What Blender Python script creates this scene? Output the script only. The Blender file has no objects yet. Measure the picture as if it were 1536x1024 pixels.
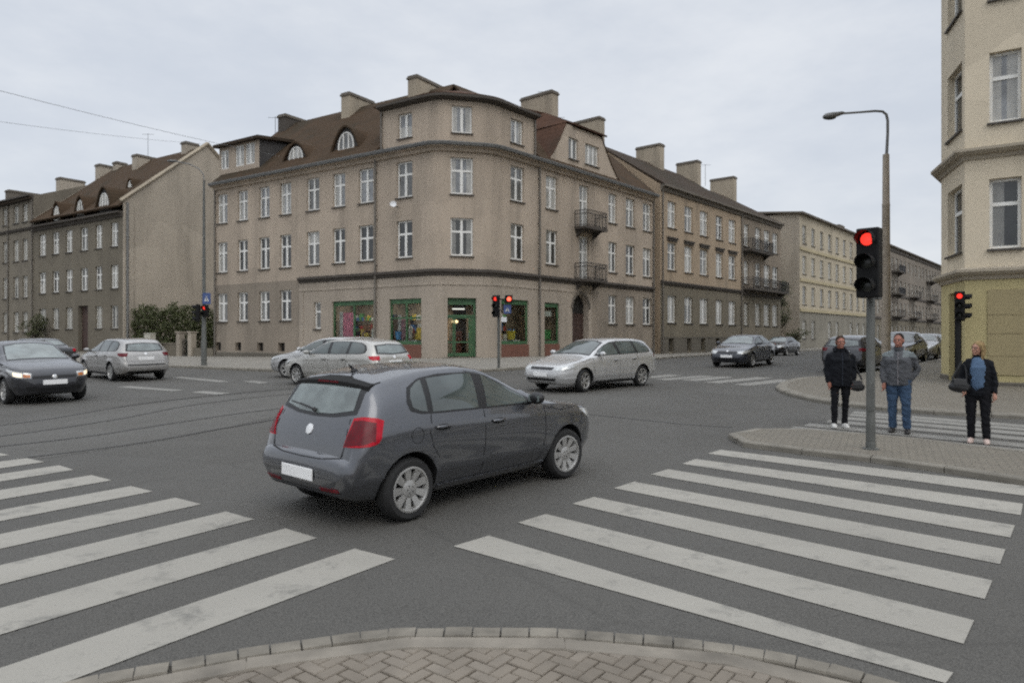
import bpy, bmesh, math, random
from mathutils import Vector, Matrix
from mathutils.bvhtree import BVHTree
R = math.radians
random.seed(7)
SC = bpy.context.scene
COL = SC.collection

# ------------------------------------------------------------------ camera model
F, CX, YH, H = 1050.0, 768.0, 505.0, 1.87     # focal length and horizon in photo pixels, eye height in metres

def smin(a, b, k):
    h = max(0.0, min(1.0, .5 + .5*(b-a)/k))
    return b*(1-h) + a*h - k*h*(1-h)

def zg(X, Y):
    """height of the road surface: rises gently to the far corner, then falls away along both streets"""
    a = .01714*Y
    b = .6514 - .012*(min(Y, 52.0)-38.0)
    z = smin(a, b, .1)
    z -= .006*min(max(0.0, -X-2.0), 40.0)
    z += .02*min(max(0.0, -X-24.0), 14.0)*max(0.0, min(1.0, (Y-40)/8))
    return z

def G(px, py, dz=0.0):
    """point of the ground seen at a pixel"""
    k, m = (px-CX)/F, (py-YH)/F
    f = lambda Y: H - m*Y - zg(k*Y, Y) - dz
    lo, Y = .5, .5
    while f(Y) > 0 and Y < 400: lo = Y; Y += .5
    hi = Y
    for _ in range(40):
        mid = .5*(lo+hi)
        if f(mid) > 0: lo = mid
        else: hi = mid
    Y = .5*(lo+hi)
    return Vector((k*Y, Y, zg(k*Y, Y)+dz))

def P(px, py, Y):
    return Vector(((px-CX)/F*Y, Y, H+(YH-py)/F*Y))

# ------------------------------------------------------------------ mesh builder
class MB:
    def __init__(s): s.v, s.f, s.m = [], [], []
    def add(s, vs, fs, mat=0, M=None):
        o = len(s.v)
        if M is not None: vs = [M @ Vector(p) for p in vs]
        s.v += [tuple(p) for p in vs]
        s.f += [tuple(i+o for i in f) for f in fs]
        s.m += [mat]*len(fs)
        return s
    def box(s, c, d, mat=0, M=None):
        x, y, z = c; a, b, h = d[0]/2, d[1]/2, d[2]/2
        vs = [(x+i*a, y+j*b, z+k*h) for k in (-1, 1) for j in (-1, 1) for i in (-1, 1)]
        return s.add(vs, [(0,2,3,1), (4,5,7,6), (0,1,5,4), (2,6,7,3), (0,4,6,2), (1,3,7,5)], mat, M)
    def box2(s, a, b, mat=0, M=None):
        return s.box([(a[i]+b[i])/2 for i in range(3)], [abs(b[i]-a[i]) for i in range(3)], mat, M)
    def tube(s, pts, r, n=10, mat=0, caps=True, M=None, sq=None):
        pts = [Vector(p) for p in pts]; N = len(pts)
        rs = r if isinstance(r, (list, tuple)) else [r]*N
        vs, fs = [], []
        up = None
        for i, p in enumerate(pts):
            t = (pts[min(i+1, N-1)] - pts[max(i-1, 0)]).normalized()
            if up is None:
                up = Vector((0,0,1)) if abs(t.z) < .9 else Vector((1,0,0))
            a = (up - t*up.dot(t)).normalized(); up = a
            b = t.cross(a)
            for j in range(n):
                w = 2*math.pi*j/n
                q = (1, 1) if sq is None else sq
                vs.append(p + a*(rs[i]*q[0]*math.cos(w)) + b*(rs[i]*q[1]*math.sin(w)))
        for i in range(N-1):
            for j in range(n):
                fs.append((i*n+j, i*n+(j+1)%n, (i+1)*n+(j+1)%n, (i+1)*n+j))
        if caps:
            fs.append(tuple(range(n-1, -1, -1))); fs.append(tuple((N-1)*n+j for j in range(n)))
        return s.add(vs, fs, mat, M)
    def lathe(s, prof, n=24, mat=0, M=None, close=False):
        """profile of (radius, z) turned about z"""
        vs, fs = [], []
        for r, z in prof:
            for j in range(n):
                w = 2*math.pi*j/n
                vs.append((r*math.cos(w), r*math.sin(w), z))
        for i in range(len(prof)-1):
            for j in range(n):
                fs.append((i*n+j, i*n+(j+1)%n, (i+1)*n+(j+1)%n, (i+1)*n+j))
        if close:
            fs.append(tuple(range(n-1, -1, -1))); L = (len(prof)-1)*n
            fs.append(tuple(L+j for j in range(n)))
        return s.add(vs, fs, mat, M)
    def extrude(s, poly, vec, mat=0, M=None):
        n = len(poly); v = Vector(vec)
        vs = [Vector(p) for p in poly] + [Vector(p)+v for p in poly]
        fs = [tuple(range(n-1, -1, -1)), tuple(range(n, 2*n))] + [(i, (i+1)%n, n+(i+1)%n, n+i) for i in range(n)]
        return s.add(vs, fs, mat, M)
    def ellipsoid(s, c, r, nu=12, nv=8, mat=0, M=None):
        vs, fs = [], []
        for i in range(nv+1):
            a = math.pi*i/nv - math.pi/2
            for j in range(nu):
                w = 2*math.pi*j/nu
                vs.append((c[0]+r[0]*math.cos(a)*math.cos(w), c[1]+r[1]*math.cos(a)*math.sin(w), c[2]+r[2]*math.sin(a)))
        for i in range(nv):
            for j in range(nu):
                fs.append((i*nu+j, i*nu+(j+1)%nu, (i+1)*nu+(j+1)%nu, (i+1)*nu+j))
        return s.add(vs, fs, mat, M)
    def mesh(s, name, mats, smooth=False, bevel=0, fix=True):
        me = bpy.data.meshes.new(name)
        me.from_pydata(s.v, [], s.f)
        for i, m in enumerate(s.m): me.polygons[i].material_index = m
        for m in (mats if isinstance(mats, (list, tuple)) else [mats]): me.materials.append(m)
        if fix or bevel:
            bm = bmesh.new(); bm.from_mesh(me)
            bmesh.ops.remove_doubles(bm, verts=bm.verts, dist=1e-5)
            if bevel:
                bm.normal_update()
                ed = [e for e in bm.edges if len(e.link_faces) == 2 and e.calc_face_angle(0) > .6]
                bmesh.ops.bevel(bm, geom=ed, offset=bevel, segments=2, profile=.5, affect='EDGES', clamp_overlap=True)
            bmesh.ops.recalc_face_normals(bm, faces=bm.faces)
            bm.to_mesh(me); bm.free()
        if smooth: smooth_mesh(me, smooth if smooth is not True else 40)
        return me
    def build(s, name, mats, parent=None, smooth=False, bevel=0, local=False, loc=None, rotz=0, fix=True):
        if not local and parent is not None and loc is None:
            o = wloc(parent); s.v = [(a-o.x, b-o.y, c-o.z) for a, b, c in s.v]
        return link(name, s.mesh(name, mats, smooth, bevel, fix), parent, loc, rotz)

def smooth_mesh(me, ang=40):
    me.polygons.foreach_set('use_smooth', [True]*len(me.polygons))
    try: me.set_sharp_from_angle(angle=R(ang))
    except Exception: pass

def wloc(o):
    p = Vector((0,0,0))
    while o is not None: p = p + o.location; o = o.parent
    return p

def link(name, me, parent=None, loc=None, rotz=0):
    ob = bpy.data.objects.new(name, me); COL.objects.link(ob)
    if parent is not None: ob.parent = parent
    if loc is not None: ob.location = loc
    ob.rotation_euler.z = rotz
    return ob

def thing(name, label, cat, loc=(0,0,0), rotz=0, group=None):
    o = bpy.data.objects.new(name, None); COL.objects.link(o)
    o.empty_display_size = .2
    o.location = loc; o.rotation_euler = (0, 0, rotz)
    return tag(o, label, cat, group)

def tag(o, label, cat, group=None):
    o['label'] = label; o['category'] = cat
    if group: o['group'] = group
    return o

def struct(o, kind='structure'):
    o['kind'] = kind; return o

def copy_tree(o, parent=None):
    c = o.copy(); COL.objects.link(c)
    if parent is not None: c.parent = parent
    for ch in list(o.children): copy_tree(ch, c)
    return c

# ------------------------------------------------------------------ materials
def nodes(name):
    m = bpy.data.materials.new(name); m.use_nodes = True
    nt = m.node_tree; b = nt.nodes['Principled BSDF']
    return m, nt, b

def N(nt, kind, **kw):
    n = nt.nodes.new(kind)
    for k, v in kw.items():
        if k in n.inputs.keys() if hasattr(n.inputs, 'keys') else False: n.inputs[k].default_value = v
        else: setattr(n, k, v)
    return n

def L(nt, a, b): nt.links.new(a, b)

def noise(nt, scale, detail=4, vec=None, rough=.55):
    n = nt.nodes.new('ShaderNodeTexNoise'); n.inputs['Scale'].default_value = scale
    n.inputs['Detail'].default_value = detail; n.inputs['Roughness'].default_value = rough
    if vec is not None: L(nt, vec, n.inputs['Vector'])
    return n.outputs['Fac']

def ramp(nt, fac, p0, p1, c0=(0,0,0), c1=(1,1,1)):
    n = nt.nodes.new('ShaderNodeValToRGB')
    n.color_ramp.elements[0].position = p0; n.color_ramp.elements[1].position = p1
    n.color_ramp.elements[0].color = (*c0, 1); n.color_ramp.elements[1].color = (*c1, 1)
    L(nt, fac, n.inputs['Fac']); return n.outputs['Color']

def mix(nt, fac, a, b, mode='MIX'):
    n = nt.nodes.new('ShaderNodeMix'); n.data_type = 'RGBA'; n.blend_type = mode
    for v, i in ((fac, 0), (a, 6), (b, 7)):
        if isinstance(v, (int, float)): n.inputs[i].default_value = v
        elif isinstance(v, tuple): n.inputs[i].default_value = (*v, 1) if len(v) == 3 else v
        else: L(nt, v, n.inputs[i])
    return n.outputs[2]

def coords(nt, which='Object', scale=None, rot=None):
    t = nt.nodes.new('ShaderNodeTexCoord')
    if which == 'World':
        t = nt.nodes.new('ShaderNodeNewGeometry'); o = t.outputs['Position']
    else: o = t.outputs[which]
    if scale is None and rot is None: return o
    mp = nt.nodes.new('ShaderNodeMapping')
    if scale: mp.inputs['Scale'].default_value = scale
    if rot: mp.inputs['Rotation'].default_value = rot
    L(nt, o, mp.inputs['Vector']); return mp.outputs['Vector']

def bump(nt, b, h, strength=.3, dist=.01):
    n = nt.nodes.new('ShaderNodeBump'); n.inputs['Strength'].default_value = strength
    n.inputs['Distance'].default_value = dist
    L(nt, h, n.inputs['Height']); L(nt, n.outputs['Normal'], b.inputs['Normal'])

def mul(c, k): return tuple(min(1, x*k) for x in c)

def plain(name, col, rough=.6, metal=0, var=.12, scale=6, bmp=0, spec=.5, coat=0, emit=0, ecol=None):
    m, nt, b = nodes(name)
    v = coords(nt)
    f = ramp(nt, noise(nt, scale, 5, v), .3, .7)
    L(nt, mix(nt, f, mul(col, 1-var), mul(col, 1+var)), b.inputs['Base Color'])
    b.inputs['Roughness'].default_value = rough; b.inputs['Metallic'].default_value = metal
    b.inputs['Specular IOR Level'].default_value = spec
    if coat: b.inputs['Coat Weight'].default_value = coat; b.inputs['Coat Roughness'].default_value = .06
    if bmp: bump(nt, b, noise(nt, scale*12, 4, v), bmp, .004)
    if emit:
        b.inputs['Emission Color'].default_value = (*(ecol or col), 1); b.inputs['Emission Strength'].default_value = emit
        m.cycles.emission_sampling = 'FRONT_BACK'
    return m

def plaster(name, col, col2=None, dirt=(.10,.09,.075), amount=.5, rough=.92):
    m, nt, b = nodes(name)
    v = coords(nt, 'World')
    big = ramp(nt, noise(nt, .22, 5, v), .35, .68)
    c = mix(nt, big, col, col2 or mul(col, .8))
    st = noise(nt, 1.0, 6, coords(nt, 'World', (.9, .9, .10)), .65)
    c = mix(nt, mul_f(nt, ramp(nt, st, .47, .72), amount*1.15), c, dirt)
    pv = nt.nodes.new('ShaderNodeTexVoronoi'); pv.inputs['Scale'].default_value = .33; pv.inputs['Randomness'].default_value = 1
    L(nt, mix(nt, .22, v, noise_c(nt, 1.1, v), 'ADD'), pv.inputs['Vector'])
    sepc = nt.nodes.new('ShaderNodeSeparateColor'); L(nt, pv.outputs['Color'], sepc.inputs[0])
    c = mix(nt, mul_f(nt, ramp(nt, sepc.outputs[0], .70, .74), .22), c, mul(col, 1.28))
    c = mix(nt, mul_f(nt, ramp(nt, sepc.outputs[1], .74, .78), .30), c, mul(col, .66))
    dv = noise(nt, 1.0, 7, coords(nt, 'World', (3.4, 3.4, .16)), .7)
    c = mix(nt, mul_f(nt, ramp(nt, dv, .56, .74), amount*.7), c, mul(dirt, 1.3))
    bl = noise(nt, 1.3, 7, v, .7)
    c = mix(nt, mul_f(nt, ramp(nt, bl, .52, .72), amount*.55), c, mul(col, .55))
    gr = noise(nt, 38, 3, v)
    c = mix(nt, .28, c, ramp(nt, gr, .25, .75, mul(col, .55), mul(col, 1.35)))
    L(nt, c, b.inputs['Base Color'])
    b.inputs['Roughness'].default_value = rough; b.inputs['Specular IOR Level'].default_value = .25
    bump(nt, b, gr, .35, .012)
    return m

def noise_c(nt, scale, vec):
    n = nt.nodes.new('ShaderNodeTexNoise'); n.inputs['Scale'].default_value = scale; n.inputs['Detail'].default_value = 4
    L(nt, vec, n.inputs['Vector']); return n.outputs['Color']

def mul_f(nt, c, k):
    n = nt.nodes.new('ShaderNodeMath'); n.operation = 'MULTIPLY'; n.inputs[1].default_value = k
    L(nt, c, n.inputs[0]); return n.outputs[0]

def tiles(name, c0, c1, row=.28):
    m, nt, b = nodes(name)
    v = coords(nt, 'World')
    w = nt.nodes.new('ShaderNodeTexWave'); w.wave_type = 'BANDS'; w.bands_direction = 'Z'; w.wave_profile = 'SAW'
    w.inputs['Scale'].default_value = .3/row*1.05; w.inputs['Distortion'].default_value = .25; w.inputs['Detail'].default_value = 2
    L(nt, v, w.inputs['Vector'])
    c = mix(nt, ramp(nt, noise(nt, .7, 6, v), .35, .65), c0, c1)
    c = mix(nt, ramp(nt, noise(nt, 5, 4, v), .4, .7), c, mul(c0, .7))
    c = mix(nt, mul_f(nt, ramp(nt, noise(nt, .35, 5, v), .5, .7), .6), c, (.045, .042, .03))
    c = mix(nt, mul_f(nt, w.outputs['Fac'], .35), c, mul(c0, .35))
    L(nt, c, b.inputs['Base Color']); b.inputs['Roughness'].default_value = .95; b.inputs['Specular IOR Level'].default_value = .12
    bump(nt, b, w.outputs['Fac'], .5, .03)
    return m

def bricks(name, ca, cb, mortar, bw=.2, bh=.1, gap=.008, plane='XY', rot=0, rough=.9):
    m, nt, b = nodes(name)
    v = coords(nt, 'World')
    if plane == 'XZ':
        s = nt.nodes.new('ShaderNodeSeparateXYZ'); L(nt, v, s.inputs[0])
        q = nt.nodes.new('ShaderNodeCombineXYZ'); L(nt, s.outputs[0], q.inputs[0]); L(nt, s.outputs[2], q.inputs[1]); v = q.outputs[0]
    mp = nt.nodes.new('ShaderNodeMapping'); mp.inputs['Rotation'].default_value = (0, 0, rot); L(nt, v, mp.inputs[0])
    t = nt.nodes.new('ShaderNodeTexBrick'); L(nt, mp.outputs[0], t.inputs['Vector'])
    t.inputs['Scale'].default_value = 1; t.inputs['Brick Width'].default_value = bw; t.inputs['Row Height'].default_value = bh
    t.inputs['Mortar Size'].default_value = gap; t.inputs['Mortar Smooth'].default_value = .2
    t.inputs['Color1'].default_value = (*ca, 1); t.inputs['Color2'].default_value = (*cb, 1); t.inputs['Mortar'].default_value = (*mortar, 1)
    c = mix(nt, mul_f(nt, ramp(nt, noise(nt, .8, 6, coords(nt, 'World')), .4, .7), .5), t.outputs['Color'], mul(ca, .6))
    c = mix(nt, .25, c, ramp(nt, noise(nt, 45, 3, coords(nt, 'World')), .25, .75, mul(ca, .5), mul(ca, 1.5)))
    L(nt, c, b.inputs['Base Color']); b.inputs['Roughness'].default_value = rough
    bump(nt, b, t.outputs['Fac'], -.4, .006)
    return m

def asphalt(name, c0, c1, patch=.5):
    m, nt, b = nodes(name)
    v = coords(nt, 'World')
    c = mix(nt, ramp(nt, noise(nt, .16, 6, v, .6), .38, .64), c0, c1)
    c = mix(nt, mul_f(nt, ramp(nt, noise(nt, 1.1, 7, v, .7), .52, .75), patch), c, mul(c0, .68))
    tr = noise(nt, 1, 5, coords(nt, 'World', (.9, .12, 1), (0, 0, R(40))), .6)
    c = mix(nt, mul_f(nt, ramp(nt, tr, .5, .72), .35), c, mul(c0, .72))
    sp = nt.nodes.new('ShaderNodeTexVoronoi'); sp.inputs['Scale'].default_value = 90; L(nt, v, sp.inputs['Vector'])
    c = mix(nt, .38, c, ramp(nt, sp.outputs['Distance'], .1, .75, mul(c1, 1.9), mul(c0, .45)))
    # tar-filled cracks
    vo = nt.nodes.new('ShaderNodeTexVoronoi'); vo.feature = 'DISTANCE_TO_EDGE'; vo.inputs['Scale'].default_value = .16
    dn = nt.nodes.new('ShaderNodeTexNoise'); dn.inputs['Scale'].default_value = .6; dn.inputs['Detail'].default_value = 5; L(nt, v, dn.inputs['Vector'])
    L(nt, mix(nt, .28, v, dn.outputs['Color'], 'ADD'), vo.inputs['Vector'])
    c = mix(nt, mul_f(nt, ramp(nt, vo.outputs['Distance'], .002, .005, (1,1,1), (0,0,0)), .22), c, mul(c0, .5))
    L(nt, c, b.inputs['Base Color'])
    L(nt, ramp(nt, noise(nt, .6, 4, v), .3, .7, (.72,)*3, (.92,)*3), b.inputs['Roughness'])
    b.inputs['Specular IOR Level'].default_value = .35
    bump(nt, b, sp.outputs['Distance'], .35, .006)
    return m

def paint_mark(name, col, worn):
    m, nt, b = nodes(name)
    v = coords(nt, 'World')
    w = noise(nt, 3.2, 8, v, .75)
    c = mix(nt, ramp(nt, noise(nt, .5, 5, v), .3, .7), col, mul(col, .84))
    c = mix(nt, mul_f(nt, ramp(nt, w, .53, .68), .8), c, worn)
    c = mix(nt, mul_f(nt, ramp(nt, noise(nt, 1, 4, coords(nt, 'World', (.5, 2.4, 1), (0, 0, R(-35)))), .5, .75), .25), c, mul(col, .6))
    sp = noise(nt, 55, 4, v, .7)
    c = mix(nt, ramp(nt, sp, .60, .72), c, mul(col, .5))
    L(nt, c, b.inputs['Base Color']); b.inputs['Roughness'].default_value = .8
    bump(nt, b, sp, .3, .004)
    return m

def car_paint(name, col, metal=.45, rough=.32, dirt=.10):
    m, nt, b = nodes(name)
    v = coords(nt)
    f = noise(nt, 240, 2, v)
    c = mix(nt, ramp(nt, f, .3, .7), mul(col, .85), mul(col, 1.2))
    d = mul_f(nt, ramp(nt, noise(nt, 2.2, 6, v, .7), .45, .8), dirt)
    c = mix(nt, d, c, (.12, .11, .095))
    L(nt, c, b.inputs['Base Color']); b.inputs['Metallic'].default_value = metal
    L(nt, ramp(nt, noise(nt, 3, 5, v), .3, .8, (rough,)*3, (rough+.14,)*3), b.inputs['Roughness'])
    b.inputs['Coat Weight'].default_value = 1; b.inputs['Coat Roughness'].default_value = .03
    return m

def glass(name, col, rough=.06, spec=.8, var=.3, scale=1.5):
    """closed pane seen from the street: dark room or curtain behind, sky mirrored in front"""
    m, nt, b = nodes(name)
    v = coords(nt, 'World')
    c = mix(nt, ramp(nt, noise(nt, scale, 4, v), .35, .65), mul(col, 1-var), mul(col, 1+var))
    L(nt, c, b.inputs['Base Color']); b.inputs['Roughness'].default_value = rough
    b.inputs['Specular IOR Level'].default_value = spec
    return m

MT = {}
MT['asphalt'] = asphalt('asphalt', (.077,.0735,.066), (.098,.094,.085))
MT['track_asphalt'] = asphalt('track_concrete', (.087,.083,.075), (.112,.108,.098), .5)
MT['white_paint'] = paint_mark('road_paint', (.335,.318,.278), (.15,.145,.13))
MT['faded_paint'] = paint_mark('faded_road_paint', (.24,.232,.21), (.11,.107,.098))
MT['paver'] = bricks('pavement_pavers', (.195,.174,.138), (.152,.136,.110), (.08,.073,.06), .2, .1, .012, 'XY', R(28))
MT['slab'] = bricks('pavement_slabs', (.25,.232,.198), (.21,.194,.166), (.115,.106,.09), .5, .5, .015, 'XY', R(33))
MT['kerb'] = plain('kerb_stone', (.19,.175,.146), .9, 0, .22, 3, .3)
MT['kerb_joint'] = plain('kerb_joint', (.075,.068,.057), .95, 0, .3, 5)
MT['sett'] = plain('kerb_sett', (.18,.163,.134), .92, 0, .36, 4, .6)
MT['kslab'] = plain('kerb_slab', (.198,.177,.146), .92, 0, .32, 3, .5)
MT['brick_a'] = plain('paver_brick', (.182,.157,.126), .92, 0, .22, 2.6, .5)
MT['brick_b'] = plain('paver_brick_pale', (.196,.170,.138), .92, 0, .2, 3.5, .5)
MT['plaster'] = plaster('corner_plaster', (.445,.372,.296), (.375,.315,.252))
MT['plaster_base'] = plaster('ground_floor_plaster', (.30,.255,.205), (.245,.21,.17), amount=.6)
MT['plaster_shop'] = plaster('shop_plaster', (.385,.332,.272), (.335,.29,.238), amount=.4)
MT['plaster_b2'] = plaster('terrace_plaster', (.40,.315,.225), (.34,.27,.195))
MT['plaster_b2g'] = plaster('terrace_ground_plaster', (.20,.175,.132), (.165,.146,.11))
MT['plaster_b3'] = plaster('end_terrace_plaster', (.27,.225,.175), (.22,.185,.145))
MT['plaster_y'] = plaster('yellow_plaster', (.49,.43,.325), (.44,.385,.29), amount=.4)
MT['plaster_yg'] = plaster('grey_base_plaster', (.27,.25,.205), (.22,.205,.17))
MT['plaster_gable'] = plaster('gable_plaster', (.42,.37,.30), (.37,.325,.265), amount=.45)
MT['plaster_l1'] = plaster('left_terrace_plaster', (.185,.163,.126), (.15,.133,.104))
MT['plaster_l2'] = plaster('far_left_plaster', (.215,.19,.15), (.175,.156,.125))
MT['plaster_far'] = plaster('distant_terrace_plaster', (.26,.225,.185), (.20,.175,.145))
MT['plaster_rb'] = plaster('right_building_plaster', (.66,.575,.44), (.58,.51,.39), amount=.35)
MT['yellow_wall'] = plaster('yellow_ground_floor', (.50,.43,.23), (.45,.39,.205), amount=.3)
MT['yellow_panel'] = plaster('yellow_panel', (.375,.315,.18), (.34,.285,.163), amount=.3)
MT['yellow_joint'] = plain('panel_joint', (.26,.215,.12), .95, 0, .2, 4)
MT['plinth'] = plaster('plinth', (.15,.135,.11), (.12,.11,.09))
MT['trim'] = plaster('cornice_plaster', (.17,.15,.125), (.13,.115,.095))
MT['trim_dark'] = plaster('dark_cornice', (.085,.075,.065), (.07,.06,.052))
MT['chimney'] = plaster('chimney_plaster', (.40,.345,.265), (.34,.29,.225))
MT['tile'] = tiles('roof_tiles', (.090,.060,.038), (.066,.047,.031))
MT['tile_red'] = tiles('red_roof_tiles', (.125,.07,.048), (.09,.058,.045))
MT['tile_dark'] = tiles('dark_roof_tiles', (.074,.055,.040), (.055,.043,.033))
MT['slate'] = plain('dormer_cladding', (.055,.052,.05), .85, 0, .25, 2, .2)
MT['frame'] = plain('white_window_frame', (.76,.755,.72), .55, 0, .08, 3)
MT['frame_old'] = plain('weathered_window_frame', (.50,.49,.45), .6, 0, .15, 3)
MT['sill'] = plain('sill_metal', (.075,.066,.056), .6, .1, .2, 4)
MT['g_dark'] = glass('pane_dark', (.028,.030,.030))
MT['g_mid'] = glass('pane_half_curtain', (.12,.122,.118))
MT['g_sky'] = glass('pane_painted_sky', (.20,.208,.215))  # reflected sky painted into the pane's base colour
MT['g_curtain'] = glass('pane_net_curtain', (.36,.355,.33), var=.2)
MT['metal'] = plain('galvanised_steel', (.17,.17,.165), .55, .4, .15, 5)
MT['pipe'] = plain('downpipe_metal', (.15,.135,.115), .6, .2, .15, 4)
MT['black'] = plain('black_plastic', (.006,.006,.0065), .6, 0, .2, 6, spec=.25)
MT['iron'] = plain('wrought_iron', (.03,.029,.028), .6, .2, .2, 6)
MT['pole'] = plain('painted_pole', (.105,.108,.10), .6, .2, .15, 5)
MT['concrete'] = plain('concrete_pole', (.34,.29,.23), .9, 0, .2, 3, .3)
MT['green'] = plain('green_shop_frame', (.045,.115,.05), .55, 0, .3, 4)
MT['brick_red'] = bricks('shop_brick', (.20,.078,.05), (.15,.06,.04), (.12,.10,.085), .25, .075, .01, 'XZ')
MT['door_wood'] = plain('door_wood', (.06,.035,.028), .7, 0, .25, 3)
MT['dark_hole'] = plain('cellar_dark', (.018,.016,.014), .8, 0, .2, 3)

def lamp_red(name, k): return plain(name, (.5,.02,.012), .4, 0, .1, 8, emit=k, ecol=(1,.045,.03))
MT['red_on'] = lamp_red('red_lamp_lit', 1.05)
MT['red_core'] = plain('red_lamp_core', (.6,.1,.05), .4, 0, .1, 8, emit=2.2, ecol=(1,.11,.06))
MT['lens_off'] = plain('unlit_lens', (.02,.022,.018), .25, 0, .2, 8)
MT['blue_sign'] = plain('blue_sign', (.05,.085,.22), .5, 0, .15, 4)
MT['white_sign'] = plain('white_sign', (.7,.71,.72), .5, 0, .06, 4)
# ------------------------------------------------------------------ camera, sky, light
cam = bpy.data.cameras.new('camera'); co = bpy.data.objects.new('camera', cam); COL.objects.link(co)
co.location = (0, 0, H); co.rotation_euler = (R(90), 0, 0)
cam.sensor_width = 36; cam.lens = F/1536*36; cam.shift_y = (YH-512)/1536
cam.clip_start = .05; cam.clip_end = 3000
SC.camera = co

w = bpy.data.worlds.new('World'); SC.world = w; w.use_nodes = True
nt = w.node_tree; bg = nt.nodes['Background']
sky = nt.nodes.new('ShaderNodeTexSky'); sky.sky_type = 'NISHITA'; sky.sun_disc = False
SUN_EL, SUN_AZ = 46, 160
sky.sun_elevation = R(SUN_EL); sky.sun_rotation = R(SUN_AZ); sky.air_density = 1.2; sky.dust_density = 3
tc = nt.nodes.new('ShaderNodeTexCoord')
mp = nt.nodes.new('ShaderNodeMapping'); mp.inputs['Scale'].default_value = (1, 1, 2.6); L(nt, tc.outputs['Generated'], mp.inputs[0])
n1 = noise(nt, 2.2, 7, mp.outputs[0], .6)
cl = ramp(nt, n1, .32, .70, (5.3, 5.68, 6.3), (6.75, 6.98, 7.32))
for e in nt.nodes:
    if e.type == 'VALTORGB': e.color_ramp.interpolation = 'EASE'
cl = mix(nt, 0.0, cl, cl)
sx = nt.nodes.new('ShaderNodeSeparateXYZ'); L(nt, tc.outputs['Generated'], sx.inputs[0])
mr = nt.nodes.new('ShaderNodeMapRange'); mr.inputs['From Min'].default_value = .45; mr.inputs['From Max'].default_value = 1; mr.inputs['To Min'].default_value = 1; mr.inputs['To Max'].default_value = 2.3
L(nt, sx.outputs[2], mr.inputs['Value'])
cl = mix(nt, 1.0, cl, mr.outputs[0], 'MULTIPLY')
k = nt.nodes.new('ShaderNodeMix'); k.data_type = 'RGBA'; k.inputs[0].default_value = .90
L(nt, sky.outputs['Color'], k.inputs[6]); L(nt, cl, k.inputs[7])
L(nt, k.outputs[2], bg.inputs['Color']); bg.inputs['Strength'].default_value = .1

sl = bpy.data.lights.new('sun', 'SUN'); sl.energy = .65; sl.angle = R(40); sl.color = (1, .96, .9)
so = bpy.data.objects.new('sun', sl); COL.objects.link(so)
# the sky's rotation is measured clockwise from north (+Y)
sd = Vector((math.sin(R(SUN_AZ))*math.cos(R(SUN_EL)), math.cos(R(SUN_AZ))*math.cos(R(SUN_EL)), math.sin(R(SUN_EL))))
so.rotation_euler = sd.to_track_quat('Z', 'Y').to_euler(); so.location = (0, -10, 30)

vs = SC.view_settings; vs.view_transform = 'Standard'; vs.look = 'None'; vs.gamma = 1; vs.exposure = .3
SC.render.engine = 'CYCLES'
SC.cycles.use_denoising = False
SC.cycles.max_bounces = 6; SC.cycles.glossy_bounces = 3; SC.cycles.diffuse_bounces = 3; SC.cycles.transparent_max_bounces = 6
SC.cycles.use_adaptive_sampling = True; SC.cycles.adaptive_threshold = .036; SC.cycles.adaptive_min_samples = 20
SC.cycles.filter_width = 2.2; SC.cycles.sample_clamp_indirect = 4

# ------------------------------------------------------------------ ground
xs = [-1500, -700, -350, -200, -150] + list(range(-120, 121)) + [150, 200, 350, 700, 1500]
ys = [-1500, -600, -200, -80, -40] + [y*1.0 for y in range(-20, 161)] + [180, 220, 300, 500, 900, 2500]
g = MB()
nx = len(xs)
g.v = [(x, y, zg(x, y) if y > -25 else zg(x, -25)) for y in ys for x in xs]
g.f = [(j*nx+i, j*nx+i+1, (j+1)*nx+i+1, (j+1)*nx+i) for j in range(len(ys)-1) for i in range(nx-1)]
g.m = [0]*len(g.f)
struct(g.build('road', MT['asphalt'], smooth=True, fix=False))

def drape(name, poly, dz, mat, step=1.0, skirt=None, kind='structure'):
    """a polygon laid over the ground, cut fine enough to follow it; skirt drops its rim by that much"""
    bm = bmesh.new()
    f = bm.faces.new([bm.verts.new((p[0], p[1], 0)) for p in poly])
    bm.normal_update()
    if f.normal.z < 0: f.normal_flip()
    bmesh.ops.triangulate(bm, faces=bm.faces[:])
    for ax in (0, 1):
        lo = min(p[ax] for p in poly); hi = max(p[ax] for p in poly)
        c = math.floor(lo/step)*step + step
        while c < hi:
            co_ = [0, 0, 0]; co_[ax] = c; no = [0, 0, 0]; no[ax] = 1
            bmesh.ops.bisect_plane(bm, geom=bm.verts[:]+bm.edges[:]+bm.faces[:], plane_co=co_, plane_no=no, dist=1e-6)
            c += step
    for v in bm.verts: v.co.z = zg(v.co.x, v.co.y) + dz
    if skirt:
        be = [e for e in bm.edges if len(e.link_faces) == 1]
        r = bmesh.ops.extrude_edge_only(bm, edges=be)
        for v in r['geom']:
            if isinstance(v, bmesh.types.BMVert): v.co.z -= skirt
    me = bpy.data.meshes.new(name); bm.to_mesh(me); bm.free()
    me.materials.append(mat)
    o = link(name, me); o['kind'] = kind
    return o

def quad_strip(name, a, b, c, d, dz, mat, n=10):
    """a painted bar whose ends are a-d and b-c"""
    mb = MB()
    for i in range(n+1):
        t = i/n
        for p, q in ((a, b), (d, c)):
            x = p[0]+(q[0]-p[0])*t; y = p[1]+(q[1]-p[1])*t
            mb.v.append((x, y, zg(x, y)+dz))
    mb.f = [(2*i, 2*i+2, 2*i+3, 2*i+1) for i in range(n)]; mb.m = [0]*n
    me = mb.mesh(name, mat, fix=False)
    o = link(name, me)
    if me.polygons[0].normal.z < 0: me.flip_normals()
    return struct(o)

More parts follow.
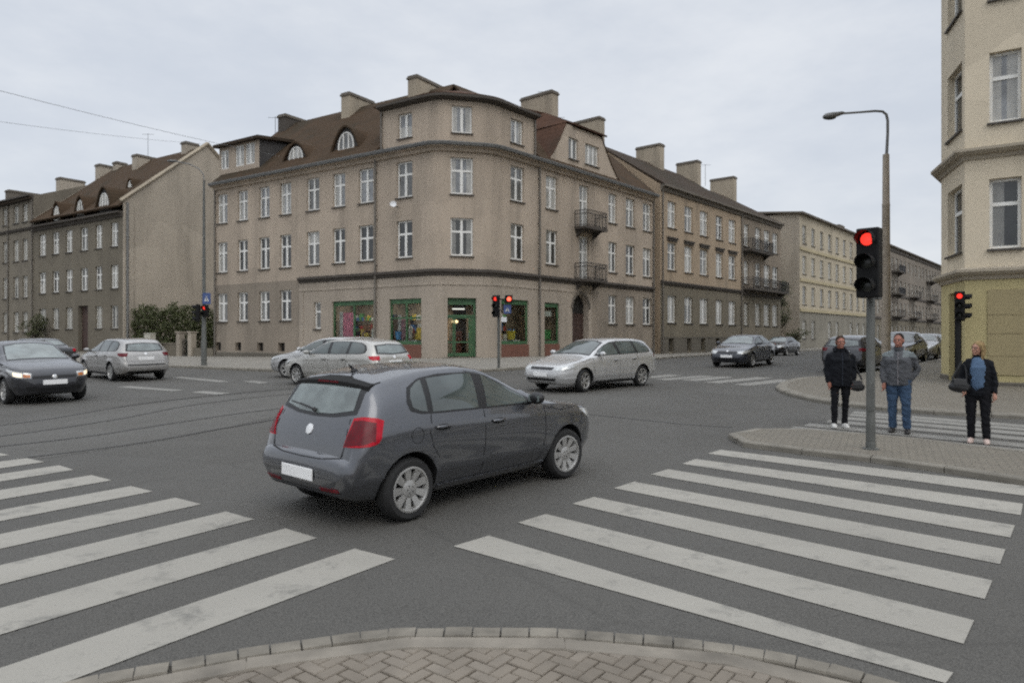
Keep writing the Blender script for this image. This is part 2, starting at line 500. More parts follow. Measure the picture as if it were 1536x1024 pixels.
# crossing on the right: seven wide bars
ZR = lambda x, y: G(660+.5703*x, 620+.5703*y)
bars = [((128,322),(35,350),(1350,683),(1330,711)), ((278,265),(205,288),(1405,545),(1377,607)),
        ((405,220),(348,238),(1453,440),(1433,489)), ((510,180),(457,197),(1487,358),(1473,397)),
        ((600,147),(553,161),(1512,295),(1500,327)), ((672,120),(637,133),(1533,238),(1528,268)),
        ((738,96),(703,106),(1549,192),(1545,218))]
for tl, bl, tr, br in bars:
    quad_strip('crosswalk_stripe', ZR(*tl), ZR(*tr), ZR(*br), ZR(*bl), .006, MT['white_paint'], 16)
# crossing on the left: bars run away along the right-hand street
ZL = lambda x, y: G(100+.3906*x, 660+.3906*y)
dl = Vector((1535-768, 1050, 0)).normalized()
ends = [(ZL(1105,418), ZL(1262,458)), (ZL(840,340), ZL(962,377)), (ZL(612,275), ZL(720,305)), (ZL(418,222), ZL(517,247)),
        (ZL(247,177), ZL(330,198)), (ZL(95,135), ZL(173,155)), (G(89,698), G(111,705)), (G(34,686), G(67,693)), (G(-14,677), G(14,682.5))]
for a, b in ends:
    quad_strip('crosswalk_stripe', a, a-dl*4.6, b-dl*4.6, b, .006, MT['white_paint'], 16)
# crossing behind the refuge
ZB = lambda x, y: G(1160+.2448*x, 560+.2448*y)
dr = (ZR(1350,683)-ZR(128,322)); dr.z = 0; dr.normalize()
for (x, y) in ((130,325), (220,305), (345,284), (440,266), (480,247), (500,232)):
    p = ZB(x, y); q = p + Vector((-.25, -.36, 0))
    quad_strip('crosswalk_stripe', p, p+dr*6.2, q+dr*6.2, q, .006, MT['faded_paint'], 10)
# crossings across the junction
for a, b in (((981,567),(1025,563.2)), ((1002,570.5),(1074,564.6)), ((1044,571.6),(1105,566)), ((1079,575),(1161,567)), ((1126,578.7),(1194,570.5))):
    p, q = G(*a), G(*b); nrm = Vector((-(q-p).y, (q-p).x, 0)).normalized()
    quad_strip('crosswalk_stripe', p, q, q+nrm*.62, p+nrm*.62, .006, MT['faded_paint'], 10)
for a, b in (((272,565),(347,572)), ((194,579),(278,585)), ((306,586.5),(347,590)), ((381,571),(406,574))):
    p, q = G(*a), G(*b); nrm = Vector((-(q-p).y, (q-p).x, 0)).normalized()
    quad_strip('lane_dash', p, q, q-nrm*.42, p-nrm*.42, .006, MT['faded_paint'], 10)

# rails let into the road, in a paler band of concrete
def path_px(pts, n=24):
    w_ = [G(*p) for p in pts]
    out = []
    for i in range(len(w_)-1):
        p0 = w_[max(i-1, 0)]; p1 = w_[i]; p2 = w_[i+1]; p3 = w_[min(i+2, len(w_)-1)]
        for k_ in range(n):
            t = k_/n
            out.append(.5*((2*p1) + (p2-p0)*t + (2*p0-5*p1+4*p2-p3)*t*t + (3*p1-p0-3*p2+p3)*t**3))
    out.append(w_[-1]); return out

def ribbon(name, pts, wd, dz, mat, kind='structure', shift=0):
    mb = MB(); n = len(pts)
    for i, p in enumerate(pts):
        t = pts[min(i+1, n-1)] - pts[max(i-1, 0)]; t.z = 0; t.normalize(); s = Vector((-t.y, t.x, 0))
        for q in (p+s*(shift+wd/2), p+s*(shift-wd/2)): mb.v.append((q.x, q.y, zg(q.x, q.y)+dz))
    mb.f = [(2*i, 2*i+1, 2*i+3, 2*i+2) for i in range(n-1)]; mb.m = [0]*(n-1)
    me = mb.mesh(name, mat, fix=False)
    if me.polygons[0].normal.z < 0: me.flip_normals()
    o = link(name, me); o['kind'] = kind; return o
MT['rail'] = plain('worn_rail', (.05,.047,.043), .6, .3, .2, 5)
MT['seam'] = plain('tar_seam', (.055,.054,.052), .8, 0, .25, 3)
ra = path_px([(-160,664), (-20,648.5), (122,629), (269,604), (444,586), (620,573)])
rb = path_px([(-160,698), (0,680), (172,659), (312,636), (444,617), (640,600)])
mid = [(a+b)/2 for a, b in zip(ra, rb)]
ribbon('track_bed', mid, 4.6, .003, MT['track_asphalt'])
for pth in (ra, rb):
    for s in (-.72, .72): ribbon('tram_rail', pth, .075, .009, MT['rail'], shift=s)
ribbon('road_seam', path_px([(845,617), (1004,634), (1098,641)]), .05, .005, MT['seam'])

# ------------------------------------------------------------------ pavements and kerbs
def kerb(name, pts, wd, h, mat=None, side=1, stone=1.0, joint=.012, lip=.018):
    """row of kerb stones along a path; each stone a rounded block of one continuous kerb"""
    mb = MB(); pts = [Vector((p[0], p[1], 0)) for p in pts]
    # resample to even spacing
    d = [0]
    for a, b in zip(pts, pts[1:]): d.append(d[-1]+(b-a).length)
    def at(s):
        for i in range(len(pts)-1):
            if s <= d[i+1] or i == len(pts)-2:
                t = (s-d[i])/max(1e-6, d[i+1]-d[i]); return pts[i].lerp(pts[i+1], t)
    n = max(1, round(d[-1]/stone)); sl_ = d[-1]/n
    for i in range(n):
        a, b = at(i*sl_+joint/2), at((i+1)*sl_-joint/2)
        t = (b-a).normalized(); s = Vector((-t.y, t.x, 0))*side
        dz = random.uniform(-.004, .004)
        ch = lip
        prof = [(0, -.1), (0, h-ch), (ch, h), (wd-.006, h), (wd, h-.012), (wd, -.1)]
        ring = []
        for e, q in ((0, a), (1, b)):
            for o_, z in prof:
                p = q + s*o_; ring.append((p.x, p.y, zg(p.x, p.y)+z+dz))
        m_ = len(prof)
        fs = [(j, j+1, m_+j+1, m_+j) for j in range(m_-1)] + [tuple(range(m_)), tuple(range(2*m_-1, m_-1, -1))]
        mb.add(ring, fs)
    o = struct(mb.build(name, mat or MT['kerb']))
    return o

def smooth_path(pts, n=8):
    pts = [Vector((p[0], p[1], 0)) for p in pts]; out = []
    for i in range(len(pts)-1):
        p0 = pts[max(i-1, 0)]; p1 = pts[i]; p2 = pts[i+1]; p3 = pts[min(i+2, len(pts)-1)]
        for k_ in range(n):
            t = k_/n
            out.append(.5*((2*p1) + (p2-p0)*t + (2*p0-5*p1+4*p2-p3)*t*t + (3*p1-p0-3*p2+p3)*t**3))
    out.append(pts[-1]); return out

def offset(pts, dist):
    out = []
    for i, p in enumerate(pts):
        t = (pts[min(i+1, len(pts)-1)]-pts[max(i-1, 0)]).normalized()
        out.append(p + Vector((-t.y, t.x, 0))*dist)
    return out

# the corner we stand on: a row of small setts, a row of longer slabs, then herringbone bricks
near = [G(*p) for p in ((-330,1180), (-120,1090), (129,1021), (250,999), (319,986), (412.5,970.5), (561,949.5), (678,946), (768,946.5), (860,949), (979,958), (1105,972), (1230,996), (1316,1019), (1480,1070), (1750,1190))]
near = smooth_path(near, 10)
nearR = near[::-1]                     # run right to left so that the inside lies on the left hand
KH = .028
kerb('kerb', nearR, .130, KH, MT['sett'], 1, .172, .012, .012)
in1 = offset(nearR, .142)
kerb('kerb_slab', in1, .142, KH+.004, MT['kslab'], 1, .95, .011, .008)
drape('pavement_bed', [(p.x, p.y) for p in offset(nearR, .03)] + [(-5, -4), (5.5, -4)][::1], KH-.022, MT['kerb_joint'], 1.0)
MT['brick_bed'] = plain('brick_bed', (.135,.115,.095), .95, 0, .3, 6)
drape('pavement_bed', [(p.x, p.y) for p in offset(nearR, .285)] + [(-5, -4), (5.5, -4)], KH-.014, MT['brick_bed'], 1.0)
# herringbone of small bricks
def inside(poly, x, y):
    c = False; j = len(poly)-1
    for i in range(len(poly)):
        a, b = poly[i], poly[j]
        if (a[1] > y) != (b[1] > y) and x < (b[0]-a[0])*(y-a[1])/(b[1]-a[1])+a[0]: c = not c
        j = i
    return c
polyin = [(p.x, p.y) for p in offset(nearR, .293)] + [(-5, -4), (5.5, -4)]
hb = MB(); ang = R(53); ca, sa = math.cos(ang), math.sin(ang)
def brick(x, y, lx, ly):
    gx, gy = lx/2-.0035, ly/2-.0035; cs = []
    for i, j in ((-1,-1), (1,-1), (1,1), (-1,1)):
        u, v = x+i*gx, y+j*gy; cs.append((u*ca-v*sa, u*sa+v*ca+3.2))
    cx, cy = x*ca-y*sa, x*sa+y*ca+3.2
    if not (-4.2 < cx < 4.6 and 2.2 < cy < 4.6): return
    ins_ = [inside(polyin, *c) for c in cs]
    if not any(ins_): return
    if not all(ins_):                                       # bricks cut along the slabs
        for a_, b_ in zip(polyin[:-3], polyin[1:-2]):
            if min(math.hypot(a_[0]-cx, a_[1]-cy), math.hypot(b_[0]-cx, b_[1]-cy)) > .45: continue
            sd_ = lambda p: (b_[0]-a_[0])*(p[1]-a_[1])-(b_[1]-a_[1])*(p[0]-a_[0])
            out_ = []
            for q in range(len(cs)):
                p0, p1 = cs[q], cs[(q+1) % len(cs)]; d0, d1 = sd_(p0), sd_(p1)
                if d0 >= 0: out_.append(p0)
                if (d0 >= 0) != (d1 >= 0): t_ = d0/(d0-d1); out_.append((p0[0]+(p1[0]-p0[0])*t_, p0[1]+(p1[1]-p0[1])*t_))
            cs = out_
            if len(cs) < 3: return
        cx, cy = sum(c[0] for c in cs)/len(cs), sum(c[1] for c in cs)/len(cs)
    dz = random.uniform(-.003, .003); h = KH+.002+dz; e = .006
    top = []
    for c in cs:
        dx, dy = cx-c[0], cy-c[1]; ln = max(.02, math.hypot(dx, dy)); top.append((c[0]+dx/ln*e*1.4, c[1]+dy/ln*e*1.4))
    vs_ = [(c[0], c[1], zg(*c)+h-.03) for c in cs] + [(c[0], c[1], zg(*c)+h-.006) for c in cs] + [(c[0], c[1], zg(*c)+h) for c in top]
    n_ = len(cs); hb.add(vs_, [tuple(range(2*n_, 3*n_))] + [(i, (i+1)%n_, n_+(i+1)%n_, n_+i) for i in range(n_)] + [(n_+i, n_+(i+1)%n_, 2*n_+(i+1)%n_, 2*n_+i) for i in range(n_)], random.choice((0, 0, 1)))
for i in range(-80, 81):
    for j in range(-80, 81):
        m_ = (i-j) % 4
        if m_ == 0: brick((i+1)*.08, (j+.5)*.08, .16, .08)
        elif m_ == 3: brick((i+.5)*.08, (j+1)*.08, .08, .16)
struct(hb.build('pavement', [MT['brick_a'], MT['brick_b']], fix=False))

# refuge between the two crossings on the right
KI = .085
isl = [G(*p) for p in ((1880,779), (1700,751), (1536,729), (1417,709.5), (1300,692.5), (1160,677), (1110,669.5), (1088,663.5), (1092,657.5), (1121,651), (1172,647), (1300,657), (1420,669), (1536,685), (1700,703), (1880,726))]
isl = smooth_path(isl, 8)
kerb('kerb', isl[::-1], .14, KI, None, 1, .9) if False else kerb('kerb', isl, .14, KI, None, -1, .9)
drape('pavement', [(p.x, p.y) for p in offset(isl, -.13)], KI-.006, MT['paver'], 1.0)

# pavement in front of the building on the right
RBdir = Vector((.651, .759, 0))
KERB0 = G(1314, 560); KERB0.z = 0
far = [KERB0 + RBdir*t for t in (90, 60, 40, 28, 18, 10, 4, 0)]
rp = [(p.x, p.y) for p in far] + [(p.x, p.y) for p in (G(*q) for q in ((1262,566.5), (1205,569.5), (1176,575.5), (1163,584.5), (1184,594), (1221,603), (1277.5,611.5), (1375,620), (1488,626.5), (1600,633), (1750,641), (1900,650)))]
_e = Vector((rp[-1][0]-rp[-3][0], rp[-1][1]-rp[-3][1], 0)).normalized(); _p = Vector((*rp[-1], 0)); rp += [(q.x, q.y) for q in (_p+_e*6, _p+_e*14, _p+_e*24)]
rps = smooth_path(rp, 6)
kerb('kerb', rps, .30, .10, MT['kerb'], 1, 1.0, .012, .03)
ins = offset(rps, .28)
drape('pavement', [(p.x, p.y) for p in ins] + [(60, 12), (120, 60), (130, 110)], .094, MT['paver'], 1.5)

# pavement along the two streets in front of the corner house and its neighbours
dLs = Vector((-.841, .541, 0)); dRs = Vector((.651, .759, 0))
fp = [Vector((-4.1, 36.75, 0)) + dLs*t + Vector((-.541, -.841, 0))*5.2 for t in (75, 55, 40, 28, 20, 12)]
fp = [G(-160,545), G(0,546), G(90,546.5), G(200,549), G(262,551.5), G(330,554.5), G(420,558), G(560,561), G(690,559.5), G(760,556), G(850,549.5), G(990,539), G(1080,532.5)] 
far_kerb = [(p.x, p.y) for p in fp]
lastp = Vector((far_kerb[-1][0], far_kerb[-1][1], 0))
far_kerb += [(q.x, q.y) for q in (lastp + dRs*t for t in (12, 30, 60, 100))]
fk = smooth_path(far_kerb[::-1], 5)
kerb('kerb', fk, .25, .12, None, -1, 1.0, .012, .03)
backp = [(-75, 84), (-60, 110), (70, 150)]
drape('pavement', [(p.x, p.y) for p in offset(fk, -.24)] + backp, .115, MT['slab'], 1.0)
# ------------------------------------------------------------------ buildings
class Facade:
    """a wall plane from A (left as seen from the street) to B; u runs along it, w inwards"""
    def __init__(s, A, B, inset=0.0):
        A, B = Vector((A[0], A[1], 0)), Vector((B[0], B[1], 0))
        s.u = (B-A).normalized(); s.w = Vector((-s.u.y, s.u.x, 0))
        s.A = A + s.w*inset; s.B = B + s.w*inset; s.len = (B-A).length
        s.rot = math.atan2(s.u.y, s.u.x)
    def at(s, u, z, w=0): p = s.A + s.u*u + s.w*w; return Vector((p.x, p.y, z))
    def upx(s, px):
        k = (px-CX)/F       # A.x+u.x t = k (A.y + u.y t)
        return (k*s.A.y - s.A.x)/(s.u.x - k*s.u.y)
    def M(s): return Matrix(((s.u.x, s.w.x, 0, s.A.x), (s.u.y, s.w.y, 0, s.A.y), (0, 0, 1, 0), (0, 0, 0, 1)))   # (u, w, z) -> world

def wall_faces(mb, fa, z0, z1, ops, depth=.16, u0=None, u1=None, mat=0, rmat=None):
    """wall with rectangular openings and their reveals"""
    u0 = 0 if u0 is None else u0; u1 = fa.len if u1 is None else u1
    us = sorted({round(x, 4) for x in [u0, u1] + [o[0] for o in ops] + [o[1] for o in ops] if u0-1e-4 <= x <= u1+1e-4})
    zs = sorted({round(x, 4) for x in [z0, z1] + [o[2] for o in ops] + [o[3] for o in ops] if z0-1e-4 <= x <= z1+1e-4})
    for i in range(len(us)-1):
        run = None
        for j in range(len(zs)-1):
            a, b, c, d = us[i], us[i+1], zs[j], zs[j+1]
            mu, mz = (a+b)/2, (c+d)/2
            if any(o[0] < mu < o[1] and o[2] < mz < o[3] for o in ops): continue
            mb.add([fa.at(a, c), fa.at(b, c), fa.at(b, d), fa.at(a, d)], [(0, 1, 2, 3)], mat)
    for o in ops:
        a, b, c, d = o[:4]; dp = o[4] if len(o) > 4 else depth
        q = [fa.at(a, c), fa.at(b, c), fa.at(b, d), fa.at(a, d)]; r = [fa.at(a, c, dp), fa.at(b, c, dp), fa.at(b, d, dp), fa.at(a, d, dp)]
        mb.add(q+r, [(0, 4, 5, 1), (1, 5, 6, 2), (2, 6, 7, 3), (3, 7, 4, 0)], mat if rmat is None else rmat)

WCACHE = {}; wrnd = random.Random(11)
MT['g_net'] = glass('pane_grey_net', (.19,.19,.178), var=.2)
def window(parent, fa, a, b, z0, z1, style='cross', pane='g_dark', frame='frame', sill=True, dep=.13, hood=False, surround=None):
    wd, ht = round(b-a, 2), round(z1-z0, 2)
    key = (wd, ht, style, frame)
    t = .085; bar = .06
    if key not in WCACHE:
        m = MB(); W2 = wd/2
        e = .002                                    # clear of the reveal
        m.box2((-W2+e, 0, e), (-W2+t, .06, ht-e)); m.box2((W2-t, 0, e), (W2-e, .06, ht-e))
        m.box2((-W2+t, 0, e), (W2-t, .06, t)); m.box2((-W2+t, 0, ht-t), (W2-t, .06, ht-e))
        tr = ht*.64
        if style in ('cross', 'tee', 'single'):
            m.box2((-W2+t, -.006, tr-bar*.9), (W2-t, .054, tr+bar*.9))
        if style in ('cross', 'double'):
            m.box2((-bar*1.25, -.010, t), (bar*1.25, .05, (tr-bar*.9) if style == 'cross' else ht-t))
        if style == 'cross': m.box2((-bar, -.010, tr+bar*.9), (bar, .05, ht-t))
        if style == 'triple':
            for q in (-wd/6, wd/6): m.box2((q-bar, -.008, t), (q+bar, .05, ht-t))
        # sash bars against the frame
        p = MB(); p.add([(-W2+t-.01, .035, t-.01), (W2-t+.01, .035, t-.01), (W2-t+.01, .035, ht-t+.01), (-W2+t-.01, .035, ht-t+.01)], [(0, 1, 2, 3)])
        s_ = MB(); s_.box2((-W2-.06, -dep-.09, -.075), (W2+.06, -dep-.002, -.02)); s_.box2((-W2+e, -dep-.002, -.05), (W2-e, -.0, -.002))
        WCACHE[key] = (m.mesh('window', MT[frame]), {}, s_.mesh('sill', MT['sill']), p)
    fm, panes, sm, pb = WCACHE[key]
    var = wrnd.choice((0, 0, 0, 1, 1, 2, 3, 4)) if pane in ('g_dark', 'g_mid', 'g_sky') else wrnd.choice((0, 0, 5))
    if (pane, var) not in panes:
        q = MB(); q.v, q.f, q.m = list(pb.v), list(pb.f), list(pb.m)
        x0, x1, y0, y1 = -wd/2+.08, wd/2-.08, .08, ht-.08; yy = .033
        strip = lambda a_, b_, c_, d_, mt: q.add([(a_, yy, c_), (b_, yy, c_), (b_, yy, d_), (a_, yy, d_)], [(0, 1, 2, 3)], mt)
        if var == 1: strip(x0, x0+.22, y0, y1, 1); strip(x1-.26, x1, y0, y1, 1)
        if var == 2: strip(x0, x1, y0, y0+(y1-y0)*.46, 1)
        if var == 3: strip(x0, x1, y1-(y1-y0)*.38, y1, 1)
        if var == 4: strip(x0, (x0+x1)/2-.02, y0, y1, 1)
        if var == 5: strip(x0+.1, x1-.12, y0, y1-(y1-y0)*.3, 2)
        panes[(pane, var)] = q.mesh('pane', [MT[pane], MT['g_curtain'] if pane != 'g_dark' else MT['g_net'], MT['g_mid']], fix=False)
    c = fa.at((a+b)/2, z0, dep)
    o = link('window', fm, parent, c - wloc(parent), fa.rot)
    link('pane', panes[(pane, var)], o)
    if sill: link('sill', sm, o)
    if hood:
        h = MB(); W2 = wd/2
        h.box2((-W2-.16, -dep-.16, ht+.30), (W2+.16, -dep-.003, ht+.42)); h.box2((-W2-.08, -dep-.09, ht+.12), (W2+.08, -dep-.003, ht+.298))
        h.build('lintel', MT['trim_dark'], o, local=True)
    return o

def sweep(mb, path, prof, mat=0, closed=False):
    """profile of (outward, z) carried along a plan path seen left to right from the street"""
    n = len(path); k = len(prof); rows = []
    path = [Vector((p[0], p[1], 0)) for p in path]
    for i, p in enumerate(path):
        a = (path[i]-path[i-1]).normalized() if i > 0 else (path[1]-path[0]).normalized()
        b = (path[i+1]-path[i]).normalized() if i < n-1 else a
        na, nb = Vector((a.y, -a.x, 0)), Vector((b.y, -b.x, 0))
        m = (na+nb).normalized(); s = 1/max(.35, m.dot(na))
        rows.append([(p.x+m.x*s*o, p.y+m.y*s*o, z) for o, z in prof])
    vs = [v for r in rows for v in r]
    fs = [(i*k+j, i*k+(j+1) % k, (i+1)*k+(j+1) % k, (i+1)*k+j) for i in range(n-1) for j in range(k)]
    fs += [tuple(range(k)), tuple((n-1)*k+j for j in range(k-1, -1, -1))]
    mb.add(vs, fs, mat)

def slab(mb, pts, t, mat=0):
    """roof slope with thickness t below it"""
    pts = [Vector(p) for p in pts]
    nrm = (pts[1]-pts[0]).cross(pts[2]-pts[0]).normalized()
    if nrm.z < 0: nrm = -nrm
    mb.extrude([p - nrm*t for p in pts], nrm*t, mat)

def chimney(parent, c, sx, sy, z0, z1, rot, mat='chimney', pots=0):
    m = MB(); M = Matrix.Translation((c[0], c[1], 0)) @ Matrix.Rotation(rot, 4, 'Z')
    m.box2((-sx/2, -sy/2, z0), (sx/2, sy/2, z1-.22), M=M)
    m.box2((-sx/2-.07, -sy/2-.07, z1-.218), (sx/2+.07, sy/2+.07, z1-.10), 1, M=M)
    m.box2((-sx/2-.02, -sy/2-.02, z1-.098), (sx/2+.02, sy/2+.02, z1), 1, M=M)
    for i in range(pots):
        m.tube([(-sx/2+sx*(i+.5)/pots, 0, z1), (-sx/2+sx*(i+.5)/pots, 0, z1+.35)], .11, 8, 1, M=M)
    return m.build('chimney', [MT[mat], MT['trim']], parent)

def downpipe(parent, fa, u, z0, z1, off=.09, mat='pipe', r=.06):
    m = MB(); a = fa.at(u, z0, -off); b = fa.at(u, z1, -off)
    m.tube([a, b], r, 8)
    for k_ in range(int((z1-z0)/2.6)+1):
        z = z0+.4+k_*2.6
        if z < z1-.1: m.box(fa.at(u, z, -off*.5), (.17, .17, .05))
    return m.build('downpipe', MT[mat], parent, smooth=True)

def corner_path(A, C1, C2, B, r=.6, n=5):
    out = [Vector((A[0], A[1], 0))]
    for P0, C, P1 in ((A, C1, C2), (C1, C2, B)):
        P0, C, P1 = (Vector((q[0], q[1], 0)) for q in (P0, C, P1))
        a = C+(P0-C).normalized()*r; b = C+(P1-C).normalized()*r
        for i in range(n+1):
            t = i/n; out.append(a*(1-t)**2 + C*2*t*(1-t) + b*t*t)
    out.append(Vector((B[0], B[1], 0))); return out

# ---- the corner house -------------------------------------------------------
cA, c1, c2, cB = (-20.35, 47.2), (-4.1, 36.75), (-.9, 37.5), (10.6, 50.9)
inw = .35
fLW, fCT, fRW = Facade(cA, c1, 0), Facade(c1, c2, 0), Facade(c2, cB, 0)
# wall lines stand inw behind the gutter line
def meet(f, g, i):
    a, b = f.A+f.w*i, g.A+g.w*i
    t = ((b-a).x*g.u.y-(b-a).y*g.u.x)/(f.u.x*g.u.y-f.u.y*g.u.x); return a+f.u*t
wA = fLW.A+fLW.w*inw; w1 = meet(fLW, fCT, inw); w2 = meet(fCT, fRW, inw); wB = fRW.B+fRW.w*inw
fLW, fCT, fRW = Facade(wA, w1), Facade(w1, w2), Facade(w2, wB)
ZC, ZS = 12.15, 5.35              # eaves and string course
RR = .62
base_z = -.6
CH = thing('apartment_house', 'beige corner apartment house with rounded bays above a green-framed corner shop', 'building', (wA.x*.3+wB.x*.3, 42, .5))

def span(fa, x0, x1, wmin=.9):
    a, b = fa.upx(x0), fa.upx(x1)
    if b-a < wmin: m_ = (a+b)/2; a, b = m_-wmin/2, m_+wmin/2
    return a, b

opsL, opsC, opsR = [], [], []
wins = []      # (facade, a, b, z0, z1, style, pane)
lw_px = [(326,341), (356.6,371.6), (389,404), (420,436.7), (460,479), (499.6,517.3), (538,560), (595,618.5)]
top_pane = ['g_sky', 'g_mid', 'g_sky']; low_pane = ['g_dark', 'g_dark', 'g_mid', 'g_dark']
for i, (x0, x1) in enumerate(lw_px):
    a, b = span(fLW, x0, x1, 1.02)
    for z0, z1, pn in ((9.50, 11.45, top_pane[i % 3]), (6.20, 8.22, low_pane[(i+2) % 4])):
        opsL.append((a, b, z0, z1)); wins.append((fLW, a, b, z0, z1, 'cross', pn))
    if i < 4:
        opsL.append((a, b, 2.9, 4.78)); wins.append((fLW, a, b, 2.9, 4.78, 'cross', 'g_dark' if i else 'g_mid'))
for i in range(1, 5):                                       # cellar openings
    x = (396, 428, 363, 333)[i-1]; u = fLW.upx(x-6); opsL.append((u-.32, u+.32, .95, 1.5, .3))
cl_ = []
for o in opsL[-4:]: cl_.append(MB().add([fLW.at(o[0], o[2], .28), fLW.at(o[1], o[2], .28), fLW.at(o[1], o[3], .28), fLW.at(o[0], o[3], .28)], [(0,1,2,3)]))
a, b = span(fCT, 676, 709.5, 1.1)
for z0, z1, pn in ((9.50, 11.45, 'g_sky'), (6.20, 8.22, 'g_dark')):
    opsC.append((a, b, z0, z1)); wins.append((fCT, a, b, z0, z1, 'cross', pn))
ctw = (a, b)
rw_px = [(766,786), (819,836), (869,883), (913,925), (939,952), (964.5,977)]
for i, (x0, x1) in enumerate(rw_px):
    a, b = span(fRW, x0, x1, 1.0)
    for z0, z1, pn in ((9.50, 11.45, ('g_mid', 'g_curtain', 'g_mid')[i % 3]), (6.20, 8.22, ('g_dark', 'g_dark', 'g_mid')[i % 3])):
        zz = z0-.75 if i == 2 else z0
        opsR.append((a, b, zz, z1)); wins.append((fRW, a, b, zz, z1, 'cross', pn))
    if i > 2:
        opsR.append((a, b, 2.75, 4.65)); wins.append((fRW, a, b, 2.75, 4.65, 'cross', ('g_mid', 'g_curtain', 'g_dark')[i % 3]))
    if i == 2: balc = (a, b)
# shop front openings
SZ0, SZ1 = 1.45, 3.95
shopL1 = (fLW.upx(498.5), fLW.upx(560.5)); shopL2 = (fLW.upx(584), fLW.upx(632))
shopD = (fCT.upx(667), fCT.upx(714.5)); shopR1 = (fRW.upx(752), fRW.upx(793)); shopR2 = (fRW.upx(817), fRW.upx(839))
opsL += [(shopL1[0], shopL1[1], SZ0, SZ1, .3), (shopL2[0], shopL2[1], SZ0, SZ1, .3)]
opsC += [(shopD[0], shopD[1], .78, SZ1, .45)]
opsR += [(shopR1[0], shopR1[1], SZ0, SZ1, .3), (shopR2[0], shopR2[1], SZ0, SZ1-.05, .3)]
niche = (fLW.upx(471), fLW.upx(481)); opsL.append((niche[0], niche[1], 2.35, 3.95, .2)); wins.append((fLW, niche[0], niche[1], 2.35, 3.95, 'single', 'g_dark'))
arch = (fRW.upx(858.5), fRW.upx(883)); AZ = 4.55
opsR.append((arch[0], arch[1], .55, AZ, .5))

wl = MB()
us0 = fLW.upx(449)                        # where the paler shop plaster begins
opsL_low = [o for o in opsL if o[2] < ZS]; opsL_up = [o for o in opsL if o[2] >= ZS]
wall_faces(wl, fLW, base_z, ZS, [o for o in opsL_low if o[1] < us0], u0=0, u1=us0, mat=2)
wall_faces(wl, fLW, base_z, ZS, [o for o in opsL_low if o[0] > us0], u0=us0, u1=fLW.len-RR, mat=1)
wall_faces(wl, fLW, ZS, ZC, opsL_up, u1=fLW.len-RR)
wall_faces(wl, fCT, base_z, ZS, [o for o in opsC if o[2] < ZS], u0=RR, u1=fCT.len-RR, mat=1)
wall_faces(wl, fCT, ZS, ZC, [o for o in opsC if o[2] > ZS], u0=RR, u1=fCT.len-RR)
us1 = fRW.upx(888)
lowR = [o for o in opsR if o[2] < ZS]
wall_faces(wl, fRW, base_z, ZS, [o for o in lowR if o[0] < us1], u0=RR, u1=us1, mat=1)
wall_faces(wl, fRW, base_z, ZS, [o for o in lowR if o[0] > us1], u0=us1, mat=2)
wall_faces(wl, fRW, ZS, ZC, [o for o in opsR if o[2] > ZS], u0=RR)
cp = corner_path(wA, w1, w2, wB, RR, 6)
for i in list(range(1, 7)) + list(range(8, 14)):              # the rounded corners
    p, q = cp[i], cp[i+1]
    for z0, z1, mt in ((base_z, ZS, 1), (ZS, ZC, 0)):
        wl.add([(p.x, p.y, z0), (q.x, q.y, z0), (q.x, q.y, z1), (p.x, p.y, z1)], [(0, 1, 2, 3)], mt)
# end walls and back walls (12 m deep)
DP = 12.0
bL0, bL1 = fLW.at(0, 0, DP), fLW.at(fLW.len, 0, DP); bR0, bR1 = fRW.at(0, 0, DP), fRW.at(fRW.len, 0, DP)
bM = meet(fLW, fRW, DP)
zR = 17.75                                  # ridge
def gable(mb, p, q, zt, zr, mat=0, zb=base_z):
    m = (Vector(p)+Vector(q))/2
    mb.add([(p[0], p[1], zb), (q[0], q[1], zb), (q[0], q[1], zt), (m.x, m.y, zr), (p[0], p[1], zt)], [(0, 1, 2, 3, 4)], mat)
gable(wl, wA, bL0, ZC, zR-.1); gable(wl, wB, bR1, ZC, zR-.1)
for p, q in ((bL0, bM), (bM, bR1)):
    wl.add([(p.x, p.y, base_z), (q.x, q.y, base_z), (q.x, q.y, ZC), (p.x, p.y, ZC)], [(0, 1, 2, 3)])
# attic storey over the rounded corner
TL, TR = fLW.upx(566), fRW.upx(808.5)
SB = .28
tA = fLW.at(TL, 0, SB); tB = fRW.at(TR, 0, SB); t1 = meet(fLW, fCT, SB); t2 = meet(fCT, fRW, SB)
gL, gC, gR = Facade(tA, t1), Facade(t1, t2), Facade(t2, tB)
ZT = 14.72
aw = [(gL, *span(gL, 597, 618, 1.0), 12.85, 14.2), (gC, *span(gC, 678, 708, 1.1), 12.85, 14.3), (gR, *span(gR, 766, 785, 1.0), 12.85, 14.2)]
z_lo = ZC+.02
for f, a, b, z0, z1 in aw:
    u0 = 0 if f is gL else RR; u1 = f.len if f is gR else f.len-RR
    wall_faces(wl, f, z_lo, ZT, [(a, b, z0, z1)], u0=u0, u1=u1)
    wins.append((f, a, b, z0, z1, 'double', 'g_sky'))
tp = corner_path(tA, t1, t2, tB, RR, 6)
for i in list(range(1, 7)) + list(range(8, 14)):
    p, q = tp[i], tp[i+1]
    wl.add([(p.x, p.y, z_lo), (q.x, q.y, z_lo), (q.x, q.y, ZT), (p.x, p.y, ZT)], [(0, 1, 2, 3)])
tAb, tBb = fLW.at(TL, 0, 7.2), fRW.at(TR, 0, 7.2)
for p, q in ((tA, tAb), (tBb, tB), (tAb, tBb)):
    wl.add([(p.x, p.y, z_lo-.3), (q.x, q.y, z_lo-.3), (q.x, q.y, ZT), (p.x, p.y, ZT)], [(0, 1, 2, 3)])
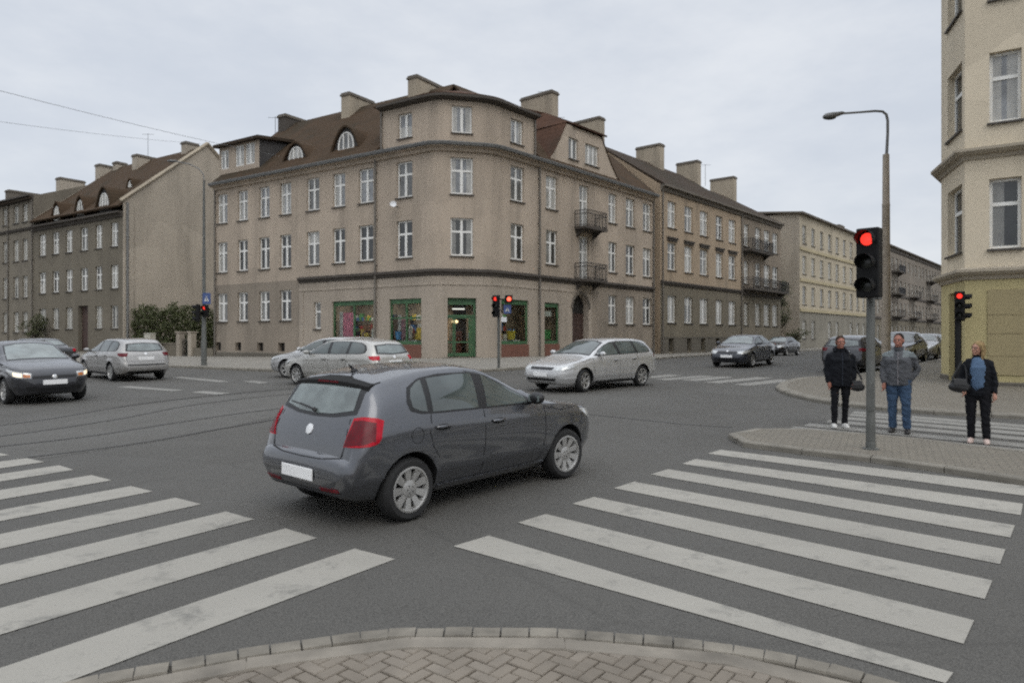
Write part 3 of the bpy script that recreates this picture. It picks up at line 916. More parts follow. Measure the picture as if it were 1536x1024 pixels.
# front gable over the right wing
gz = ZC+.02
gu0, gu1, gt0, gt1, gzt = fRW.upx(816), fRW.upx(938), fRW.upx(861), fRW.upx(907), 15.0
fG = Facade(fRW.at(0, 0, .10), fRW.at(fRW.len, 0, .10))
gw = [(*span(fG, 853, 867, .95), 12.95, 14.25), (*span(fG, 878, 898, 1.3), 12.95, 14.25)]
wall_faces(wl, fG, gz, 14.4, [(a, b, z0, z1) for a, b, z0, z1 in gw], u0=gw[0][0]-.25, u1=gw[1][1]+.25)
um0, um1 = gw[0][0]-.25, gw[1][1]+.25
cv0 = [(gu0+(um0-.1-gu0)*t, gz+(gzt-gz)*(t**1.5)) for t in [i/8 for i in range(9)]]
cv1 = [(gu1+(um1+.1-gu1)*t, gz+(gzt-gz)*(t**1.5)) for t in [i/8 for i in range(9)]]
wl.add([fG.at(u, z) for u, z in cv0] + [fG.at(um0, gzt), fG.at(um0, gz)], [tuple(range(11))])
wl.add([fG.at(u, z) for u, z in cv1] + [fG.at(um1, gzt), fG.at(um1, gz)], [tuple(range(10, -1, -1))])
wl.add([fG.at(um0, 14.4), fG.at(um1, 14.4), fG.at(um1, gzt), fG.at(um0, gzt)], [(0, 1, 2, 3)])
for (a, b, z0, z1), st, pn in zip(gw, ('double', 'triple'), ('g_mid', 'g_curtain')): wins.append((fG, a, b, z0, z1, st, pn))
wl.build('wall', [MT['plaster'], MT['plaster_shop'], MT['plaster_base']], CH, fix=True)
[q.build('cellar_grille', MT['dark_hole'], CH) for q in cl_]
for f, a, b, z0, z1, st, pn in wins: window(CH, f, a, b, z0, z1, st, pn)

# eaves, gutter, string course
gt = MB(); sweep(gt, cp, [(0, ZC-.42), (.14, ZC-.40), (.20, ZC-.22), (.40, ZC-.20), (.40, ZC-.02), (0, ZC-.02)])
gt.build('eaves_cornice', MT['plaster'], CH)
gu = MB(); sweep(gu, cp, [(.405, ZC-.16), (.50, ZC-.15), (.54, ZC-.03), (.54, ZC+.02), (.405, ZC+.02)])
gu.build('gutter', MT['metal'], CH)
sc = MB()
pth = [fLW.at(us0, 0)] + cp[1:-1] + [fRW.at(fRW.len-.05, 0)]
sweep(sc, pth, [(0, ZS-.22), (.06, ZS-.20), (.10, ZS-.06), (.20, ZS-.02), (.20, ZS+.10), (0, ZS+.16)])
sc.build('string_course', MT['trim_dark'], CH)
s2 = MB(); sweep(s2, [fLW.at(us0, 0)] + cp[1:-1] + [fRW.at(us1-1.6, 0)], [(0, 4.62), (.035, 4.64), (.035, 4.74), (0, 4.76)])
s2.build('shop_cornice', MT['plaster_shop'], CH)
ae = MB(); sweep(ae, tp, [(0, ZT-.16), (.16, ZT-.12), (.42, ZT-.04), (.42, ZT+.10), (0, ZT+.12)])
ae.build('eaves_cornice', MT['trim_dark'], CH)
pl = MB(); sweep(pl, [wA, fLW.at(us0, 0)], [(0, -.5), (.05, -.5), (.05, .82), (0, .86)]); pl.build('plinth', MT['plinth'], CH)
pl = MB(); sweep(pl, [fRW.at(us1, 0), wB], [(0, -.5), (.05, -.5), (.05, 1.0), (0, 1.04)]); pl.build('plinth', MT['plinth'], CH)
arch_surr = MB()
for u in (us0+.02,): arch_surr.box2((u, -.03, -.4), (u+.35, -.002, 4.6), M=fLW.M())
arch_surr.build('pilaster', MT['plaster_shop'], CH)
for f, u, z0, z1 in ((fLW, fLW.upx(564.5), .3, ZC-.3), (fRW, fRW.upx(808), .3, ZC-.3), (fLW, .12, .2, ZC-.3), (fRW, fRW.len-.12, .2, ZC-.3)):
    downpipe(CH, f, u, z0, z1, .10)
for f, u, z0, z1 in ((gL, .1, ZC, ZT-.2), (gR, gR.len-.1, ZC, ZT-.2)): downpipe(CH, f, u, z0, z1, .08)

# main roof
rf = MB(); OV = .45
ridL0 = fLW.at(-.1, zR, DP/2); ridR1 = fRW.at(fRW.len+.1, zR, DP/2); rm = meet(fLW, fRW, DP/2); rm = Vector((rm.x, rm.y, zR))
slope = (zR-ZC)/(DP/2)
ze = ZC+.08-slope*OV*.2
slab(rf, [fLW.at(-.1, ze, -.38), fLW.at(TL+.05, ze, -.38), Vector((*fLW.at(TL+.05, 0, DP/2).xy, zR)), ridL0], .12)
slab(rf, [fLW.at(TL+.05, ze+slope*2.4, 2.0), fLW.at(TL+.05+2.2, ze+slope*2.4, 2.0), rm, Vector((*fLW.at(TL+.05, 0, DP/2).xy, zR))], .12)
slab(rf, [fRW.at(TR-.05, ze, -.38), fRW.at(fRW.len+.1, ze, -.38), ridR1, Vector((*fRW.at(TR-.05, 0, DP/2).xy, zR))], .12)
slab(rf, [fRW.at(TR-2.2, ze+slope*2.4, 2.0), fRW.at(TR-.05, ze+slope*2.4, 2.0), Vector((*fRW.at(TR-.05, 0, DP/2).xy, zR)), rm], .12)
slab(rf, [ridL0, rm, Vector((bM.x, bM.y, ZC)), fLW.at(-.1, ZC, DP)], .12)
slab(rf, [rm, ridR1, fRW.at(fRW.len+.1, ZC, DP), Vector((bM.x, bM.y, ZC))], .12)
# low hipped roof of the attic storey
apex = (t1+t2+tAb+tBb)/4; apex = Vector((P(690, 121, 39.5).x, 40.2, 16.0))
rim = []
for i, p in enumerate(tp): rim.append(p)
def out(p, o=.44):
    d = (Vector((p.x, p.y, 0))-Vector((apex.x, apex.y, 0))).normalized(); return Vector((p.x+d.x*o, p.y+d.y*o, ZT+.13))
rimo = [out(p) for p in rim] + [out(tBb), out(tAb)]
for i in range(len(rimo)):
    slab(rf, [rimo[i], rimo[(i+1) % len(rimo)], apex], .06, 1)
# mansard behind the front gable
gr = [fG.at(gt0-.1, gzt+.12, -.25), fG.at(gt1+.1, gzt+.12, -.25)]
back = DP/2-.6
slab(rf, [gr[0], gr[1], fG.at(gt1-.1, 16.3, 2.2), fG.at(gt0+.1, 16.3, 2.2)], .12, 1)
slab(rf, [fG.at(gt0+.1, 16.3, 2.2), fG.at(gt1-.1, 16.3, 2.2), fG.at(gt1-.1, zR, DP/2), fG.at(gt0+.1, zR, DP/2)], .12, 1)
for cv, s in ((cv0, -1), (cv1, 1)):
    for i in range(8):
        (u0, z0), (u1, z1) = cv[i], cv[i+1]
        w0 = max(.0, (z0-ze)/slope); w1 = max(.0, (z1-ze)/slope)
        slab(rf, [fG.at(u0, z0+.03, -.06), fG.at(u1, z1+.03, -.06), fG.at(u1, z1+.03, w1+.5), fG.at(u0, z0+.03, w0+.5)], .05, 1 if s < 0 else 0)
slab(rf, [fG.at(cv0[-1][0], gzt+.06, -.2), fG.at(gt0+.1, 16.3, 2.2), fG.at(gt0+.1, 16.3, 5), fG.at(cv0[-1][0]-.2, gzt, 5)], .08, 1)
slab(rf, [fG.at(cv1[-1][0], gzt+.06, -.2), fG.at(gt1-.1, 16.3, 2.2), fG.at(gt1-.1, 16.3, 5), fG.at(cv1[-1][0]+.2, gzt, 5)], .08, 1)
roof = rf.build('roof', [MT['tile'], MT['tile_red']], CH)
# chimneys, aerials
def chim_at(par, fa, px, zt, sx, sy, zb=None, wv=DP/2, mat='chimney', pots=0):
    g_ = Facade(fa.at(0, 0, wv), fa.at(fa.len, 0, wv)); u = g_.upx(px); c = g_.at(u, 0)
    if zt > 60: zt = H+(YH-zt)/F*(c.y-.3*sy)             # given as a picture height
    return chimney(par, c, sx, sy, (zb or 14.5), zt, fa.rot, mat, pots)
chim_at(roof, fLW, 438, 173, .8, 1.9, mat='trim_dark')
chim_at(roof, fLW, 537, 141, .75, 2.4)
chim_at(roof, fLW, 640, 116, .75, 2.8)
chim_at(roof, fRW, 809, 137, .75, 2.7, wv=4.6)
chim_at(roof, fRW, 883, 176, .75, 2.5)
def aerial(par, fa, px, z0, z1, wv=DP/2, arms=3):
    g_ = Facade(fa.at(0, 0, wv), fa.at(fa.len, 0, wv)); c = g_.at(g_.upx(px), 0)
    m = MB(); m.tube([(c.x, c.y, z0), (c.x, c.y, z1)], .02, 6)
    for i in range(arms):
        l = .55-.1*i; m.tube([(c.x-l, c.y-.1*i, z1-.08-.22*i), (c.x+l, c.y+.1*i, z1-.08-.22*i)], .014, 5)
    return m.build('antenna', MT['iron'], par)
aerial(roof, fLW, 413, 16.9, 18.6, arms=1); aerial(roof, fRW, 818, 17.8, 19.6, 5.6); aerial(roof, fRW, 836, 17, 18.3, 6)

# dormers on the left wing: a wide flat-roofed one and two eyebrow windows
def flat_dormer(par, fa, u0, u1, w0, zb, zt, mats, win):
    m = MB(); sl2 = slope
    wall_faces(m, Facade(fa.at(u0, 0, w0), fa.at(u1, 0, w0)), zb, zt, [(a-u0, b-u0, z0, z1) for a, b, z0, z1 in win], .1)
    for u in (u0, u1):
        wb = w0+(zt-zb)/sl2+.4
        m.add([fa.at(u, zb-.2, w0), fa.at(u, zt, w0), fa.at(u, zt, wb), fa.at(u, zb-.2, w0+.1)], [(0, 1, 2, 3)], 1)
    slab(m, [fa.at(u0-.25, zt+.02, w0-.35), fa.at(u1+.25, zt+.02, w0-.35), fa.at(u1+.25, zt+.75, w0+5.6), fa.at(u0-.25, zt+.75, w0+5.6)], .2, 2)
    d = m.build('dormer', mats, par)
    f2 = Facade(fa.at(u0, 0, w0), fa.at(u1, 0, w0))
    for a, b, z0, z1 in win:
        window(d, f2, a-u0, b-u0, z0, z1, 'double', 'g_curtain', sill=False, dep=.06)
    return d
fD = Facade(fLW.at(0, 0, .55), fLW.at(fLW.len, 0, .55)); du0, du1 = fD.upx(329), fD.upx(389)
dw = [(fD.upx(331), fD.upx(343), 13.3, 14.6), (fD.upx(353), fD.upx(366), 13.3, 14.7), (fD.upx(368), fD.upx(382), 13.3, 14.7)]
dm = flat_dormer(CH, fLW, du0, du1, .55, 12.65, 14.95, [MT['plaster'], MT['slate'], MT['tile_dark']], dw)

def eyebrow(par, fa, u, w0, zb, wd, ht, pane='g_curtain', dark=True):
    m = MB(); n = 14; pts = []
    for i in range(n+1):
        t = -1+2*i/n; pts.append((u+t*wd*.95, zb+ht*(max(0, math.cos(t*math.pi/2))**.8)))
    back_ = [(uu, zz) for uu, zz in pts]
    for i in range(n):
        (a, z0), (b, z1) = pts[i], pts[i+1]
        da = max(.15, (z0-zb)/slope+.5); db = max(.15, (z1-zb)/slope+.5)
        slab(m, [fa.at(a, z0, w0-.18), fa.at(b, z1, w0-.18), fa.at(b, z1+.10, w0+db), fa.at(a, z0+.10, w0+da)], .12, 0)
    fr = [(uu, zz-.1) for uu, zz in pts[1:-1]]
    m.add([fa.at(uu, zz, w0) for uu, zz in fr] + [fa.at(u+wd*.8, zb-.1, w0), fa.at(u-wd*.8, zb-.1, w0)], [tuple(range(len(fr)+2))], 1)
    d = m.build('dormer', [MT['tile'], MT['slate']], par)
    wn = MB(); pn = MB(); k_ = .46
    arc = [(u+math.cos(math.pi*i/10)*wd*k_*-1, zb+.18+(ht*.62)*math.sin(math.pi*i/10)**.75) for i in range(11)]
    for (a, z0), (b, z1) in zip(arc, arc[1:]): wn.tube([fa.at(a, z0, w0-.05), fa.at(b, z1, w0-.05)], .055, 6)
    wn.tube([fa.at(arc[0][0], arc[0][1], w0-.05), fa.at(arc[-1][0], arc[-1][1], w0-.05)], .06, 6)
    for q in (-.15, .15): wn.tube([fa.at(u+q*wd*1.05, zb+.18, w0-.05), fa.at(u+q*wd*1.05, zb+.18+ht*.56, w0-.05)], .045, 6)
    pn.add([fa.at(a, z, w0-.03) for a, z in arc], [tuple(range(11))])
    wo = wn.build('dormer_window', MT['frame'], d); pn.build('dormer_pane', MT[pane], d)
    return d
fE = Facade(fLW.at(0, 0, .75), fLW.at(fLW.len, 0, .75)); eyebrow(CH, fLW, fE.upx(445), .75, 12.75, 1.35, 1.4)
eyebrow(CH, fLW, fE.upx(520), .75, 12.85, 1.35, 1.6, 'g_mid')

# shop front: green frames, glass, brick under the windows
def shop_window(par, fa, a, b, z0, z1, cols, brick=True, transom=None):
    m = MB(); t = .065
    m.box2((a+.003, .10, z0), (a+t, .22, z1-.003)); m.box2((b-t, .10, z0), (b-.003, .22, z1-.003))
    m.box2((a+t, .10, z1-.26), (b-t, .22, z1-.003)); m.box2((a+t, .10, z0+.003), (b-t, .22, z0+.18))
    for i in range(1, cols):
        x = a+(b-a)*i/cols; m.box2((x-.045, .105, z0+.18), (x+.045, .215, z1-.26))
    if transom: m.box2((a+t, .107, z1-transom-.04), (b-t, .213, z1-transom+.04))
    M = fa.M(); m.v = [tuple(M @ Vector(v)) for v in m.v]
    o = m.build('shop_window', MT['green'], par)
    p = MB(); p.add([fa.at(a+t, z0+.18, .17), fa.at(b-t, z0+.18, .17), fa.at(b-t, z1-.26, .17), fa.at(a+t, z1-.26, .17)], [(0, 1, 2, 3)])
    p.build('pane', MT['g_shop'], o)
    if brick:
        q = MB(); q.box2((a+.003, -.03, .3), (b-.003, .10, z0-.003), M=M)
        q.build('stall_riser', MT['brick_red'], par)
    return o
m, nt_, b_ = nodes('shop_glass')
nt_.nodes.remove(b_); out_ = nt_.nodes['Material Output']
tr_ = nt_.nodes.new('ShaderNodeBsdfTransparent'); tr_.inputs['Color'].default_value = (.90, .93, .91, 1)
gl_ = nt_.nodes.new('ShaderNodeBsdfGlossy'); gl_.inputs['Roughness'].default_value = .03
fr_ = nt_.nodes.new('ShaderNodeFresnel'); fr_.inputs['IOR'].default_value = 1.28
mx_ = nt_.nodes.new('ShaderNodeMixShader'); L(nt_, fr_.outputs[0], mx_.inputs[0]); L(nt_, tr_.outputs[0], mx_.inputs[1]); L(nt_, gl_.outputs[0], mx_.inputs[2]); L(nt_, mx_.outputs[0], out_.inputs['Surface'])
MT['g_shop'] = m
shop_window(CH, fLW, *shopL1, SZ0, SZ1, 2); shop_window(CH, fLW, *shopL2, SZ0, SZ1, 2, transom=1.05)
shop_window(CH, fRW, *shopR1, SZ0, SZ1, 1); shop_window(CH, fRW, *shopR2, SZ0, SZ1-.05, 1)
for f, s in ((fLW, shopL1), (fLW, shopL2), (fRW, shopR1), (fRW, shopR2)):      # brick fills below the openings sit proud of the wall
    pass
dd = MB(); M = fCT.M(); a, b = shopD
dd.box2((a+.003, .22, .80), (a+.12, .36, SZ1-.003), M=M); dd.box2((b-.12, .22, .80), (b-.003, .36, SZ1-.003), M=M)
dd.box2((a+.12, .22, SZ1-.36), (b-.12, .36, SZ1-.003), M=M); dd.box2((a+.12, .24, 2.95), (b-.12, .34, 3.05), M=M)
dr_ = dd.build('shop_door', MT['green'], CH)
lf = MB(); mx = (a+b)/2
for x0, x1 in ((a+.12, mx-.32), (mx-.30, mx+.55), (mx+.57, b-.12)):
    lf.box2((x0, .26, .82), (x0+.07, .31, 2.95), M=M); lf.box2((x1-.07, .26, .82), (x1, .31, 2.95), M=M)
    lf.box2((x0+.07, .26, .82), (x1-.07, .31, 1.0), M=M); lf.box2((x0+.07, .26, 2.87), (x1-.07, .31, 2.95), M=M); lf.box2((x0+.07, .265, 1.55), (x1-.07, .305, 1.62), M=M)
lf.build('door_leaf', MT['green'], dr_)
hd = MB(); hd.tube([fCT.at(mx+.45, 1.75, .22), fCT.at(mx+.45, 2.05, .22)], .018, 6); hd.build('handle', MT['metal'], dr_)
p = MB(); p.add([fCT.at(a+.12, 1.0, .29), fCT.at(b-.12, 1.0, .29), fCT.at(b-.12, SZ1-.36, .29), fCT.at(a+.12, SZ1-.36, .29)], [(0, 1, 2, 3)]); p.build('pane', MT['g_shop'], dr_)
st = MB(); st.box2((a-.1, -.35, .3), (b+.1, .30, .78), M=M); st.build('door_step', MT['kerb'], CH)

# shop interior: a shallow room with shelves
MT['shop_in'] = plain('shop_interior_wall', (.30,.25,.19), .8, 0, .45, 2.2)
MT['shelf'] = plain('shop_shelf', (.12,.09,.065), .7, 0, .4, 2.5)
rmx = MB()
def room(fa, a, b, d=2.4, w0=.46):
    q = [fa.at(a, .8, w0), fa.at(b, .8, w0), fa.at(b, .8, d), fa.at(a, .8, d)]
    r = [Vector((v.x, v.y, 4.2)) for v in q]
    rmx.add(q+r, [(0, 1, 2, 3), (4, 7, 6, 5), (2, 6, 7, 3), (1, 5, 6, 2), (3, 7, 4, 0)])
room(fLW, shopL1[0]-.3, shopL2[1]+.3); room(fCT, RR*.2, fCT.len-RR*.2, 5, .5); room(fRW, shopR1[0]-.3, shopR2[1]+.3)
rmx.build('shop_interior', MT['shop_in'], CH, fix=False)
# shelves stacked with goods along the back of the shop
rs_ = random.Random(5)
GOODS = [plain('goods_%s' % n_, c_, .6, 0, .3, 6) for n_, c_ in (('red', (.35,.06,.05)), ('yellow', (.5,.38,.06)), ('blue', (.07,.16,.35)), ('white', (.5,.5,.47)), ('green', (.08,.25,.09)), ('brown', (.2,.12,.07)))]
def shelves(fa, u0, u1, w_, label):
    t = thing('shelf_unit', label, 'shelf', fa.at((u0+u1)/2, .8, w_)); M = fa.M(); m = MB()
    for z in (1.0, 1.6, 2.2, 2.8): m.box2((u0, w_, z), (u1, w_+.35, z+.03), M=M)
    for u in (u0, u1): m.box2((u-.02, w_, .8), (u+.02, w_+.35, 3.1), M=M)
    m.build('frame', MT['shelf'], t)
    g_ = MB()
    for z in (1.03, 1.63, 2.23, 2.83):
        u = u0+.04
        while u < u1-.15:
            wd = rs_.uniform(.08, .3); g_.box2((u, w_+.02, z), (min(u+wd, u1-.03), w_+rs_.uniform(.2, .32), z+rs_.uniform(.15, .45)), rs_.randrange(6), M=M); u += wd+rs_.uniform(.005, .05)
    o = g_.build('goods', GOODS, t); o['kind'] = 'stuff'
def sill_goods(fa, u0, u1, label):
    m = MB(); M = fa.M(); u = u0+.15
    while u < u1-.3:
        wd = rs_.uniform(.10, .28); h_ = rs_.uniform(.15, .75); w0 = rs_.uniform(.62, .8)
        if rs_.random() < .5: m.box2((u, w0, SZ0+.25), (u+wd, w0+.18, SZ0+.25+h_), rs_.randrange(6), M=M)
        else: m.lathe([(wd*.4, 0), (wd*.5, h_*.3), (wd*.42, h_*.8), (wd*.2, h_), (0, h_)], 10, rs_.randrange(6), Matrix.Translation(fa.at(u+wd/2, SZ0+.25, w0+.1)))
        u += wd+rs_.uniform(.01, .12)
    m.box2((u0+.1, .58, SZ0+.14), (u1-.1, 1.05, SZ0+.245), 3, M=M)
    o = tag(m.build('window_display', GOODS, None), label, 'shop display'); o['kind'] = 'stuff'
sill_goods(fLW, *shopL1, 'low row of coloured goods in the first green shop window')
sill_goods(fLW, *shopL2, 'low row of coloured goods in the window left of the shop door')
sill_goods(fRW, *shopR1, 'low row of coloured goods in the window right of the shop door')
shelves(fLW, shopL1[0], shopL1[1], 1.7, 'crowded shelves behind the first green shop window')
shelves(fLW, shopL2[0], shopL2[1], 1.7, 'crowded shelves behind the window left of the shop door')
shelves(fRW, shopR1[0], shopR1[1], 1.7, 'crowded shelves behind the window right of the shop door')
shelves(fRW, shopR2[0], shopR2[1], 1.6, 'crowded shelves behind the narrow shop window')

# arched house door
ad = MB(); a, b = arch; M = fRW.M(); sp_ = AZ-(b-a)/2
n = 12; arcp = [(a+(b-a)/2-(b-a)/2*math.cos(math.pi*i/n), sp_+(b-a)/2*math.sin(math.pi*i/n)) for i in range(n+1)]
for s in (0, 1):                                               # spandrels left and right of the arch
    h = arcp[:n//2+1] if s == 0 else arcp[n//2:]
    poly = [fRW.at(u, z, .004) for u, z in h] + ([fRW.at(a, AZ, .004)] if s == 0 else [fRW.at(b, AZ, .004)])
    ad.extrude(poly, fRW.w*.40)
ad.build('arch', MT['plaster_shop'], CH)
rd = MB()
for i in range(n):
    (u0, z0), (u1, z1) = arcp[i], arcp[i+1]
    mc = ((a+b)/2, sp_); e = lambda u, z, k: (mc[0]+(u-mc[0])*k, mc[1]+(z-mc[1])*k)
    q = [e(u0, z0, 1.0), e(u1, z1, 1.0), e(u1, z1, 1.16), e(u0, z0, 1.16)]
    rd.extrude([fRW.at(u, z, -.06) for u, z in q], fRW.w*.058)
rd.build('arch_moulding', MT['trim'], CH)
hdoor = MB(); hdoor.box2((a+.01, .42, .56), ((a+b)/2-.012, .48, 3.35), M=M); hdoor.box2(((a+b)/2+.012, .42, .56), (b-.01, .48, 3.35), M=M)
for q0, q1 in ((a+.12, (a+b)/2-.1), ((a+b)/2+.1, b-.12)):
    hdoor.box2((q0, .40, .8), (q1, .42, 1.7), M=M); hdoor.box2((q0, .40, 1.85), (q1, .42, 3.2), M=M)
hdoor.box2((a+.01, .43, 3.36), (b-.01, .50, AZ-.02), 1, M=M)
ho = hdoor.build('house_door', [MT['door_wood'], MT['dark_hole']], CH)
hh = MB(); hh.tube([fRW.at((a+b)/2+.06, 1.6, .38), fRW.at((a+b)/2+.06, 1.75, .38)], .02, 6); hh.build('handle', MT['metal'], ho)

# balconies
def balcony(par, fa, a, b, z, dep=.95, h=1.0, mat='iron', bars=.11, panel=False):
    m = MB(); M = fa.M(); m.box2((a, -dep, z-.16), (b, -.003, z), M=M)
    m.extrude([fa.at(a+.2, z-.16, -.02), fa.at(a+.2, z-.6, -.02), fa.at(a+.2, z-.16, -dep*.7)], fa.u*.12)
    m.extrude([fa.at(b-.32, z-.16, -.02), fa.at(b-.32, z-.6, -.02), fa.at(b-.32, z-.16, -dep*.7)], fa.u*.12)
    o = m.build('balcony', MT['trim_dark'], par)
    r = MB(); e = .04
    loop = [(a+e, -.03), (a+e, -dep+e), (b-e, -dep+e), (b-e, -.03)]
    for zz in (z+h, z+.08, z+h*.78):
        r.tube([fa.at(u, zz, w_) for u, w_ in loop], .022, 6)
    for (u0, w0), (u1, w1) in zip(loop, loop[1:]):
        ln = math.hypot(u1-u0, w1-w0); k_ = max(2, round(ln/bars))
        for i in range(k_+1):
            u, w_ = u0+(u1-u0)*i/k_, w0+(w1-w0)*i/k_
            r.tube([fa.at(u, z, w_), fa.at(u, z+h, w_)], .012 if 0 < i < k_ else .022, 5, caps=False)
    if panel: r.box2((a+e, -dep+e+.02, z+.1), (b-e, -dep+e+.035, z+h*.95), M=M)
    r.build('railing', MT[mat], o); return o
ba, bb = balc[0]-.55, balc[1]+.75
balcony(CH, fRW, ba, bb, 8.72); balcony(CH, fRW, ba, bb, 5.45)

# satellite dish and gas box on the wall
sd_ = thing('satellite_dish', 'small white satellite dish on the corner house wall between two window rows', 'satellite dish', P(598, 303, 40.4))
d_ = MB(); d_.lathe([(0, .0), (.14, .02), (.26, .07), (.36, .15), (.355, .155), (.25, .085), (.13, .035), (0, .012)], 18)
o = d_.build('dish', MT['white_sign'], sd_, True, local=True); o.scale = (.5, .5, .5); o.rotation_euler = (R(70), 0, R(12)); o.location = fLW.at(fLW.upx(598), 9.07, -.45)-sd_.location
d_ = MB(); c = fLW.at(fLW.upx(598), 9.0, 0); d_.tube([c, c-fLW.w*.3+Vector((0,0,-.02)), c-fLW.w*.42+Vector((0,0,.05))], .025, 6); d_.build('bracket', MT['metal'], sd_)

# goods in the shop windows and the lamp over the door
def shop_item(name, label, cat, fa, px, z0, z1, wd, w_, col, shape='card'):
    u = fa.upx(px); m = MB(); M = fa.M(); mt = plain(name+'_mat', col, .6, 0, .35, 5)
    if shape == 'card': m.box2((u-wd/2, w_, z0), (u+wd/2, w_+.04, z1), M=M)
    elif shape == 'bucket':
        m.lathe([(wd*.38, 0), (wd*.5, z1-z0), (wd*.52, z1-z0+.02), (wd*.46, z1-z0+.02), (wd*.36, .03), (0, .03)], 16, M=Matrix.Translation(fa.at(u, z0, w_)))
    elif shape == 'doll':                                    # a display torso
        m.lathe([(.05, 0), (.16, .02), (.18, .2), (.14, .45), (.2, .75), (.17, .95), (.06, 1.02), (.05, 1.1), (0, 1.12)], 14, M=Matrix.Translation(fa.at(u, z0, w_)) @ Matrix.Scale((z1-z0)/1.12, 4))
    o = m.build(name, mt, None, smooth=shape != 'card', bevel=.01 if shape == 'card' else 0)
    return tag(o, label, cat)
shop_item('poster', 'pink poster behind the left pane of the first green shop window', 'poster', fLW, 513, 1.8, 3.3, .9, .5, (.55,.18,.25))
shop_item('poster', 'tall white card at the edge of the pink poster in the shop', 'poster', fLW, 503, 1.75, 3.35, .28, .46, (.55,.53,.5))
shop_item('poster', 'cream notice in the right pane of the first green shop window', 'poster', fLW, 553, 1.8, 3.0, .5, .6, (.42,.38,.28))
shop_item('display_torso', 'dark pink display torso in the window left of the shop door', 'mannequin', fLW, 596, 1.72, 3.0, .4, .6, (.22,.11,.13), 'doll')
shop_item('display_torso', 'pale display torso in the window left of the shop door', 'mannequin', fLW, 607, 1.72, 2.5, .3, .5, (.45,.43,.40), 'doll')
shop_item('bucket', 'yellow bucket in the window left of the shop door', 'bucket', fLW, 622, 1.72, 2.35, .55, .55, (.60,.42,.05), 'bucket')
shop_item('bucket', 'blue bucket in the window left of the shop door', 'bucket', fLW, 590, 1.72, 2.15, .42, .45, (.08,.28,.55), 'bucket')
shop_item('poster', 'white card in the window left of the shop door', 'poster', fLW, 589, 2.2, 3.1, .22, .55, (.5,.49,.47))
shop_item('poster', 'yellow card hanging at the right side of the shop doorway', 'poster', fCT, 709, 1.75, 2.5, .3, .45, (.62,.58,.06))
shop_item('poster', 'orange card at the left side of the shop doorway', 'poster', fCT, 671, 1.7, 2.9, .3, .46, (.50,.28,.14))
shop_item('shelf_unit', 'brown shelf unit inside the open shop doorway', 'shelf', fCT, 693, .85, 2.2, 1.0, 3.2, (.25,.10,.07))
shop_item('bucket', 'yellow bucket in the shop window right of the traffic light', 'bucket', fRW, 777, 1.72, 2.2, .5, .5, (.55,.46,.06), 'bucket')
shop_item('display_torso', 'white display torso beside the yellow bucket in the right shop window', 'mannequin', fRW, 757, 1.72, 2.7, .35, .5, (.55,.54,.52), 'doll')
shop_item('poster', 'green poster low in the narrow shop window beside the arched door', 'poster', fRW, 829, 1.72, 2.3, .8, .45, (.07,.26,.08))
shop_item('poster', 'white lettered sign board high in the narrow shop window', 'poster', fRW, 829, 3.1, 3.45, .8, .4, (.6,.62,.58))
MT['tube_dim'] = plain('lit_tube_dim', (.8,.8,.76), .4, emit=.75, ecol=(1, .97, .9))
tl_ = thing('ceiling_lamp', 'lit white tube lamp hanging inside the shop doorway', 'lamp', fCT.at(fCT.upx(692), 3.42, 1.0))
mm = MB(); mm.box2((-.36, -.06, 0), (.36, .06, .05)); o = mm.build('lamp_housing', MT['white_sign'], tl_, local=True, bevel=.008)
MT['tube'] = plain('added_lit_tube', (.9,.9,.88), .4, emit=.75, ecol=(1, .97, .9))
mm = MB(); mm.tube([(-.34, 0, -.03), (.34, 0, -.03)], .03, 8); lt_ = mm.build('lamp_tube', MT['tube'], tl_, local=True)
tl_.rotation_euler.z = fCT.rot
def shop_light(t, watts):
    # area light below the doorway tube and below each added, unseen tube
    a_ = bpy.data.lights.new('tube_light', 'AREA'); a_.shape = 'RECTANGLE'; a_.size = .9; a_.size_y = .12; a_.energy = watts; a_.color = (1, .95, .86)
    o_ = bpy.data.objects.new('tube_light', a_); COL.objects.link(o_); o_.parent = t; o_.location = (0, 0, -.08)
for f_, u_, lb_ in ((fLW, shopL1, 'added unseen tube lamp brightening the first green shop window'), (fLW, shopL2, 'added unseen tube lamp brightening the window left of the shop door'), (fRW, shopR1, 'added unseen tube lamp brightening the window right of the shop door')):
    t_ = copy_tree(tl_); t_.scale = (3, 1.6, 1); t_.location = f_.at(sum(u_)/2, 4.05, 1.2); t_.rotation_euler.z = f_.rot; tag(t_, lb_, 'lamp', 'added tube lamps brightening the shop')
    shop_light(t_, 20)  # these tubes are added above the openings, out of sight, to brighten the shop
lt_.data = lt_.data.copy(); lt_.data.materials[0] = MT['tube_dim']
shop_light(tl_, 9)
tl_ = thing('ceiling_lamp', 'small warm globe lamp lit deep inside the shop doorway', 'lamp', fCT.at(fCT.upx(690), 2.72, 1.8))
MT['warm'] = plain('lit_globe', (.9,.7,.4), .4, emit=1.5, ecol=(1, .75, .4))
mm = MB(); mm.ellipsoid((0,0,0), (.18,.18,.1)); mm.build('lamp_shade', MT['warm'], tl_, True, local=True)
mm = MB(); mm.tube([(0,0,.1), (0,0,1.4)], .01, 5); mm.build('cord', MT['black'], tl_, local=True)
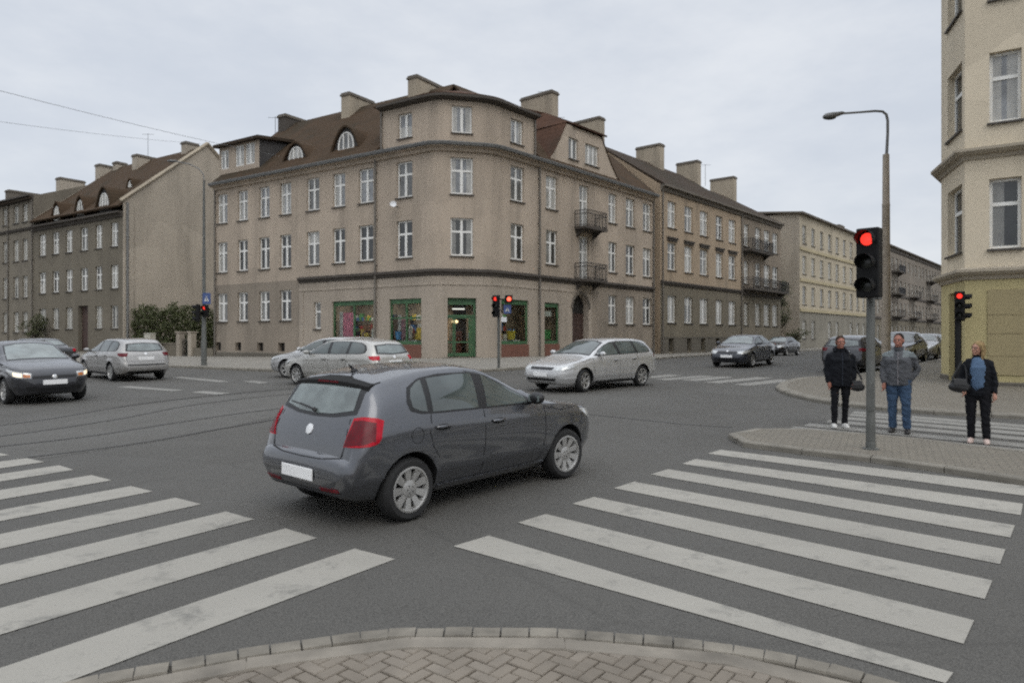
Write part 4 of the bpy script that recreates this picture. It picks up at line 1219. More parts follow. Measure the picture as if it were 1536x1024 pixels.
# ---- terraces along the right-hand street ------------------------------------
def on_line(fa, px, w=0): return fa.at(fa.upx(px), 0, w)
fRline = fRW                                    # all stand in the plane of the corner house's right wing
def row_house(name, label, px0, px1, z_eaves, zr, mats, rows, winpx, opts):
    """one terraced house: front wall with rows of windows, eaves, roof; u runs along the street"""
    u0, u1 = fRline.upx(px0)+opts.get('gap', .02), fRline.upx(px1)
    A, B = fRline.at(u0, 0, opts.get('w', 0)), fRline.at(u1, 0, opts.get('w', 0))
    fa = Facade(A, B)
    t = thing(name, label, 'building', fa.at(fa.len/2, .4, 6))
    ops = []; todo = []
    for r, (z0, z1, style, panes, fr) in enumerate(rows):
        for i, wpx in enumerate(winpx[r] if isinstance(winpx[0][0], (list, tuple)) else winpx):
            a, b = span(fa, wpx[0], wpx[1], 1.0)
            if b-a > 1.5: a, b = (a+b)/2-.75, (a+b)/2+.75
            ops.append((a, b, z0, z1)); todo.append((a, b, z0, z1, style, panes[i % len(panes)], fr))
    for px in opts.get('cellar', []):
        u = fa.upx(px); ops.append((u-.38, u+.38, .75, 1.75, .3))
    for dx0, dx1, dz in opts.get('doors', []):
        ops.append((fa.upx(dx0), fa.upx(dx1), .5, dz, .4))
    zs_ = opts.get('split', -9)
    m = MB()
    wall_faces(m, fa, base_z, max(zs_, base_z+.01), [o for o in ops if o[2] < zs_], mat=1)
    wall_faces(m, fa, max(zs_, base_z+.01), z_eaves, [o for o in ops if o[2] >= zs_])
    DPT = opts.get('dp', 12)
    b0, b1 = fa.at(0, 0, DPT), fa.at(fa.len, 0, DPT)
    gable(m, fa.A, b0, z_eaves, zr-.1, 2); gable(m, fa.B, b1, z_eaves, zr-.1, 2)
    m.add([(b0.x, b0.y, base_z), (b1.x, b1.y, base_z), (b1.x, b1.y, z_eaves), (b0.x, b0.y, z_eaves)], [(0, 1, 2, 3)], 2)
    m.build('wall', mats, t)
    for px in opts.get('cellar', []):
        u = fa.upx(px); c_ = MB(); c_.add([fa.at(u-.38, .75, .28), fa.at(u+.38, .75, .28), fa.at(u+.38, 1.75, .28), fa.at(u-.38, 1.75, .28)], [(0, 1, 2, 3)]); c_.build('cellar_window', MT['dark_hole'], t)
    for dx0, dx1, dz in opts.get('doors', []):
        d_ = MB(); a, b = fa.upx(dx0), fa.upx(dx1); d_.box2((a, .3, .5), (b, .36, dz), M=fa.M()); d_.box2((a+.15, .27, 1.0), (b-.15, .30, dz-.5), M=fa.M()); d_.build('door', MT['door_wood'], t)
    for a, b, z0, z1, st, pn, fr in todo: window(t, fa, a, b, z0, z1, st, pn, fr, hood=(abs(z0-opts.get('hood', -1)) < .01))
    # eaves and roof
    e = MB(); sweep(e, [fa.A, fa.B], [(0, z_eaves-.5), (.12, z_eaves-.46), (.2, z_eaves-.2), (.42, z_eaves-.16), (.42, z_eaves), (0, z_eaves)]); e.build('eaves_cornice', MT[opts.get('trim', 'trim')], t)
    if zs_ > 0:
        e = MB(); sweep(e, [fa.at(.01, 0), fa.at(fa.len-.01, 0)], [(0, zs_-.2), (.08, zs_-.18), (.18, zs_), (.18, zs_+.1), (0, zs_+.14)]); e.build('string_course', MT['trim_dark'], t)
    if opts.get('plinth'):
        e = MB()
        cs = sorted(fa.upx(px) for px in opts.get('cellar', []))
        us = [0] + [q for c_ in cs for q in (c_-.38, c_+.38)] + [fa.len]
        for q in range(0, len(us), 2): e.box2((us[q]+.005, -.05, -.4), (us[q+1]-.005, -.003, 1.75), M=fa.M())
        e.box2((.005, -.07, 1.755), (fa.len-.005, -.003, 1.86), M=fa.M())
        e.build('plinth', MT['plinth'], t)
    sl3 = (zr-z_eaves)/(DPT/2)
    r = MB()
    slab(r, [fa.at(0, z_eaves+.04-sl3*.1, -.4), fa.at(fa.len, z_eaves+.04-sl3*.1, -.4), fa.at(fa.len, zr, DPT/2), fa.at(0, zr, DPT/2)], .14)
    slab(r, [fa.at(0, zr, DPT/2), fa.at(fa.len, zr, DPT/2), fa.at(fa.len, z_eaves, DPT+.3), fa.at(0, z_eaves, DPT+.3)], .14)
    ro = r.build('roof', MT[opts.get('tile', 'tile_dark')], t)
    for px, zt, sx, sy in opts.get('chim', []): chim_at(ro, fa, px, zt, sx, sy, zb=z_eaves+1, wv=DPT/2)
    for px, z in opts.get('aer', []): aerial(ro, fa, px, zr-.2, z, DPT/2, 1)
    return t, fa

t2_, fB2 = row_house('terraced_house', 'brown terraced house with dark lintels adjoining the corner house', 990, 1113, 13.2, 17.4,
    [MT['plaster_b2'], MT['plaster_b2g'], MT['plaster_b2']],
    [(10.15, 12.15, 'cross', ['g_curtain', 'g_mid'], 'frame'), (6.95, 9.0, 'cross', ['g_mid', 'g_curtain'], 'frame'), (2.95, 5.0, 'double', ['g_curtain'], 'frame')],
    [(1001.5,1014), (1027,1039), (1050,1062), (1074,1084), (1093,1104)],
    dict(gap=.06, split=5.95, hood=6.95, cellar=[1006, 1033, 1054, 1076], plinth=True, chim=[(975, 216, .8, 2.4), (1033, 241, .8, 2.2), (1085, 265, .8, 2.6)], aer=[(1058, 19.4)]))
downpipe(t2_, fB2, .25, .3, 12.8); downpipe(t2_, fB2, fB2.len-.2, .3, 12.8)
t3_, fB3 = row_house('terraced_house', 'narrow terraced house with two dark iron balconies at the end of the row', 1113, 1171, 13.2, 16.9,
    [MT['plaster_b3'], MT['plaster_b2g'], MT['plaster_gable']],
    [(10.15, 12.15, 'cross', ['g_curtain', 'g_mid'], 'frame'), (6.75, 8.8, 'cross', ['g_curtain', 'g_mid'], 'frame'), (2.95, 5.0, 'double', ['g_curtain'], 'frame_old')],
    [(1116,1123), (1133,1141), (1146,1155), (1158,1168)],
    dict(gap=.06, split=5.8, doors=[(1114.5, 1122.5, 2.6)] if False else [], plinth=False))
balcony(t3_, fB3, fB3.upx(1114), fB3.upx(1147), 9.75, .9); balcony(t3_, fB3, fB3.upx(1114), fB3.upx(1169), 6.25, 1.0)
# flower boxes with greenery hanging on the balconies are left to the railing's dark mass

# pale yellow block beyond the gap
def block(name, label, u0, u1, zt, mats, nrows, ncols, dims, extra):
    fa = Facade(fRline.at(u0, 0), fRline.at(u1, 0))
    t = thing(name, label, 'building', fa.at(fa.len/2, .4, 6)); ops = []; todo = []
    z0s, hh, ww, panes, fr = dims
    for r in range(nrows):
        for c_ in range(ncols):
            u = fa.len*(c_+.5)/ncols + (extra.get('jit', 0)*math.sin(c_*2.1))
            if extra.get('skip') and (r, c_) in extra['skip']: continue
            z0 = z0s[r]; ops.append((u-ww/2, u+ww/2, z0, z0+hh)); todo.append((u-ww/2, u+ww/2, z0, z0+hh, panes[(r*3+c_*2) % len(panes)]))
    zs_ = extra['split']; m = MB()
    wall_faces(m, fa, base_z, zs_, [o for o in ops if o[2] < zs_], mat=1); wall_faces(m, fa, zs_, zt, [o for o in ops if o[2] > zs_])
    b0, b1 = fa.at(0, 0, 11), fa.at(fa.len, 0, 11)
    for p, q in ((fa.A, b0), (b0, b1), (b1, fa.B)):
        m.add([(p.x, p.y, base_z), (q.x, q.y, base_z), (q.x, q.y, zt), (p.x, p.y, zt)], [(0, 1, 2, 3)], 2)
    m.build('wall', mats, t)
    for a, b, z0, z1, pn in todo: window(t, fa, a, b, z0, z1, extra.get('style', 'double'), pn, fr, sill=extra.get('sill', True))
    r = MB(); slab(r, [fa.at(-.3, zt+.02, -.45), fa.at(fa.len+.3, zt+.02, -.45), fa.at(fa.len+.3, zt+extra['rise'], 6), fa.at(-.3, zt+extra['rise'], 6)], .2)
    slab(r, [fa.at(-.3, zt+extra['rise'], 6), fa.at(fa.len+.3, zt+extra['rise'], 6), fa.at(fa.len+.3, zt+.02, 11.4), fa.at(-.3, zt+.02, 11.4)], .2)
    ro = r.build('roof', MT['trim'], t)
    for zz in extra.get('bands', []):
        e = MB(); e.box2((.01, -.14, zz-.16), (fa.len-.01, -.003, zz+.16), M=fa.M()); e.build('string_course', MT[extra.get('bmat', 'trim')], t)
    return t, fa, ro
uy0 = fRline.upx(1199.5)
MT['band_y'] = plaster('yellow_band', (.47,.405,.265), (.43,.37,.24), amount=.3)
ty, fY, roY = block('apartment_block', 'pale yellow apartment block with flat gable beyond the bushes', uy0, uy0+27, 15.2,
    [MT['plaster_y'], MT['plaster_yg'], MT['plaster_gable']], 4, 9, ([1.7, 5.4, 8.7, 12.0], 1.95, 1.25, ['g_curtain', 'g_mid', 'g_curtain', 'g_sky'], 'frame_old'),
    dict(split=4.75, rise=.7, bands=[4.75, 8.0, 11.35], bmat='band_y', skip={(0, 2), (0, 5)}))
uf0 = uy0+29
tf, fF, roF = block('apartment_block', 'long grey apartment block with dark balconies far down the right street', uf0, uf0+62, 15.6,
    [MT['plaster_far'], MT['plaster_b2g'], MT['plaster_far']], 4, 22, ([1.6, 5.2, 8.6, 12.0], 2.0, 1.2, ['g_curtain', 'g_mid', 'g_dark', 'g_curtain'], 'frame_old'),
    dict(split=4.6, rise=1.6, bands=[4.6, 8.2, 15.0], bmat='trim_dark', sill=False))
for u, z in ((12, 5.0), (12, 8.4), (24, 5.0), (24, 8.4), (38, 5.0), (38, 8.4), (38, 11.8), (12, 11.8)):
    balcony(tf, fF, u, u+4.4, z, 1.1, bars=.3, panel=(z > 8 and u < 20))
for u in (6, 20, 34, 48):
    c = fF.at(u, 0, 6); chimney(roF, c, 2.4, 1.2, 15.5, 18.6, fF.rot)

# ---- houses on the left-hand street -----------------------------------------
uG = fLW.upx(185)                                             # near corner of the house with the blank gable
fLs = fLW
def left_house(name, label, u0, u1, z_eaves, zr, mats, rows, wins_px, dp, extra):
    fa = Facade(fLs.at(u0, 0), fLs.at(u1, 0))
    t = thing(name, label, 'building', fa.at(fa.len/2, .4, dp/2)); ops = []; todo = []
    for r, (z0, z1, style, panes, fr) in enumerate(rows):
        for i, (x0, x1) in enumerate(wins_px):
            if (r, i) in extra.get('skip', ()): continue
            a, b = span(fa, x0, x1, 1.0); ops.append((a, b, z0, z1)); todo.append((a, b, z0, z1, style, panes[i % len(panes)], fr))
    for dx0, dx1, dz in extra.get('doors', []): ops.append((fa.upx(dx0), fa.upx(dx1), .7, dz, .4))
    m = MB(); wall_faces(m, fa, base_z, z_eaves, ops)
    b0, b1 = fa.at(0, 0, dp), fa.at(fa.len, 0, dp)
    zg_ = extra.get('zg', z_eaves)
    gable(m, fa.A, b0, zg_, zr, 1)
    # blank fire wall with a raised verge
    gable(m, fa.B, b1, zg_, zr, 1)
    m.add([(b0.x, b0.y, base_z), (b1.x, b1.y, base_z), (b1.x, b1.y, z_eaves), (b0.x, b0.y, z_eaves)], [(0, 1, 2, 3)])
    m.build('wall', mats, t)
    for a, b, z0, z1, st, pn, fr in todo: window(t, fa, a, b, z0, z1, st, pn, fr)
    for dx0, dx1, dz in extra.get('doors', []):
        a, b = fa.upx(dx0), fa.upx(dx1); d_ = MB(); d_.box2((a, .32, .7), (b, .38, dz), M=fa.M()); d_.box2((a+.2, .29, 1.1), (b-.2, .32, dz-.6), M=fa.M()); d_.build('door', MT['door_wood'], t)
    e = MB(); sweep(e, [fa.A, fa.B], [(0, z_eaves-.4), (.12, z_eaves-.36), (.2, z_eaves-.12), (.45, z_eaves-.08), (.45, z_eaves+.06), (0, z_eaves+.06)]); e.build('eaves_cornice', MT['trim_dark'], t)
    sl3 = (zr-zg_)/(dp/2); r = MB()
    slab(r, [fa.at(0, zg_-sl3*.4-.05, -.4), fa.at(fa.len-.02, zg_-sl3*.4-.05, -.4), fa.at(fa.len-.02, zr-.05, dp/2), fa.at(0, zr-.05, dp/2)], .14)
    slab(r, [fa.at(0, zr-.05, dp/2), fa.at(fa.len-.02, zr-.05, dp/2), fa.at(fa.len-.02, zg_, dp+.3), fa.at(0, zg_, dp+.3)], .14)
    ro = r.build('roof', MT[extra.get('tile', 'tile')], t)
    return t, fa, ro
rows_l = [(8.9, 10.75, 'cross', ['g_curtain', 'g_mid'], 'frame'), (5.65, 7.45, 'cross', ['g_mid', 'g_dark', 'g_curtain'], 'frame'), (2.55, 4.3, 'double', ['g_curtain', 'g_mid'], 'frame_old')]
l1_px = [(58.5,68.5), (78.5,88.5), (98.5,108.5), (120.5,131.5), (143,153), (166,177)]
tL1, fL1, roL1 = left_house('terraced_house', 'grey terraced house with brown tiled roof and big blank gable wall', fLs.upx(51), uG, 11.45, 18.2,
    [MT['plaster_l1'], MT['plaster_gable']], rows_l, l1_px, 14.2, dict(zg=12.3, skip={(2, 3)}, doors=[(117, 132, 4.4)]))
vg = MB()                                                     # verge coping of the gable
pts = [fL1.at(fL1.len+.06, 12.25, -.25), fL1.at(fL1.len+.06, 18.32, 7.1), fL1.at(fL1.len+.06, 12.25, 14.4)]
for a, b in zip(pts, pts[1:]): vg.tube([a, b], .16, 4)
vg.build('verge_coping', MT['chimney'], tL1)
pp = MB(); pp.tube([fL1.at(fL1.len+.12, .6, .25), fL1.at(fL1.len+.12, 12.2, .25)], .10, 8); pp.build('downpipe', MT['metal'], tL1, True)
qn = MB(); qn.box2((fL1.len-.02, -.02, -.4), (fL1.len+.09, .75, 12.1), M=fL1.M()); qn.build('quoin', MT['plaster_gable'], tL1)
slope0 = slope; slope = (18.2-12.3)/7.1
eyebrow(tL1, fL1, fL1.upx(157.5), -.02, 11.75, 1.35, 1.95); eyebrow(tL1, fL1, fL1.upx(122), -.02, 11.7, 1.0, 1.7, 'g_dark'); eyebrow(tL1, fL1, fL1.upx(87), -.02, 11.6, 1.0, 1.7)
fV = Facade(fL1.at(0, 0, 2.3), fL1.at(fL1.len, 0, 2.3)); eyebrow(tL1, fL1, min(fV.upx(197), fL1.len-.9), 2.3, 13.75, .65, 1.1)
slope = slope0
for px, zt, sx, sy in ((285, 213, .7, 1.2), (226, 233, .8, 3.0), (180, 243, .7, 1.0), (162, 247, .8, 2.0), (106, 267, .9, 2.4)): chim_at(roL1, fL1, px, zt, sx, sy, zb=15.5, wv=7.1, mat='plaster_gable')
aerial(roL1, fL1, 222, 18, 20.6, 7.1, 1)
l2_px = [(-38,-28), (-14,-4), (4,12), (20,28), (34,41)]
tL2, fL2, roL2 = left_house('terraced_house', 'grey-green terraced house with attic windows at the far left', fLs.upx(-90), fLs.upx(50.5), 14.3, 16.6,
    [MT['plaster_l2'], MT['plaster_l2']], [(12.15, 13.7, 'double', ['g_curtain', 'g_mid'], 'frame_old'), (8.7, 10.6, 'double', ['g_curtain'], 'frame_old'), (5.4, 7.3, 'double', ['g_curtain', 'g_mid'], 'frame_old'), (2.3, 4.1, 'double', ['g_mid'], 'frame_old')],
    l2_px, 12, dict(tile='tile_dark'))
for px, zt, sx in ((38, 286, .9), (-20, 310, .9)): chim_at(roL2, fL2, px, zt, sx, 3.4, zb=14.5, wv=6, mat='trim')
e = MB(); sweep(e, [fL2.at(.01, 0), fL2.at(fL2.len-.01, 0)], [(0, 11.3), (.12, 11.35), (.2, 11.55), (0, 11.6)]); e.build('string_course', MT['trim_dark'], tL2)
downpipe(tL2, fL2, fL2.len-.15, .5, 14); downpipe(tL2, fL2, fL2.upx(13), .5, 14)

# ---- building on the right edge ----------------------------------------------
zc = lambda Y, y: H+(YH-y)/F*Y
rA = Vector((14.35, 23.4, 0)); rB = Vector((13.52, 20.9, 0)); dfl = Vector((.841, -.541, 0))
rC = rB + dfl*16
s_far = rA + RBdir*40
fS, fN, fF2 = Facade(s_far, rA), Facade(rA, rB), Facade(rB, rC)
RBt = thing('apartment_house', 'tall beige corner building with yellow ground floor at the right edge', 'building', (26, 28, .3))
Z1, Z2, ZTOP = 3.75, 7.3, 17.5
rbw = MB()
MT['trim_rb'] = plaster('pale_cornice', (.40,.35,.275), (.33,.29,.225), amount=.4)
def pxspan(f, x0, x1): return f.upx(x0), f.upx(x1)
nw = pxspan(fN, 1421.5, 1443); fw = pxspan(fF2, 1484, 1532.5)
fws = [(fw[0]+i*2.75, fw[1]+i*2.75) for i in range(6) if fw[1]+i*2.75 < 15.6]
lev = [(4.45, 6.5), (8.15, 10.2), (11.75, 13.8), (15.1, 16.9)]
opsN = [(nw[0], nw[1], a, b, .22) for a, b in lev]; opsF = [(w_[0], w_[1], a, b, .2) for a, b in lev for w_ in fws]
opsF.append((7.2, 8.3, .9, 3.0, .3))
wall_faces(rbw, fN, Z1, ZTOP, opsN); wall_faces(rbw, fF2, Z1, ZTOP, [o for o in opsF if o[2] > Z1]); 
opsS = []
for k_ in range(7):
    for a, b in lev[:3]: opsS.append((3+k_*5, 4.2+k_*5, a, b, .2))
wall_faces(rbw, fS, Z1, ZTOP, opsS)
wall_faces(rbw, fS, -.5, Z1, [], mat=1)
# ground floor: yellow, with a recessed entrance in the splayed corner
ndoor = (fN.upx(1423.5), fN.upx(1443))
wall_faces(rbw, fN, -.5, Z1, [(ndoor[0], ndoor[1], .35, 3.25, .7)], mat=1)
wall_faces(rbw, fF2, -.5, Z1, [o for o in opsF if o[2] < Z1], mat=1)
bk = rC + Vector((.541, .841, 0))*14
rbw.add([(rC.x, rC.y, -.5), (bk.x, bk.y, -.5), (bk.x, bk.y, ZTOP), (rC.x, rC.y, ZTOP)], [(0, 1, 2, 3)])
rbw.add([(bk.x, bk.y, -.5), (s_far.x, s_far.y, -.5), (s_far.x, s_far.y, ZTOP), (bk.x, bk.y, ZTOP)], [(0, 1, 2, 3)])
rbw.build('wall', [MT['plaster_rb'], MT['yellow_wall']], RBt)
for o in opsN: window(RBt, fN, o[0], o[1], o[2], o[3], 'cross' if False else 'single', 'g_dark', dep=.2)
for o in opsF[:-1]: window(RBt, fF2, o[0], o[1], o[2], o[3], 'single', 'g_sky' if o[2] > 7 else 'g_dark', dep=.18)
for o in opsS: window(RBt, fS, o[0], o[1], o[2], o[3], 'cross', 'g_dark', dep=.18)
window(RBt, fF2, 7.2, 8.3, .9, 3.0, 'single', 'g_mid', dep=.2)
rp_ = [s_far, rA, rB, rC]
for z, d_, nm in ((Z1, .26, 'string_course'), (Z2, .30, 'string_course'), (ZTOP, .6, 'eaves_cornice')):
    e = MB(); sweep(e, rp_, [(0, z-.20), (.05, z-.19), (.10, z-.09), (d_*.7, z-.05), (d_, z+.03), (d_, z+.11), (.06, z+.17), (0, z+.18)]); e.build(nm, MT['trim_rb'], RBt)
e = MB(); e.extrude([(p.x, p.y, ZTOP+.16) for p in (s_far, rA, rB, rC, bk)], (0, 0, .2)); e.build('roof', MT['tile_dark'], RBt)
e = MB(); M = fN.M(); e.box2((ndoor[0]+.01, .55, .36), (ndoor[1]-.01, .62, 2.6), M=M); e.box2((ndoor[0]+.2, .52, .7), (ndoor[1]-.2, .55, 2.3), M=M); e.box2((ndoor[0]+.01, .56, 2.61), (ndoor[1]-.01, .63, 3.24), 1, M=M)
e.build('door', [MT['plaster_l1'], MT['g_dark']], RBt)
pu = fF2.upx(1481)
for u0, u1, z0, z1 in ((pu, pu+3.4, .75, 3.25), (pu+3.9, 6.9, .75, 3.25), (8.6, 12, .75, 3.25)):
    e = MB(); e.box2((u0, -.03, z0), (u1, -.003, z1), M=fF2.M())
    e.build('wall_panel', MT['yellow_panel'], RBt, bevel=.008)
    e = MB()
    for zz in (1.3, 1.95, 2.5): e.box2((u0+.01, -.036, zz), (u1-.01, -.031, zz+.035), M=fF2.M())
    e.build('panel_joint', MT['yellow_joint'], RBt)
e = MB(); sweep(e, [rA, fN.at(ndoor[0]-.02, 0)], [(0, -.4), (.04, -.4), (.04, .62), (0, .65)]); sweep(e, [rB, rC], [(0, -.4), (.05, -.4), (.05, .52), (0, .55)]); e.build('plinth', MT['plinth'], RBt)

# ---- trees, hedge, yard wall ---------------------------------------------------
def leaf_mat(name, c, var=.5):
    m, nt, b = nodes(name)
    f = noise(nt, 1.2, 5, coords(nt, 'World')); f2 = noise(nt, 14, 2, coords(nt, 'World'))
    c_ = mix(nt, ramp(nt, f, .3, .7), mul(c, 1-var), mul(c, 1+var)); c_ = mix(nt, .4, c_, ramp(nt, f2, .3, .7, mul(c, .5), mul(c, 1.7)))
    L(nt, c_, b.inputs['Base Color']); b.inputs['Roughness'].default_value = .7; b.inputs['Specular IOR Level'].default_value = .2
    return m
MT['hedge'] = leaf_mat('hedge_leaves', (.058,.066,.028)); MT['twig'] = plain('bare_twigs', (.07,.058,.045), .9, 0, .3, 3)
MT['leaf'] = leaf_mat('bush_leaves', (.065,.07,.036)); MT['bark'] = plain('bark', (.065,.053,.042), .95, 0, .3, 5, .4)

def leaves(mb, c, r, n, size, rnd, mat=0):
    for _ in range(n):
        d = Vector((rnd.gauss(0, 1), rnd.gauss(0, 1), rnd.gauss(0, 1))).normalized() * (rnd.random()**.45)
        p = Vector((c[0]+d.x*r[0], c[1]+d.y*r[1], c[2]+d.z*r[2]))
        a = Vector((rnd.gauss(0, 1), rnd.gauss(0, 1), rnd.gauss(0, 1))).normalized(); b = a.orthogonal().normalized()
        s_ = size*rnd.uniform(.5, 1.3)
        mb.add([p-a*s_, p+b*s_*.45, p+a*s_, p-b*s_*.45], [(0, 1, 2, 3)], mat)

rnd = random.Random(3)
# hedge behind the yard wall, between the blank gable and the corner house
hA, hB = fLs.at(uG+.35, 0, .7), fLs.at(-1.0, 0, .9)
hd_ = thing('hedge', 'overgrown dark green hedge below the blank gable wall', 'hedge', (hA+hB)/2+Vector((0, 0, .5)))
hl = MB(); st = MB(); nH = 26
for i in range(nH):
    t = (i+.5)/nH; p = hA.lerp(hB, t)
    hgt = 3.75+.22*math.sin(i*1.7)+.25*math.sin(i*.6) - (.6 if t > .8 else 0)
    st.tube([(p.x, p.y, .2), (p.x+rnd.uniform(-.2, .2), p.y, 1.4), (p.x+rnd.uniform(-.3, .3), p.y+rnd.uniform(-.2, .2), hgt-.2)], [.05, .04, .012], 5)
    for k_ in range(7):
        z = .7+(hgt-.7)*k_/6
        leaves(hl, (p.x+rnd.uniform(-.25, .25), p.y+rnd.uniform(-.2, .25), z), (.42, .5, .38), 70, .10, rnd)
hl.build('foliage', MT['hedge'], hd_, fix=False); st.build('stem', MT['bark'], hd_, fix=False)
yw = thing('yard_wall', 'low grey yard wall with two gate posts in front of the hedge', 'wall', (hA+hB)/2-fLs.w*1.0+Vector((0, 0, .5)))
M = fLs.M()
m = MB(); m.box2((uG+.2, -.1, -.2), (-4.4, .1, 1.35), M=M); m.box2((uG+.2, -.14, 1.352), (-4.4, .14, 1.44), M=M); m.build('wall', MT['plaster_l1'], yw)
for u in (-4.0, -2.6):
    m = MB(); m.box2((u-.2, -.2, -.2), (u+.2, .2, 2.15), M=M); m.box2((u-.25, -.25, 2.152), (u+.25, .25, 2.25), M=M); m.build('gate_post', MT['plaster_gable'], yw)
m = MB()
for i in range(11): m.tube([fLs.at(-3.75+i*.1, .45, 0), fLs.at(-3.75+i*.1, 1.7, 0)], .012, 5)
for z in (.6, 1.6): m.tube([fLs.at(-3.78, z, 0), fLs.at(-2.82, z, 0)], .02, 5)
m.build('gate', MT['iron'], yw)
m = MB(); m.box2((-2.38, -.06, -.2), (-.15, .06, 1.1), M=M); m.build('wall', MT['plaster_l1'], yw)

def bush(name, label, loc, h, r, n, rnd, mat='leaf', size=.09, cat='bush', stems=9):
    t = thing(name, label, cat, loc); s_ = MB(); l_ = MB()
    for i in range(stems):
        a = rnd.uniform(0, 6.28); e = Vector((math.cos(a)*r*rnd.uniform(.3, 1), math.sin(a)*r*rnd.uniform(.3, 1), h*rnd.uniform(.7, 1)))
        mid_ = e*.5+Vector((0, 0, h*.08)); s_.tube([(0, 0, -.1), mid_, e], [.05, .03, .008], 5)
        for k_ in range(5):
            b = e*rnd.uniform(.4, .95); q = b+Vector((rnd.gauss(0, r*.3), rnd.gauss(0, r*.3), rnd.uniform(.1, h*.2))); s_.tube([b, q], [.014, .004], 4)
            leaves(l_, q, (r*.28, r*.28, h*.1), n, size, rnd)
    s_.build('stem', MT['bark'], t, local=True, fix=False); l_.build('foliage', MT[mat], t, local=True, fix=False); return t
# slim tree in the gap beside the yellow block
tg = fRline.at(fRline.upx(1184), 0, 1.0)
def tree(label, loc, h, r, n, rnd, mat='twig', size=.12, n_l=40, lean=0):
    t = thing('tree', label, 'tree', loc); tk = MB(); cr = MB()
    tips = []
    tk.tube([(0, 0, -.2), (lean*.3, 0, h*.35), (lean, 0, h*.97)], [.16, .12, .02], 8)
    for i in range(n):
        z = h*rnd.uniform(.22, .92); a = rnd.uniform(0, 6.28); l_ = r*(1.15-z/h)*rnd.uniform(.7, 1.2)
        b = Vector((lean*z/h, 0, z)); m_ = b+Vector((math.cos(a)*l_*.5, math.sin(a)*l_*.5, l_*.45)); e = b+Vector((math.cos(a)*l_*.8, math.sin(a)*l_*.8, l_*1.1))
        tk.tube([b, m_, e], [.05, .03, .008], 5)
        for k_ in range(6):
            f = rnd.uniform(.3, 1); p = b.lerp(e, f); q = p+Vector((rnd.gauss(0, .3), rnd.gauss(0, .3), rnd.uniform(.2, .9)))
            cr.tube([p, q], [.012, .004], 3, caps=False); leaves(cr, q, (.35, .35, .4), n_l, size, rnd, 1)
    tk.build('trunk', MT['bark'], t, local=True, fix=False, smooth=True); cr.build('crown', [MT['twig'], MT[mat]], t, local=True, fix=False); return t
tree('slim dark tree in the gap between the terrace and the yellow block', (tg.x, tg.y, .4), 7.2, 1.5, 26, rnd, 'leaf', .11, 22)
q = fRline.at(fRline.upx(1192), 0, .3); bush('bush', 'low dark bush at the foot of the yellow block', (q.x, q.y, .45), 2.2, 1.3, 30, rnd)
q = fLs.at(fLs.upx(70), 0, -1.0); bush('bush', 'small olive bush in front of the grey terraced house at left', (q.x, q.y, zg(q.x, q.y)+.1), 3.0, 1.1, 26, rnd)
q = G(232, 533); 
cb = thing('utility_cabinet', 'cream utility cabinet at the kerb beside the silver estate car', 'cabinet', (fLs.at(fLs.upx(243), 0, -.9).x, fLs.at(fLs.upx(243), 0, -.9).y, .45), fLs.rot)
m = MB(); m.box2((-.45, -.2, -.1), (.45, .2, .12)); m.build('plinth', MT['concrete'], cb, local=True)
MT['cab'] = plain('cabinet_paint', (.46,.44,.37), .6, 0, .12, 3)
m = MB(); m.box2((-.42, -.18, .121), (.42, .18, 1.62)); m.box2((-.46, -.22, 1.621), (.46, .22, 1.68)); m.build('housing', MT['cab'], cb, local=True, bevel=.012)
for s in (-1, 1):
    m = MB(); m.box2((s*.205-.19, -.20, .2), (s*.205+.19, -.182, 1.55)); o = m.build('door', MT['cab'], cb, local=True, bevel=.006)
    m = MB(); m.box2((s*.05-.015, -.22, .85), (s*.05+.015, -.201, 1.0)); m.build('handle', MT['black'], o, local=True)
# ------------------------------------------------------------------ cars
def pchip(pts):
    xs_ = [p[0] for p in pts]; ys_ = [p[1] for p in pts]; n = len(xs_)
    h = [xs_[i+1]-xs_[i] for i in range(n-1)]; d = [(ys_[i+1]-ys_[i])/h[i] for i in range(n-1)]
    m = [0]*n; m[0], m[-1] = d[0], d[-1]
    for i in range(1, n-1):
        if d[i-1]*d[i] <= 0: m[i] = 0
        else:
            w1_, w2_ = 2*h[i]+h[i-1], h[i]+2*h[i-1]; m[i] = (w1_+w2_)/(w1_/d[i-1]+w2_/d[i])
    def f(x):
        x = min(max(x, xs_[0]), xs_[-1]); i = 0
        while i < n-2 and x > xs_[i+1]: i += 1
        t = (x-xs_[i])/h[i]
        return (ys_[i]*(1+2*t)*(1-t)**2 + h[i]*m[i]*t*(1-t)**2 + ys_[i+1]*t*t*(3-2*t) + h[i]*m[i+1]*t*t*(t-1))
    return f

MT['car_glass'] = glass('car_glass', (.070,.085,.082), .03, .9, .25, 2)  # opaque; base raised in place of light seen through the cabin
MT['car_glass_pale'] = glass('car_rear_glass', (.15,.175,.17), .03, .9, .3, 3)  # paler base stands in for sky mirrored in sloping glass
MT['car_glass_dark'] = glass('car_glass_dark', (.022,.027,.026), .03, .9, .2, 2)
MT['trim_black'] = plain('black_car_trim', (.010,.010,.011), .45, 0, .2, 8)
MT['tyre'] = plain('tyre_rubber', (.017,.017,.017), .85, 0, .25, 6, .2)
MT['rim'] = plain('alloy_rim', (.40,.395,.38), .38, .55, .12, 6)
MT['rim_dark'] = plain('brake_shadow', (.02,.02,.02), .6, .2, .2, 6)
MT['arch'] = plain('wheel_well', (.006,.006,.006), .95, 0, .2, 6)
MT['tail'] = plain('tail_lamp', (.40,.003,.016), .3, 0, .25, 12, spec=.3)
MT['tail_core'] = plain('tail_lamp_core', (.105,.003,.008), .3, 0, .25, 12, spec=.3)
